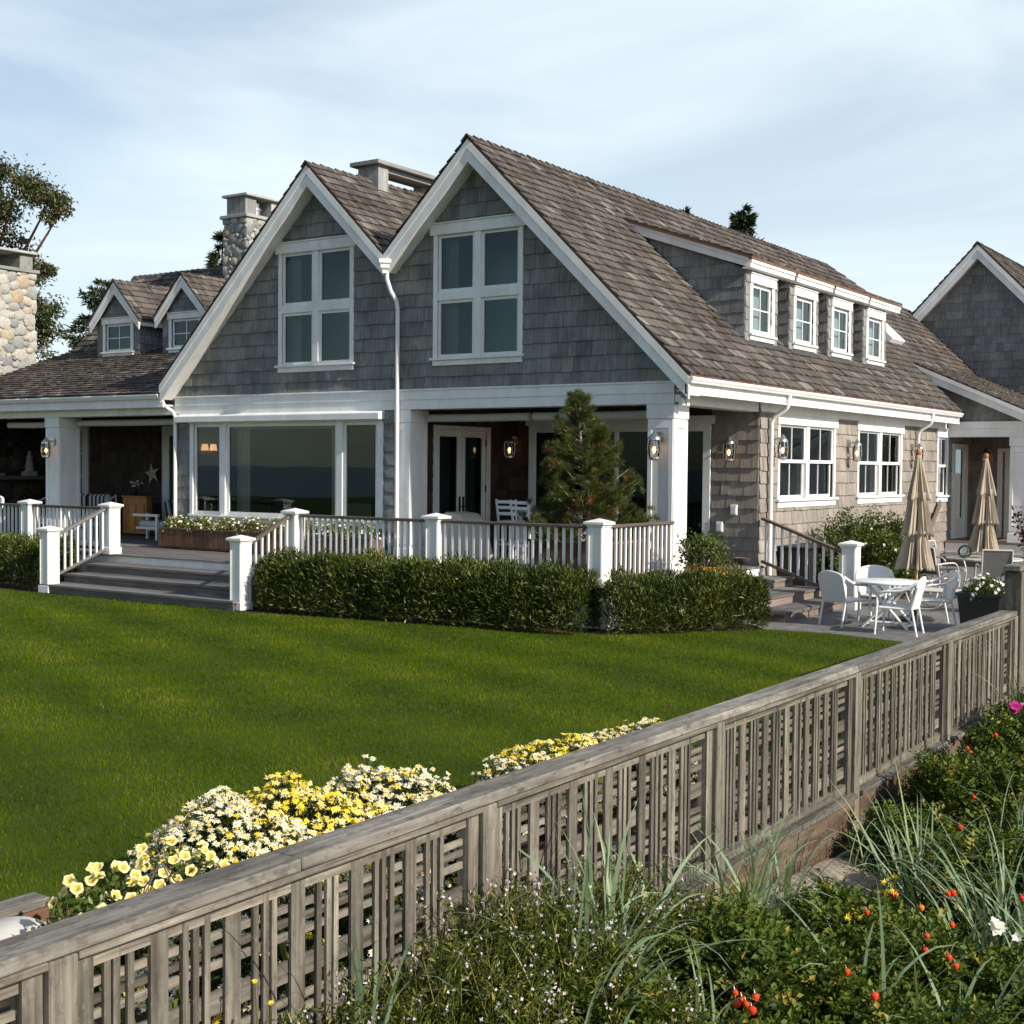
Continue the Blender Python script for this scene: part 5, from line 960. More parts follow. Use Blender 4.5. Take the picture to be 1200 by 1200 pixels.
def strap_chair(label):
    t = thing('strap_chair', label, 'garden chair', (0, 0, 0), 'grey strap chairs at the glass table')
    for s in (-1, 1):
        m = MB(); m.tube(arc([(s*.27, -.45, .98), (s*.27, -.26, .42), (s*.27, .24, .42), (s*.27, .30, .36)]), .016, 8); m.tube(arc([(s*.30, -.36, .66), (s*.32, -.05, .68), (s*.32, .20, .64), (s*.32, .30, .36), (s*.31, .24, .02)]), .016, 8); m.tube(arc([(s*.30, -.36, .66), (s*.31, -.30, .30), (s*.31, -.40, .0)]), .016, 8); m.build('side_frame', 'palemetal', t, smooth=True)
    m = MB()
    for i in range(10): f = .06+i/10; p = V(0, -.45, .98).lerp(V(0, -.26, .42), f*.92); m.obox(p, (.27, 0, 0), (0, .009, -.024), (0, .004, .0015))
    m.build('backrest', 'greystrap', t); m = MB()
    for i in range(8): m.box(-.27, .27, -.24+i*.06, -.195+i*.06, .425, .432)
    m.build('seat', 'greystrap', t); m = MB(); m.tube([(-.27, -.45, .98), (.27, -.45, .98)], .016, 8); m.tube([(-.31, -.1, .30), (.31, -.1, .30)], .014, 8); m.build('crossbar', 'palemetal', t); return t
sc = [((2.02, 6.35), (.35, .93), 'grey strap chair left of the farther umbrella, its slatted back towards the white set'), ((3.1, 6.45), (-.35, .93), 'grey strap chair right of the farther umbrella pole, its slatted back to the fence'), ((1.62, 8.3), (.9, -.3), 'grey strap chair on the house side of the glass table'), ((3.6, 8.1), (-.95, -.2), 'grey strap chair on the far fence side of the glass table')]
s0 = strap_chair(sc[0][2])
for i, (p, d, l) in enumerate(sc):
    o = s0 if i == 0 else copy_tree(s0, (p[0], p[1], .004), face(*d), l); o.location = (p[0], p[1], .004); o.rotation_euler = (0, 0, face(*d))
lg = thing('sun_lounger', 'low pale strap lounger with curved wheel end behind the white chairs', 'sun lounger', (3.05, 3.9, 0)); c = V(3.0, 4.0, .004); m = MB()
for s in (-1, 1): m.tube(arc([c+V(-1.0, s*.30, .34), c+V(.5, s*.30, .34), c+V(.9, s*.30, .34), c+V(1.15, s*.30, .20), c+V(1.25, s*.30, .02)]), .018, 8); m.tube(arc([c+V(-.75, s*.30, .34), c+V(-.6, s*.30, .06), c+V(-.2, s*.30, .05), c+V(0, s*.30, .34)]), .016, 8)
m.tube([c+V(-1, -.3, .34), c+V(-1, .3, .34)], .018, 8); m.build('frame', 'palemetal', lg, smooth=True); m = MB()
for i in range(26): m.box(c.x-.98+i*.072, c.x-.98+i*.072+.05, c.y-.29, c.y+.29, .345, .352)
m.build('strap', 'palemetal', lg)
# black cabinet by the wall behind the side railing; leaning board; trellis
t = thing('black_cabinet', 'black metal cabinet against the sunlit shingles behind the side steps railing', 'cabinet', (-.1, 5.0, 0)); m = MB(); m.box(-.40, .18, 4.25, 5.9, .05, .95); m.build('body', 'black', t, bevel=.02); m = MB(); m.box(-.42, .22, 4.22, 5.93, .95, 1.0); m.build('lid', 'iron', t, bevel=.01); m = MB(); m.box(.18, .20, 4.35, 5.05, .15, .88); m.box(.18, .20, 5.1, 5.8, .15, .88); m.build('door', 'iron', t, bevel=.008)
t = thing('leaning_board', 'brown board leaning on the shingles left of the far porch', 'board', (-.3, 14, 0)); m = MB(); m.beam((-.30, 13.55, .9), (-.36, 14.7, 1.66), .04, .16); m.build('plank', 'stairbrown', t, bevel=.004); m = MB(); m.beam((-.26, 13.6, .02), (-.30, 13.6, .98), .05, .06); m.build('prop', 'stairbrown', t)
# ------------------------------------------------------------------ porch furniture
sf = thing('striped_sofa', 'porch sofa with navy and cream striped cushions behind the left railing', 'sofa', (-18.9, 1.9, DZ)); m = MB(); x0, x1 = -20.2, -17.75; n = 30
def cushion(m, x0, x1, y0, y1, z0, z1, t=.5):
    m.obox(((x0+x1)/2, (y0+y1)/2, (z0+z1)/2), ((x1-x0)/2, 0, 0), (0, (y1-y0)/2, 0), (0, 0, (z1-z0)/2), t)
for i in range(3): a = x0+(x1-x0)*i/3; cushion(m, a+.01, a+(x1-x0)/3-.01, 2.25, 2.45, DZ+.42, DZ+1.02)
m.build('back_cushion', 'stripe', sf, bevel=.06); m = MB(); cushion(m, x0, x1, 1.6, 2.3, DZ+.30, DZ+.46); m.build('seat_cushion', 'stripe', sf, bevel=.04); m = MB()
m.tube(arc([(x1+.05, 2.5, DZ+1.0), (x1+.1, 2.1, DZ+.80), (x1+.1, 1.6, DZ+.62), (x1+.08, 1.55, DZ+.3), (x1+.12, 1.45, DZ)]), .022, 8); m.tube(arc([(x0-.05, 2.5, DZ+1.0), (x0-.1, 2.1, DZ+.80), (x0-.1, 1.6, DZ+.62), (x0-.08, 1.55, DZ)]), .022, 8); m.tube([(x1+.05, 2.5, DZ), (x1+.05, 2.5, DZ+1.0)], .022, 8); m.box(x0, x1, 1.6, 2.5, DZ+.24, DZ+.30); m.build('frame', 'whitechair', sf)
cb = thing('porch_cabinet', 'honey coloured beadboard cabinet on the shaded left porch', 'cabinet', (-16.9, 2.6, DZ)); x0, x1 = -17.32, -16.42; m = MB(); m.box(x0, x1, 2.40, 2.58, DZ+.05, DZ+.97); m.build('body', 'cabinet', cb, bevel=.006); m = MB(); m.box(x0-.02, x1+.02, 2.36, 2.60, DZ+.97, DZ+1.0); m.build('top', 'cabinet', cb, bevel=.004); m = MB()
for i in range(9): m.box(x0+.03+i*.089, x0+.03+i*.089+.085, 2.378, 2.398, DZ+.12, DZ+.78)
m.build('door', 'cabinet', cb, bevel=.003); m = MB(); m.lathe((x0+.22, 2.36, DZ+.58), [(.0, 0), (.02, .01), (.02, .03), (0, .04)], 8); m.build('knob', 'nickel', cb)
ac = thing('porch_armchair', 'white porch armchair with navy and cream striped cushion, left of the window planter', 'armchair', (-14.9, 2.0, DZ)); m = MB()
for (x, y) in ((-15.55, 1.7), (-14.75, 1.3), (-15.3, 2.5), (-14.5, 2.2)): m.box(x-.03, x+.03, y-.03, y+.03, DZ, DZ+.62, .5)
m.box(-15.6, -14.7, 1.28, 1.34, DZ+.56, DZ+.62, .5); m.box(-15.58, -14.74, 1.66, 1.72, DZ+.20, DZ+.25, .5); m.box(-15.5, -14.5, 1.3, 2.4, DZ+.26, DZ+.31, .5); m.build('frame', 'whitechair', ac); m = MB(); cushion(m, -15.45, -14.6, 1.34, 2.2, DZ+.31, DZ+.45); m.build('seat_cushion', 'stripe', ac, bevel=.04); m = MB(); m.obox((-14.66, 1.85, DZ+.68), (.06, 0, .02), (0, .36, 0), (-.06, 0, .26), .5); m.build('back_cushion', 'stripe', ac, bevel=.05)
vs_ = thing('flower_vase', 'small dark vase of white blossoms on the honey coloured porch cabinet', 'vase', (-16.95, 2.48, DZ+1.0)); m = MB(); m.lathe((-16.95, 2.48, DZ+1.0), [(.05, 0), (.08, .06), (.05, .13), (.06, .16), (.0, .15)], 12); m.build('vase', 'iron', vs_, smooth=True); m = MB(); m2 = MB()
for k in range(16):
    e = V(-16.95+random.gauss(0, .14), 2.48+random.gauss(0, .04), DZ+1.22+random.random()*.16); m.tube([(-16.95, 2.48, DZ+1.12), tuple(e)], .006, 4); m2.lathe(e, [(.0, -.02), (.03, -.01), (.028, .015), (0, .025)], 7)
m.build('stem', 'hedge', vs_); m2.build('blossom', 'whitepetal', vs_)
st = thing('wall_star', 'pale five pointed tin star hung on the dark porch wall above the cabinet', 'wall star', (-17.6, 3.45, 2.2)); m = MB(); c = V(-17.30, 3.33, 2.22)
for k in range(5):
    a = math.pi/2+k*2*math.pi/5+.2; tip = c+V(math.cos(a)*.29, -.0, math.sin(a)*.29); l = c+V(math.cos(a-.63)*.10, 0, math.sin(a-.63)*.10); r = c+V(math.cos(a+.63)*.12, 0, math.sin(a+.63)*.12); top = c+V(0, -.09, 0); m.raw([tip, l, r, top], [(0, 1, 3), (0, 3, 2), (0, 2, 1)], .5)
m.build('star', 'cream', st)
lh = thing('model_lighthouse', 'small white model lighthouse standing on the dark fireplace mantel', 'ornament', (-21.3, 2.9, 2.12)); m = MB(); m.lathe((-21.33, 2.55, 2.24), [(.13, 0), (.075, .38), (.09, .39), (.09, .42), (.05, .43), (.05, .52), (0, .58)], 10); m.build('tower', 'capwood', lh); m = MB(); m.box(-21.48, -21.22, 2.40, 2.72, 2.12, 2.24); m.build('base', 'capwood', lh)
bo = thing('wooden_bird', 'pale carved bird and driftwood on the fireplace mantel', 'ornament', (-21.3, 1.2, 2.12)); m = MB(); m.lathe((-21.35, 1.15, 2.12), [(.06, 0), (.09, .06), (.06, .16), (.04, .2), (0, .26)], 10); m.build('bird', 'white', bo, smooth=True); m = MB(); m.box(-21.42, -21.3, 1.3, 1.8, 2.12, 2.2); m.build('driftwood', 'capwood', bo, bevel=.02)
wr = thing('wicker_rocker', 'white wicker rocking chair behind the railing at the left edge of the porch', 'rocking chair', (-18.2, -.6, DZ)); m = MB(); c = V(-18.25, -.9, DZ); m.tube(arc([c+V(-.32, .1, .45), c+V(-.34, .25, .82), c+V(-.2, .32, .98), c+V(.2, .32, .98), c+V(.34, .25, .82), c+V(.32, .1, .45)]), .03, 8); m.build('back_rim', 'whitechair', wr, smooth=True); m = MB(); m.prism([c+V(-.30, .12, .45), c+V(.30, .12, .45), c+V(.30, .26, .85), c+V(.18, .30, .95), c+V(-.18, .30, .95), c+V(-.30, .26, .85)], (0, .03, 0), .5); m.build('backrest', 'weave', wr); m = MB(); m.box(c.x-.32, c.x+.32, c.y-.4, c.y+.15, DZ+.40, DZ+.45); m.build('seat', 'weave', wr); m = MB()
for s in (-1, 1): m.tube(arc([c+V(s*.34, .24, .75), c+V(s*.38, -.1, .66), c+V(s*.38, -.38, .64), c+V(s*.36, -.42, .4), c+V(s*.34, -.4, .1)]), .025, 8); m.tube(arc([c+V(s*.34, -.5, .10), c+V(s*.34, -.1, .03), c+V(s*.34, .5, .12)]), .022, 8); m.tube([c+V(s*.32, .1, .45), c+V(s*.33, .15, .06)], .02, 8)
m.build('frame', 'whitechair', wr, smooth=True)
def bar_chair(label):
    t = thing('bar_chair', label, 'bar chair', (0, 0, 0), 'white ladderback bar chairs on the porch')
    for x in (-.19, .19):
        m = MB(); m.beam((x, .19, 0), (x*.95, .17, .74), .035, .035, t=.5); m.build('leg', 'whitechair', t); m = MB(); m.beam((x, -.20, 0), (x, -.18, .74), .035, .035, t=.5); m.beam((x, -.18, .74), (x*1.08, -.27, 1.18), .035, .035, t=.5); m.build('back_post', 'whitechair', t)
    m = MB(); m.box(-.22, .22, -.2, .22, .72, .76, .5); m.build('seat', 'whitechair', t, bevel=.01); m = MB()
    for z in (.90, 1.02, 1.13): m.box(-.19, .19, -.205-(z-.74)*.2, -.185-(z-.74)*.2, z-.03, z+.03, .5)
    m.build('back_slat', 'whitechair', t); m = MB()
    for y in (-.19, .18): m.box(-.18, .18, y-.012, y+.012, .28, .31, .5)
    for x in (-.19, .19): m.box(x-.012, x+.012, -.17, .17, .36, .39, .5)
    m.build('rung', 'whitechair', t); return t
bc = bar_chair('white ladderback bar chair left of the pine, nearer the french doors'); bc.location = (-4.95, 1.75, DZ); bc.rotation_euler = (0, 0, R_(12)); copy_tree(bc, (-4.38, 1.45, DZ), R_(0), 'white ladderback bar chair half hidden by the pine')
bt = thing('bar_table', 'white porch table behind the bar chairs', 'table', (-4.5, 2.5, DZ)); m = MB(); m.box(-5.2, -3.9, 2.2, 2.9, DZ+.90, DZ+.94); m.build('table_top', 'white', bt, bevel=.01); m = MB()
for x in (-5.1, -4.0):
    for y in (2.3, 2.8): m.box(x-.03, x+.03, y-.03, y+.03, DZ, DZ+.9, .5)
m.build('leg', 'white', bt)
cv = thing('covered_chair', 'low porch seat under a loose cream cloth cover behind the railing', 'covered seat', (-5.3, .6, DZ)); m = MB(); m.prism([(-5.75, .3, DZ+.02), (-4.85, .3, DZ+.02), (-4.95, .3, DZ+.45), (-5.15, .3, DZ+.9), (-5.6, .3, DZ+.95)], (0, .8, 0)); m.build('cover', 'cream', cv, bevel=.08)
rock = thing('boulder', 'pale rounded boulder in the flower bed at the left edge', 'boulder', (3.98, -15.8, 0)); m = MB(); m.lathe((3.98, -15.72, -.05), [(.0, 0), (.20, .02), (.24, .10), (.20, .18), (.10, .235), (.0, .245)], 18); m.build('stone', 'boulder', rock, smooth=True)
# ------------------------------------------------------------------ vegetation
def jit(n, s): return RNG.normal(0, s, (n, 3))
def tnt(n, m, s): return RNG.normal(m, s, n)
# lawn blades: one dense mat of real blades, denser and finer near the camera
def point_in(poly, x, y):
    c = np.zeros(len(x), bool); n = len(poly)
    for i in range(n):
        (x0, y0), (x1, y1) = poly[i], poly[(i+1) % n]
        if y0 == y1: continue
        k = ((y0 > y) != (y1 > y)) & (x < (x1-x0)*(y-y0)/(y1-y0)+x0); c ^= k
    return c
def make_lawn():
    cam = np.array([9.68, -19.7]); X = []; Y = []
    for (d0, d1, den) in ((5, 9, 2600), (9, 13, 2000), (13, 18, 1300), (18, 24, 750), (24, 32, 350)):
        # wedge of the lawn in the camera's view
        a0, a1 = R_(90+34.2-24), R_(90+34.2+24.5); area = (d1*d1-d0*d0)/2*(a1-a0); n = int(area*den); r = np.sqrt(RNG.uniform(d0*d0, d1*d1, n)); a = RNG.uniform(a0, a1, n); x = cam[0]+r*np.cos(a); y = cam[1]+r*np.sin(a); k = point_in(LAWN, x, y); X.append(x[k]); Y.append(y[k])
    x = np.concatenate(X); y = np.concatenate(Y); n = len(x); d = np.hypot(x-cam[0], y-cam[1]); w = np.where(d < 9, .0045, np.where(d < 13, .0055, np.where(d < 18, .008, np.where(d < 24, .011, .015))))*RNG.uniform(.7, 1.3, n)
    # clumps, mowing passes and dry patches change colour and height
    pass_ = np.sin((x*.34+y*.94)*2*np.pi/1.5); pat = np.sin(x*1.1+.6*y)*np.sin(y*.9-.4*x+1.3)+.6*np.sin(x*2.7+1.1)*np.sin(y*3.1-.8)+.4*np.sin(x*6.1-y*4.3)
    h = .042*RNG.uniform(.55, 1.25, n)*(1+.12*pat); lean = rdir(n)*.55; lean[:, 2] = 1; lean = nrmz(lean); az = RNG.uniform(0, 2*np.pi, n); S = np.stack([np.cos(az), np.sin(az), np.zeros(n)], 1)*w[:, None]/2
    P = np.stack([x, y, np.full(n, -.004)], 1); T = P+lean*h[:, None]; Vt = np.stack([P-S, P+S, T], 1).reshape(-1, 3); F = np.arange(3*n).reshape(-1, 3)
    t = .46+.19*pass_+.14*pat+RNG.normal(0, .13, n); dry = RNG.random(n) < .03; t[dry] = RNG.uniform(.85, 1.0, dry.sum())
    tag(np_mesh('lawn_grass', Vt, F, t, 'grass'), kind='stuff')
make_lawn()
# hedges: a solid mass of narrow leaves
def hedge(label, pts, w, h, n, loc):
    t = thing('clipped_hedge', label, 'hedge', loc); pts = np.array(pts, float); seg = np.linalg.norm(np.diff(pts, axis=0), axis=1); cum = np.r_[0, np.cumsum(seg)]; L = cum[-1]
    s = RNG.uniform(-w*.45, L+w*.45, n); sc_ = np.clip(s, 0, L-1e-6); i = np.clip(np.searchsorted(cum, sc_, 'right')-1, 0, len(seg)-1); f = (sc_-cum[i])/seg[i]; c = pts[i]+(pts[i+1]-pts[i])*f[:, None]; d = (pts[i+1]-pts[i])/seg[i][:, None]; nr = np.stack([-d[:, 1], d[:, 0]], 1)
    over = s-sc_; th = RNG.uniform(-.15, np.pi+.15, n); rr = RNG.uniform(.72, 1.03, n); bumpy = 1+.05*np.sin(s*3.1+2*th)+.05*np.sin(s*7.3-3*th)+.03*np.sin(s*13+5*th); e = .42; endk = np.sqrt(np.clip(1-(over/(w*.5))**2, .05, 1))
    cs, sn = np.cos(th), np.sin(th); ox = np.sign(cs)*np.abs(cs)**e*w/2*rr*bumpy*endk; oz = np.sign(sn)*np.abs(sn)**e; z = np.where(oz > 0, .05+oz*(h-.05)*rr*bumpy*(.75+.25*endk), .05+RNG.uniform(0, .25, n)); low = RNG.random(n) < .30; z = np.where(low, RNG.uniform(.03, h*.75, n), z); ox = np.where(low, np.sign(cs)*w/2*rr*endk*bumpy*.98, ox)
    P = np.stack([c[:, 0]+nr[:, 0]*ox+d[:, 0]*over, c[:, 1]+nr[:, 1]*ox+d[:, 1]*over, z], 1); out = np.stack([nr[:, 0]*ox/w*2+d[:, 0]*over, nr[:, 1]*ox/w*2+d[:, 1]*over, np.clip(z/h*1.3-.2, -.1, 1)], 1)
    sh = RNG.random(n) < .05; P = P+nrmz(out)*np.where(sh, RNG.uniform(.02, .09, n), 0)[:, None]; D = nrmz(nrmz(out)*.55+rdir(n, .75)*.9); Vt, F, T = leaves(P, D, rdir(n, .6), RNG.uniform(.07, .13, n), RNG.uniform(.016, .026, n), .44+.17*np.sin(s*2.3)*np.sin(th*2+s)+.12*np.sin(s*5.7+1)*np.sin(th*3)+np.where(RNG.random(n) < .04, .45, 0)+RNG.normal(0, .20, n)); np_mesh('foliage', Vt, F, T, 'hedge', t)
    m = MB(); ns = max(2, int(L/.35))
    for k in range(ns):
        a = L*(k+.5)/ns; j = min(max(int(np.searchsorted(cum, a, 'right'))-1, 0), len(seg)-1); q = pts[j]+(pts[j+1]-pts[j])*((a-cum[j])/seg[j])
        for b in range(3): m.tube([(q[0]+random.uniform(-.05, .05), q[1]+random.uniform(-.05, .05), -.02), (q[0]+random.uniform(-.15, .15), q[1]+random.uniform(-.15, .15), h*.4), (q[0]+random.uniform(-.25, .25), q[1]+random.uniform(-.25, .25), h*.8)], [.014, .010, .004], 5)
    m.build('stem', 'bark', t); return t
hedge('long dark green hedge before the deck railing, from the front steps to the corner post', [(-6.2, -3.25), (-4.5, -3.05), (-2.6, -2.92), (-.85, -2.78)], .98, .93, 44000, (-3.5, -3, 0))
hedge('rounded dark green hedge at the house corner, ending beside the side steps', [(-.12, -2.25), (.50, -1.42), (1.00, -.62)], .88, .83, 17000, (.6, -1.4, 0))
hedge('short dark green hedge left of the front steps at the photo edge', [(-16.5, -3.35), (-12.65, -3.2)], .95, .95, 22000, (-14, -3.3, 0))
# generic shrub from leaf sprays on twigs
def shrub(name, label, cat, loc, r, h, mat, nst, nl, ll, lw, z0=0, up=.5, stem='bark', group=None, tm=.5, ts=.22, dens=.5):
    t = thing(name, label, cat, loc, group); b = np.array(loc, float); m = MB(); Ps = []; Ds = []
    for k in range(nst):
        d = rdir(1, up)[0]; L = random.uniform(.55, 1.0); tip = b+np.array([d[0]*r*L, d[1]*r*L, z0+max(.12, abs(d[2]))*(h-z0)*L*1.05]); mid = (b+tip)/2+np.array([d[0]*r*.15, d[1]*r*.15, .08*h]); base = b+np.array([d[0]*r*.12, d[1]*r*.12, z0])
        m.tube([base, mid, tip], [.010+.004*r, .007, .003], 5)
        n = nl; f = RNG.uniform(dens, 1.06, n)[:, None]; p = np.where(f < .5, base+(mid-base)*f*2, mid+(tip-mid)*(f-.5)*2)+RNG.normal(0, ll*.9, (n, 3)); Ps.append(p); Ds.append(nrmz(np.tile(d, (n, 1))*.5+rdir(n, .25)))
    P = np.concatenate(Ps); D = np.concatenate(Ds); n = len(P); Vt, F, T = leaves(P, D, rdir(n, .7), ll*RNG.uniform(.7, 1.3, n), lw*RNG.uniform(.7, 1.3, n), tnt(n, tm, ts)); np_mesh('foliage', Vt, F, T, mat, t); m.build('stem', stem, t); return t
shrub('potted_shrub', 'loose green and bronze shrub growing in the half barrel planter by the corner column', 'shrub', (.40, -.55, .84), .52, .72, 'shrub', 34, 46, .065, .032, 0, .7, tm=.55)
sb = shrub('flowering_bush', 'rounded bush with small white flowers against the sunlit side wall under the paired windows', 'bush', (.72, 5.9, 0), 1.35, 1.62, 'shrub', 300, 200, .065, .035, .05, .40, tm=.56, dens=.5)
def blooms(name, C, N, r, petals, mat, parent, t0, ts, cup=.15, pw=.45, len_j=.15):
    """flat open flowers: petals as leaf diamonds round each centre"""
    n = len(C); N = nrmz(N); A = nrmz(np.cross(N, rdir(n))); B = np.cross(N, A); out = []
    tt = t0 if isinstance(t0, np.ndarray) else np.full(n, t0)
    for k in range(petals):
        a = 2*np.pi*k/petals+RNG.uniform(-.12, .12, n); D = A*np.cos(a)[:, None]+B*np.sin(a)[:, None]+N*(cup+RNG.normal(0, .12, n))[:, None]; out.append(leaves(C, D, N, r*(1+RNG.normal(0, len_j, n)), r*pw, tt+RNG.normal(0, ts, n), .05))
    Vt, F, T = join(out); return tag(np_mesh(name, Vt, F, T, mat, parent), kind='stuff' if n > 60 else None)
def eyes(name, C, N, r, mat, parent):
    n = len(C); N = nrmz(N); A = nrmz(np.cross(N, rdir(n))); B = np.cross(N, A); K = 6; ring = [C+(A*math.cos(2*math.pi*k/K)+B*math.sin(2*math.pi*k/K))*r for k in range(K)]; Vt = np.stack(ring+[C+N*r*.55], 1).reshape(-1, 3); b = np.arange(n)[:, None]*(K+1); F = np.concatenate([b+np.array([[k, (k+1) % K, K]]) for k in range(K)]); return tag(np_mesh(name, Vt, F, np.full(len(F), .5), mat, parent), kind='stuff')
c = np.array([.72, 5.9, .80]); d = rdir(90, .25); C_ = c+d*np.array([1.25, 1.25, .80]); blooms('blossom', C_, d, .035, 5, 'whitepetal', sb, .3, .2)
# --- daisies and petunias in the flower bed
def daisy_bed(label, c, rx, ry, h, n, yellow, rot=-.1):
    t = thing('daisy_plant', label, 'daisies', c, 'daisy plants behind the fence'); c = np.array(c, float); d = rdir(n, .15); d[:, 2] = np.abs(d[:, 2]); d = nrmz(d)
    rad = 1+.13*np.sin(d[:, 0]*5+c[1])*np.cos(d[:, 1]*4+c[0])+.05*RNG.normal(size=n); q = d*np.array([rx, ry, h])*rad[:, None]; cr, sr = math.cos(rot), math.sin(rot); q[:, :2] = q[:, :2]@np.array([[cr, sr], [-sr, cr]]); C = c+q; N = nrmz(d*.6+np.array([.35, -.25, .75])+jit(n, .28))
    yy = yellow(C); fz = RNG.random(n) < .05; yy = np.where(fz, 1.0, yy); rz = .027*RNG.uniform(.72, 1.12, n)*np.where(fz, .7, 1); blooms('petal', C, N, rz, 11, 'petal', t, yy, .07, .10, .34); bd = RNG.integers(0, n, n//5); eyes('bud', C[bd]-d[bd]*.03+RNG.normal(0, .018, (n//5, 3)), N[bd], .007, 'petal', t); eyes('flower_centre', C+N*.003, N, .0095, 'eye', t)
    # buds, stems and leaves below the heads
    m = int(n*20); k = RNG.integers(0, n, m); f = RNG.uniform(.25, .97, m)[:, None]; P = c+(C[k]-c)*f+RNG.normal(0, .025, (m, 3)); P[:, 2] = np.maximum(P[:, 2], .02); Vt, F, T = leaves(P, nrmz(d[k]*.5+rdir(m, .5)), rdir(m, .5), RNG.uniform(.02, .05, m), RNG.uniform(.006, .014, m), tnt(m, .5, .28)); np_mesh('foliage', Vt, F, T, 'daisyleaf', t)
    sd = MB()
    for i in range(0, n, 4): sd.tube([c+(C[i]-c)*.15, c+(C[i]-c)*.6+np.array([0, 0, .02]), C[i]], .003, 4, cap=False)
    sd.build('stem', 'daisyleaf', t)
mixw = lambda a, b: (lambda C: np.where(RNG.random(len(C)) < a, RNG.uniform(.55, .95, len(C)), RNG.uniform(0, b, len(C))))
daisy_bed('white daisy plant nearest the petunias, few yellow heads', (4.12, -14.42, .02), .52, .50, .52, 1400, mixw(.10, .4)); daisy_bed('golden yellow daisy plant between two whiter ones', (4.22, -13.98, .02), .46, .50, .54, 1250, mixw(.90, .6)); daisy_bed('taller cream white daisy plant right of the golden one', (4.42, -13.38, .02), .48, .52, .55, 1350, mixw(.16, .35))
daisy_bed('pale daisy plant at the right end of the first drift, against the fence', (4.82, -13.25, .02), .40, .40, .42, 700, mixw(.2, .5))
daisy_bed('white daisy plant at the left of the second drift along the fence', (4.62, -12.10, .02), .40, .38, .40, 640, mixw(.08, .4)); daisy_bed('bright yellow daisy plant in the middle of the second drift', (4.58, -11.62, .02), .42, .50, .45, 850, mixw(.88, .6)); daisy_bed('cream daisy plant at the far end of the second drift', (4.74, -10.80, .02), .42, .78, .44, 1000, mixw(.15, .55))
daisy_bed('low white daisies seen through the near lattice panel', (5.15, -14.9, .0), .50, .95, .42, 420, mixw(.12, .4))
def petunia(label, c, n, r=.32, h=.38, s=.031):
    t = thing('petunia_plant', label, 'petunias', c, 'petunias in the flower bed'); c = np.array(c, float); d = rdir(n, .6); d[:, 2] = np.abs(d[:, 2]); C = c+d*np.array([r, r, h])*RNG.uniform(.8, 1.1, (n, 1)); N = nrmz(d*.5+np.array([.45, -.5, .45])+jit(n, .35)); A = nrmz(np.cross(N, rdir(n))); B = np.cross(N, A); K = 20; R0 = np.full(n, .006); 
    rings = []
    for (rr, z, wv) in ((.12, -.95, 0), (.22, -.35, 0), (.62, .02, .05), (1.0, .05, .08)):
        for k in range(K):
            a = 2*math.pi*k/K; q = s*rr*(1+wv*math.cos(5*a)); rings.append(C+(A*math.cos(a)+B*math.sin(a))*q+N*s*(z+(.10*math.sin(5*a+1) if rr == 1 else 0)))
    Vt = np.stack(rings, 1).reshape(-1, 3); b = np.arange(n)[:, None]*(4*K); Fs = []; Ts = []
    for j in range(3):
        for k in range(K): Fs.append(b+np.array([[j*K+k, j*K+(k+1) % K, (j+1)*K+(k+1) % K, (j+1)*K+k]])); Ts.append(np.full(n, (.55, .80, .12)[j])+RNG.normal(0, .08, n))
    np_mesh('petal', Vt, np.concatenate(Fs), np.concatenate(Ts), 'petunia', t); m = n*34; P = c+rdir(m, .4)*np.array([r, r, h])*RNG.uniform(.3, .98, (m, 1)); P[:, 2] = np.maximum(P[:, 2], .02); Vt, F, T = leaves(P, rdir(m, .4), rdir(m, .7), RNG.uniform(.03, .055, m), RNG.uniform(.02, .03, m), tnt(m, .5, .2)); np_mesh('foliage', Vt, F, T, 'shrub', t)
petunia('pale yellow petunias at the left of the bed beside the timber edging', (4.42, -15.55, .02), 50, .34, .46); petunia('pale yellow petunias under the wire hoop, next to the white daisies', (4.42, -15.08, .04), 56, .34, .48)
wh = thing('wire_hoop', 'thin rusty wire hoop support standing among the yellow petunias', 'plant support', (4.75, -15.45, 0)); m = MB()
for a in (0, 1.57): 
    ux, uy = math.cos(a)*.13, math.sin(a)*.13; m.tube(arc([(4.75-ux, -15.45-uy, 0), (4.75-ux, -15.45-uy, .36), (4.75-ux*.6, -15.45-uy*.6, .46), (4.75, -15.45, .55), (4.75+ux*.6, -15.45+uy*.6, .46), (4.75+ux, -15.45+uy, .36), (4.75+ux, -15.45+uy, 0)]), .004, 5)
m.tube([(4.75+.13*math.cos(k*.393), -15.45+.13*math.sin(k*.393), .28) for k in range(17)], .0035, 5); m.build('hoop', 'bark', wh)
# iris leaves behind the near lattice
for i, (x, y) in enumerate(((5.75, -16.9), (5.6, -16.2), (5.7, -15.4), (5.4, -14.6))):
    t = thing('iris_plant', ('broad green iris leaves behind the lattice at the left edge of the photo', 'broad green iris leaves in the soil right of the first fence post', 'broad green iris leaves behind the middle of the near lattice panel', 'broad green iris leaves among the low white daisies')[i], 'iris', (x, y, 0)); n = 9; P = np.array([x, y, 0])+jit(n, .04)*np.array([1, 1, 0]); D = rdir(n, 2.2); Vt, F, T = leaves(P, D, rdir(n), RNG.uniform(.4, .62, n), RNG.uniform(.03, .04, n), tnt(n, .8, .1), .05); np_mesh('leaf', Vt, F, T, 'shrub', t)
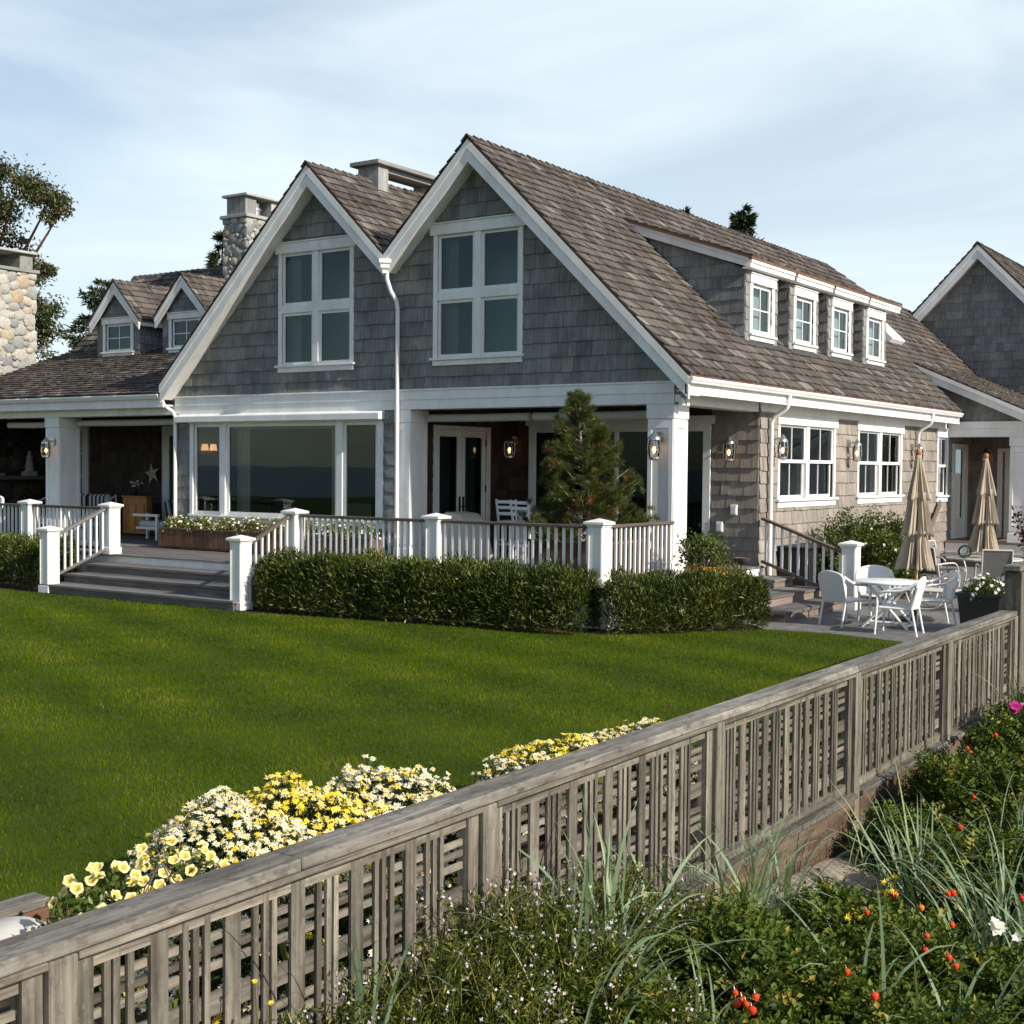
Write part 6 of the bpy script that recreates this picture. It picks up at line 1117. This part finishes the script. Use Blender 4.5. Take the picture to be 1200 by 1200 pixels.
# planter flowers below the big window
for i in range(8):
    x = -12.2+i*.74; t = thing('planter_flowers', 'cream flowers and yellow green leaves filling the long board planter under the big window', 'flowers', (x, -.33, DZ+.37), 'cream flowers in the long planter'); n = 64; c = np.array([x, -.33, DZ+.37]); d = rdir(n, .5); d[:, 2] = np.abs(d[:, 2]); C = c+d*np.array([.44, .26, .36])*RNG.uniform(.85, 1.1, (n, 1)); blooms('blossom', C, d+np.array([0, -.5, .3]), .032, 5, 'petal', t, RNG.uniform(.05, .55, n), .08, .3, .75); m = 760; P = c+rdir(m, .5)*np.array([.44, .27, .34])*RNG.uniform(.5, 1.02, (m, 1)); P[:, 2] = np.maximum(P[:, 2], DZ+.36); Vt, F, T = leaves(P, rdir(m, .3), rdir(m, .7), RNG.uniform(.04, .07, m), RNG.uniform(.025, .04, m), tnt(m, .78, .2)); np_mesh('foliage', Vt, F, T, 'shrub', t)
# white flowers in the two black planters
def white_flowers(label, c, r, h, n):
    t = thing('white_flowers', label, 'flowers', c); c = np.array(c, float); d = rdir(n, .25); C = c+d*np.array([r, r, h])*RNG.uniform(.85, 1.15, (n, 1)); C[:, 2] = np.maximum(C[:, 2], c[2]-h*.9); blooms('blossom', C, nrmz(d+np.array([.3, -.3, .4])), .032, 5, 'whitepetal', t, .3, .3, .1, .9); m = n*24; P = c+rdir(m, .2)*np.array([r, r, h])*RNG.uniform(.4, 1.0, (m, 1)); Vt, F, T = leaves(P, rdir(m, .2), rdir(m, .7), RNG.uniform(.03, .06, m), RNG.uniform(.02, .03, m), tnt(m, .5, .2)); np_mesh('foliage', Vt, F, T, 'shrub', t)
white_flowers('white flowers spilling over the black planter behind the fence', (4.40, .76, .66), .34, .24, 70); white_flowers('white flowers round the foot of the dark red tree, above the gate corner', (4.95, 1.30, .78), .48, .26, 130)
# dark red ornamental tree
rt = thing('red_leaf_tree', 'small dark red leaved tree rising from a black planter at the right edge', 'tree', (4.92, 1.35, .7)); m = MB(); Ps = []; c = np.array([4.92, 1.35, .7])
for k in range(14):
    d = rdir(1, 1.1)[0]; a = c+np.array([0, 0, .15+.05*k]); tip = a+d*np.array([.55, .55, .85])*random.uniform(.6, 1.1); mid = (a+tip)/2+np.array([0, 0, .12]); m.tube([c if k < 2 else a-np.array([0, 0, .1]), mid, tip], [.010, .006, .003], 5); n = 46; f = RNG.uniform(.25, 1.05, n)[:, None]; Ps.append(a+(tip-a)*f+RNG.normal(0, .045, (n, 3))+np.array([0, 0, .05]))
P = np.concatenate(Ps); n = len(P); Vt, F, T = leaves(P, rdir(n, -.1), rdir(n, .6), RNG.uniform(.05, .09, n), RNG.uniform(.03, .05, n), tnt(n, .5, .25)); np_mesh('crown', Vt, F, T, 'plum', rt); m.build('trunk', 'bark', rt)
# --- small pine in its planter
def pine():
    t = thing('pine_tree', 'small shaggy pine with browning lower needles in a board planter behind the railing', 'tree', (-1.55, -1.05, DZ+.5)); b = np.array([-1.55, -1.05, DZ+.5]); m = MB(); H = 2.52; tr = [b+np.array([.05*math.sin(z*2.3)+.02*z-.03*z*z, .03*math.sin(z*3), z]) for z in np.linspace(0, H, 12)]; m.tube(tr, [.055-.045*i/11 for i in range(12)], 8); tk = m.build('trunk', 'palebark', t, smooth=True); m = MB(); tips = []
    for k in range(190):
        f = random.uniform(.03, .99)**1.15; z = f*H; p = np.array([np.interp(z, np.linspace(0, H, 12), [q[i] for q in tr]) for i in range(3)]); a = random.uniform(0, 6.283); L = (.11+1.08*(1-f)**1.1)*random.uniform(.55, 1.05); lift = .10+.55*f; e1 = p+np.array([math.cos(a)*L*.55, math.sin(a)*L*.55, L*(lift-.18)]); e2 = p+np.array([math.cos(a)*L, math.sin(a)*L, L*(lift+.12)]); m.tube([p, e1, e2], [.014*(1-f*.6), .009*(1-f*.5), .004], 5)
        for q in np.linspace(.42, 1.0, 2+int(L*6)): tips.append((p+(e1-p)*min(1, q*2)+(e2-e1)*max(0, q*2-1)+RNG.normal(0, .035, 3), np.array([math.cos(a)*.7, math.sin(a)*.7, .45]), f, q))
    m.build('branch', 'palebark', t); P = []; D = []; T = []
    for p, d, f, q in tips:
        n = 84; dd = nrmz(np.tile(d, (n, 1))*1.1+rdir(n, .35)*.9); P.append(p+dd*.01+RNG.normal(0, .018, (n, 3))); D.append(dd); brown = (q < .66 and random.random() < .5*(1-f)) or random.random() < .05*(1-f); T.append(RNG.normal(.88 if brown else (.34+.16*q), .10, n))
    P = np.concatenate(P); D = np.concatenate(D); T = np.concatenate(T); n = len(P); Vt, F, T2 = leaves(P, D, rdir(n), RNG.uniform(.06, .115, n), RNG.uniform(.0045, .007, n), T, .02); np_mesh('crown', Vt, F, T2, 'pine', t)
pine()
# --- trees beyond the house
def conifer(label, loc, H, R, seed, nb=150, lean=0, group='conifers beyond the house'):
    rng = np.random.default_rng(seed); t = thing('conifer_tree', label, 'tree', loc, group); b = np.array(loc, float); m = MB(); m.tube([b, b+np.array([lean*.5, 0, H*.5]), b+np.array([lean, 0, H])], [H*.022, H*.014, .02], 7); Ps = []; Ds = []
    for k in range(nb):
        f = rng.uniform(.15, 1.0); a = rng.uniform(0, 6.283); L = R*((1-f)**.7+.06)*rng.uniform(.45, 1.1); p = b+np.array([lean*f, 0, H*f]); e = p+np.array([math.cos(a)*L, math.sin(a)*L, L*rng.uniform(-.25, .25)]); m.tube([p, (p+e)/2+np.array([0, 0, L*.06]), e], [.04*(1-f)+.015, .02, .008], 4, cap=False); n = int(40+90*L/R); q = rng.uniform(.2, 1.03, n)[:, None]; w = L*.20*(1.15-q); Ps.append(p+(e-p)*q+rng.normal(0, 1, (n, 3))*np.concatenate([w, w, w*.35], 1)+np.array([0, 0, .05])); Ds.append(nrmz(np.tile([math.cos(a), math.sin(a), .1], (n, 1))+rng.normal(0, .6, (n, 3))))
    P = np.concatenate(Ps); D = np.concatenate(Ds); n = len(P); s = H/12; Vt, F, T = leaves(P, D, rdir(n, .8), s*rng.uniform(.18, .42, n), s*rng.uniform(.05, .10, n), rng.normal(.5, .25, n)); np_mesh('crown', Vt, F, T, 'conifer', t); m.build('trunk', 'bark', t)
def broadleaf(label, loc, H, clumps, seed, ll=.16, mat='madrona'):
    rng = np.random.default_rng(seed); t = thing('broadleaf_tree', label, 'tree', loc, 'broadleaf trees beyond the house'); b = np.array(loc, float); m = MB(); fork = b+np.array([0, 0, H*.42]); m.tube([b, (b+fork)/2+np.array([.2, 0, 0]), fork], [H*.03, H*.024, H*.018], 8); Ps = []
    for (cx, cy, cz, r, n) in clumps:
        c = b+np.array([cx, cy, cz]); mid = (fork+c)/2+np.array([0, 0, -.3]); m.tube([fork, mid, c], [H*.012, H*.007, .02], 5)
        for k in range(10):
            e = c+rng.normal(0, r*.55, 3)*np.array([1, 1, .75]); m.tube([c, (c+e)/2+np.array([0, 0, .1]), e], [.03, .018, .006], 4, cap=False); nn = n//10; Ps.append(e+rng.normal(0, r*.26, (nn, 3))*np.array([1, 1, .8])-np.array([0, 0, 1])*np.abs(rng.normal(0, r*.16, (nn, 1))))
    P = np.concatenate(Ps); n = len(P); Vt, F, T = leaves(P, rdir(n, -.45), rdir(n, .7), ll*rng.uniform(.7, 1.4, n), ll*.45*rng.uniform(.7, 1.3, n), rng.normal(.48, .24, n)); np_mesh('crown', Vt, F, T, mat, t); m.build('trunk', 'redbark', t)
broadleaf('tall loose leaved tree with drooping sprays rising behind the left stone chimney', (-39.3, 12, 0), 15, [(-.6, 0, 12.6, 1.7, 4200), (1.6, .3, 13.0, 1.2, 2600), (4.2, 0, 13.25, 1.0, 2200), (5.9, .2, 12.5, .75, 1100), (6.6, .1, 11.9, .4, 300), (2.2, 0, 11.3, 1.4, 2800), (.2, 0, 10.2, 1.6, 3000), (-1.2, 0, 11.4, 1.7, 3000), (4.6, .1, 10.0, .85, 1000), (5.8, 0, 9.9, .45, 350), (5.2, -.2, 8.6, .9, 1100), (5.6, 0, 7.5, .8, 1000), (2.2, .3, 8.2, 1.4, 1500)], 4, .17)
conifer('dark bushy conifer between the left stone chimney and the small gabled dormers', (-34.3, 14.5, 0), 9.6, 3.9, 12, 210, 1.0); conifer('dark conifer top showing behind the second stone chimney', (-26.3, 14, 0), 10.7, 2.2, 8, 130, .3); conifer('dark conifer top rising above the shake roof ridge right of the gables', (-12.3, 28, 0), 12.55, 2.5, 9, 150, .2); conifer('conifer whose tip barely clears the roof ridge, left of the taller one', (-14.6, 28, 0), 12.6, 1.6, 15, 120, 0)
conifer('low dark conifer behind the left porch roof at the photo edge', (-38.5, 14, 0), 7.6, 3.4, 19, 130, .2)
# --- dune plants on the camera side of the fence
def ribbon(mb, base, d, L, w, droop, n=7, tw=0):
    """one arching grass blade"""
    base = Vector(base); d = Vector(d).normalized(); h = Vector((d.x, d.y, 0)); h = h.normalized() if h.length > 1e-4 else Vector((1, 0, 0)); s = h.cross(Vector((0, 0, 1))); s = (s+Vector((0, 0, tw))).normalized(); p = base.copy(); vs = []; el = math.asin(max(-1, min(1, d.z))); k0 = random.uniform(.9, 1.1)
    for i in range(n+1):
        f = i/n; ww = w*(1-f**2.2)*(.65+.35*min(1, f*5))+.0006; vs += [p-s*ww/2, p+s*ww/2]; e = el-droop*f*f*k0; p = p+(h*math.cos(e)+Vector((0, 0, math.sin(e))))*(L/n)
    mb.raw(vs, [(2*i, 2*i+1, 2*i+3, 2*i+2) for i in range(n)], min(1, max(0, random.gauss(.48, .2))))
def marram(label, x, y, n, L, spread=.8, lean=(0, 0), w=.011):
    z = dune_z(x, y)-.02; t = thing('dune_grass', label, 'dune grass', (x, y, z), 'dune grass tufts on the sand', 'thing'); m = MB()
    for i in range(n):
        a = random.uniform(0, 6.283); tl = random.random()**.7*spread; d = (math.cos(a)*tl+lean[0], math.sin(a)*tl+lean[1], 1); ribbon(m, (x+random.gauss(0, .05), y+random.gauss(0, .05), z), d, L*random.uniform(.55, 1.15), w*random.uniform(.6, 1.3), random.uniform(.5, 2.1), 9, random.uniform(-.5, .5))
    m.build('blade', 'marram', t)
for a in (('tall blue green dune grass clump in front of the fence below the second daisy drift', 6.72, -14.50, 34, 1.0, .8, (-.1, .1), .024), ('dune grass tuft at the foot of the middle fence post', 6.60, -12.75, 60, .85, .9, (.1, 0), .017), ('sparse dune grass against the fence left of the middle post', 6.45, -13.6, 22, .8, .8, (0, 0), .018), ('arching dune grass clump beside the bare sand patch', 7.15, -11.35, 50, 1.05, .85, (-.1, .1), .017), ('large dune grass clump at the right edge among the rose leaves', 7.75, -11.75, 60, 1.05, .7, (-.05, .1), .018),
          ('dune grass blades in the bottom right corner', 8.0, -13.7, 34, .95, .7, (.1, .1), .022), ('upright dune grass behind the pink rose at the right edge', 6.75, -6.9, 26, .95, .5, (0, 0), .02), ('dune grass low in the middle among the sea rocket', 6.95, -15.25, 22, .85, .8, (.1, .15), .023), ('thin dune grass in front of the first full lattice panel', 6.45, -15.9, 12, 1.05, .45, (0, .05), .018), ('dune grass between the rose hips near the bottom edge', 7.65, -13.75, 18, .9, .7, (-.2, .1), .018), ('thin dune grass at the foot of the fourth post', 6.5, -10.6, 10, .6, .7, (.2, 0), .010), ('scattered dune grass stems on the slope of rose leaves', 7.35, -9.7, 22, .85, .8, (0, .1), .011), ('dune grass stems near the bottom edge right of the lilac weeds', 7.2, -14.7, 10, .8, .6, (0, .1), .014)): marram(*a)
def rose_bush(label, x, y, r, h, n, hips=()):
    z = dune_z(x, y); t = thing('beach_rose', label, 'rose bush', (x, y, z), 'beach rose bushes on the dune'); c = np.array([x, y, z]); m = MB(); k = max(8, int(n/240))
    # compound leaves: five to seven leaflets along a stalk
    ns = n//6; d = rdir(ns, .55); d[:, 2] = np.abs(d[:, 2]); d = nrmz(d); rad = RNG.uniform(.45, 1.0, (ns, 1))**.6; base = c+d*np.array([r, r, h])*rad*(1+.18*np.sin(d[:, :1]*6+x*3)*np.cos(d[:, 1:2]*5+y)); ax = nrmz(d*.6+rdir(ns, .1)); up = rdir(ns, 1.4); side = nrmz(np.cross(ax, up)); Ps = []; Ds = []; Ns = []
    for j in range(3):
        for s in (-1, 1): Ps.append(base+ax*(.028*j)); Ds.append(nrmz(ax*.55+side*s)); Ns.append(up)
    Ps.append(base+ax*.088); Ds.append(ax); Ns.append(up); P = np.concatenate(Ps); D = np.concatenate(Ds); N = np.concatenate(Ns); tt = np.tile(RNG.normal(.48, .2, ns), 7)+RNG.normal(0, .06, 7*ns); old = np.tile(RNG.random(ns) < .03, 7); tt[old] = .97
    q = len(P); Vt, F, T = leaves(P, D, N+jit(q, .2), RNG.uniform(.032, .052, q), RNG.uniform(.021, .032, q), tt, .3); np_mesh('foliage', Vt, F, T, 'rose', t)
    for i in range(k): e = c+rdir(1, .6)[0]*np.array([r, r, h])*.8; m.tube([c+np.array([random.gauss(0, .08), random.gauss(0, .08), 0]), (c+e)/2+np.array([0, 0, .06]), e], [.006, .005, .003], 5)
    m.build('stem', 'redbark', t)
    for (hx, hy, hz, kk, col) in hips:
        for j in range(kk):
            m = MB(); p = V(hx+(random.gauss(0, .038) if j else 0), hy+(random.gauss(0, .028) if j else 0), hz+(random.gauss(0, .022) if j else 0)); s = random.uniform(1.0, 1.35)*(.95 if kk > 2 else 1); m.lathe(p, [(.0, -.014*s), (.009*s, -.012*s), (.0145*s, -.003*s), (.0135*s, .006*s), (.007*s, .012*s), (.004*s, .014*s)], 12, col+random.uniform(0, .35))
            for q_ in range(5): a = q_*1.257; m.raw([p+V(math.cos(a+.3)*.004, math.sin(a+.3)*.004, .012), p+V(math.cos(a-.3)*.004, math.sin(a-.3)*.004, .012), p+V(math.cos(a)*.015, math.sin(a)*.015, .030)], [(0, 1, 2)], .7)
            m.build('rose_hip', 'hip', t, smooth=True)
    return t
rose_bush('beach rose with a cluster of orange red hips at the bottom edge', 7.1, -14.0, .55, .42, 9000, [(7.40, -14.60, .235, 6, .05), (6.72, -13.90, .14, 1, .3), (7.02, -14.22, .17, 2, .1), (7.2, -14.35, .19, 1, .15), (7.30, -13.9, .15, 2, .1)])
rose_bush('beach rose with yellow green rosettes and hips left of the arching grass clump', 7.45, -13.05, .62, .44, 10500, [(7.60, -12.78, .17, 1, .5), (7.66, -12.5, .18, 2, .1), (7.4, -12.62, .16, 1, .1), (7.40, -13.05, .18, 1, .1), (7.75, -13.2, .1, 2, .1)])
rose_bush('beach rose in the bottom right corner with a single red hip', 7.85, -13.75, .60, .44, 10500, [(7.80, -14.1, .18, 1, .0), (7.62, -13.95, .2, 1, .1), (7.95, -13.5, .2, 2, .05)]); white_rose = rose_bush('beach rose with a white bloom at the right edge', 8.2, -12.8, .60, .46, 10000, [(8.02, -12.3, .2, 3, .05), (7.85, -13.1, .22, 1, .05)])
rose_bush('beach rose near the bottom edge between the lilac weeds and the hips', 6.95, -14.95, .42, .34, 5000); rose_bush('shaded beach rose on the far side of the bare sand', 7.6, -10.9, .8, .55, 12000, [(7.2, -10.6, .05, 1, .0)]); rose_bush('beach rose against the retaining boards past the sand patch', 7.0, -9.3, .62, .52, 9000, [(7.45, -9.4, .15, 1, .05), (6.78, -8.8, .19, 2, .05), (7.1, -9.9, .10, 1, .0)]); rose_bush('dense beach rose mound right of the far lattice panels', 7.25, -8.0, .70, .62, 10000, [(6.9, -8.5, .30, 1, .05), (6.75, -7.6, .28, 2, .1)]); pinkr = rose_bush('beach rose with a magenta bloom by the garden gate', 6.95, -6.6, .65, .62, 9000); rose_bush('beach rose at the far right edge behind the arching grass', 8.4, -10.6, .85, .55, 11000, [(8.2, -11.3, .22, 2, .0)])
rose_bush('low beach rose filling the middle bottom of the dune', 7.5, -14.55, .5, .34, 7000)
rose_bush('low beach rose between the middle post and the yellow rosettes', 6.95, -12.15, .40, .28, 4600); rose_bush('sparse beach rose at the far end of the bare sand against the boards', 6.75, -10.2, .42, .36, 4200)
for a in (('dune grass leaning over the retaining board before the bare sand', 6.48, -11.9, 26, .75, .8, (.2, 0), .014), ('dune grass spraying over the lilac weeds near the second post', 6.75, -14.9, 20, .95, .9, (0, .1), .020), ('tall dune grass stems at the right edge above the white bloom', 8.05, -11.9, 30, 1.1, .6, (-.1, .1), .017), ('dune grass among the rose leaves left of the white bloom', 7.85, -12.75, 22, .9, .7, (-.1, 0), .018), ('dune grass fan on the shaded rose mound', 7.6, -10.4, 30, .95, .9, (-.1, 0), .014), ('dune grass by the far lattice panels', 6.8, -8.8, 18, .8, .8, (0, 0), .013), ('dune grass blades at the bottom edge beside the hip cluster', 7.3, -14.6, 12, .7, .8, (0, .1), .018)): marram(*a)
def rose_flower(p, n, mat, parent, r): C = np.array([p])+jit(n, .004); N = np.array([[.35, -.5, .7]])+jit(n, .25); blooms('bloom', C, N, r, 7, mat, parent, .3, .3, .45, 1.0)
rose_flower((8.02, -12.93, .20), 3, 'whitepetal', white_rose, .042); rose_flower((8.10, -12.8, .12), 1, 'whitepetal', white_rose, .028)
for dx in (0, .10): rose_flower((6.80+dx*.8, -7.45+dx*.6, .36), 4, 'pink', pinkr, .06)
# yellow green rosettes
yr_ = thing('yellow_weed', 'spiky yellow green seed rosettes rising over the rose leaves', 'weed', (7.45, -12.9, -.3)); Cs = np.concatenate([np.array([[7.36, -12.62, .20]])+jit(9, .035), np.array([[7.30, -13.05, .17]])+jit(7, .032)]); blooms('rosette', Cs, rdir(len(Cs), .5), .028, 9, 'yellowbloom', yr_, .7, .3, .6, .22); m = MB()
for c in Cs[::3]: m.tube([(c[0]+.05, c[1], -.3), (c[0]+.02, c[1], -.05), tuple(c)], .003, 5)
m.build('stem', 'shrub', yr_)
# sea rocket: wiry stems with small leaves and pale lilac flowers
def sea_rocket(label, x, y, r, h, ns, nf):
    z = dune_z(x, y); t = thing('sea_rocket', label, 'weed', (x, y, z), 'lilac flowered weeds before the fence'); m = MB(); Ps = []; Ds = []; C = []
    for k in range(ns):
        a = random.uniform(0, 6.283); rr = r*math.sqrt(random.random()); b = V(x+math.cos(a)*rr*.55, y+math.sin(a)*rr*.55, z-.02); e = V(x+math.cos(a)*rr*1.15+random.gauss(0, .05), y+math.sin(a)*rr*1.15+random.gauss(0, .05), z+h*random.uniform(.55, 1.1)*(1-.25*rr/r)); mid = (b+e)/2+V(random.gauss(0, .05), random.gauss(0, .05), .03); m.tube([b, mid, e], [.0032, .0026, .0014], 4, cap=False); d = np.array(e-b); n = 34; f = RNG.uniform(.12, 1.0, n)[:, None]; Ps.append(np.array(b)+d*f+RNG.normal(0, .014, (n, 3))); Ds.append(nrmz(np.tile(d/np.linalg.norm(d), (n, 1))*.45+rdir(n, .1)))
        if k < nf:
            for q in range(random.randint(2, 6)): C.append(np.array(e)+RNG.normal(0, .014, 3)-np.array([0, 0, .012*q]))
    P = np.concatenate(Ps); n = len(P); Vt, F, T = leaves(P, np.concatenate(Ds), rdir(n, .5), RNG.uniform(.022, .06, n), RNG.uniform(.006, .013, n), tnt(n, .42, .26)); np_mesh('foliage', Vt, F, T, 'rocket', t); m.build('stem', 'rocket', t); C = np.array(C); blooms('blossom', C, nrmz(rdir(len(C), .4)), .0085, 4, 'lilac', t, .5, .3, .2, .75)
for a in (('lilac flowered weed at the left end, before the first lattice laths', 6.5, -16.05, .34, .46, 120, 60), ('lilac flowered weed before the near lattice panel', 6.58, -15.55, .42, .50, 190, 90), ('lilac flowered weed bushing up to the second fence post', 6.55, -14.95, .44, .56, 190, 100), ('lilac flowered weed right of the second fence post', 6.50, -14.25, .40, .48, 150, 80), ('lilac flowered weed at the bottom edge, nearest the camera', 7.0, -15.75, .45, .40, 190, 90), ('lilac flowered weed in the bottom centre beside the rose leaves', 6.95, -15.1, .45, .44, 180, 80), ('lilac flowered weed at the edge of the rose leaves', 6.75, -13.75, .36, .36, 110, 50), ('lilac flowered weed in the lower left, below the fence post', 6.65, -16.5, .32, .36, 100, 40)): sea_rocket(*a)
sw = thing('yellow_hawkweed', 'two small yellow dandelion like flowers before the lattice at lower left', 'wildflower', (6.45, -16.55, -.35)); m = MB()
C = np.array([[6.36, -16.42, .66], [6.40, -16.38, .58]])
for c in C: m.tube([(6.45, -16.5, -.35), (6.43, -16.46, .2), tuple(c)], .0025, 5)
m.tube([(6.43, -16.46, .2), (6.45, -16.36, .52)], .002, 5); m.build('stem', 'rocket', sw); blooms('bloom', C, np.array([[.3, -.4, .8]]*2), .013, 14, 'yellowbloom', sw, .6, .2, .3, .3)
# dry leaves and twigs on the bare sand
n = 420; x = RNG.uniform(6.25, 7.4, n); y = RNG.uniform(-12.6, -9.6, n); P = np.stack([x, y, [dune_z(a, b)+.006 for a, b in zip(x, y)]], 1); Vt, F, T = leaves(P, rdir(n)*np.array([1, 1, .15]), rdir(n, 2.5), RNG.uniform(.015, .06, n), RNG.uniform(.006, .022, n), RNG.uniform(0, 1, n)); tag(np_mesh('dry_leaves', Vt, F, T, 'bark'), kind='stuff')
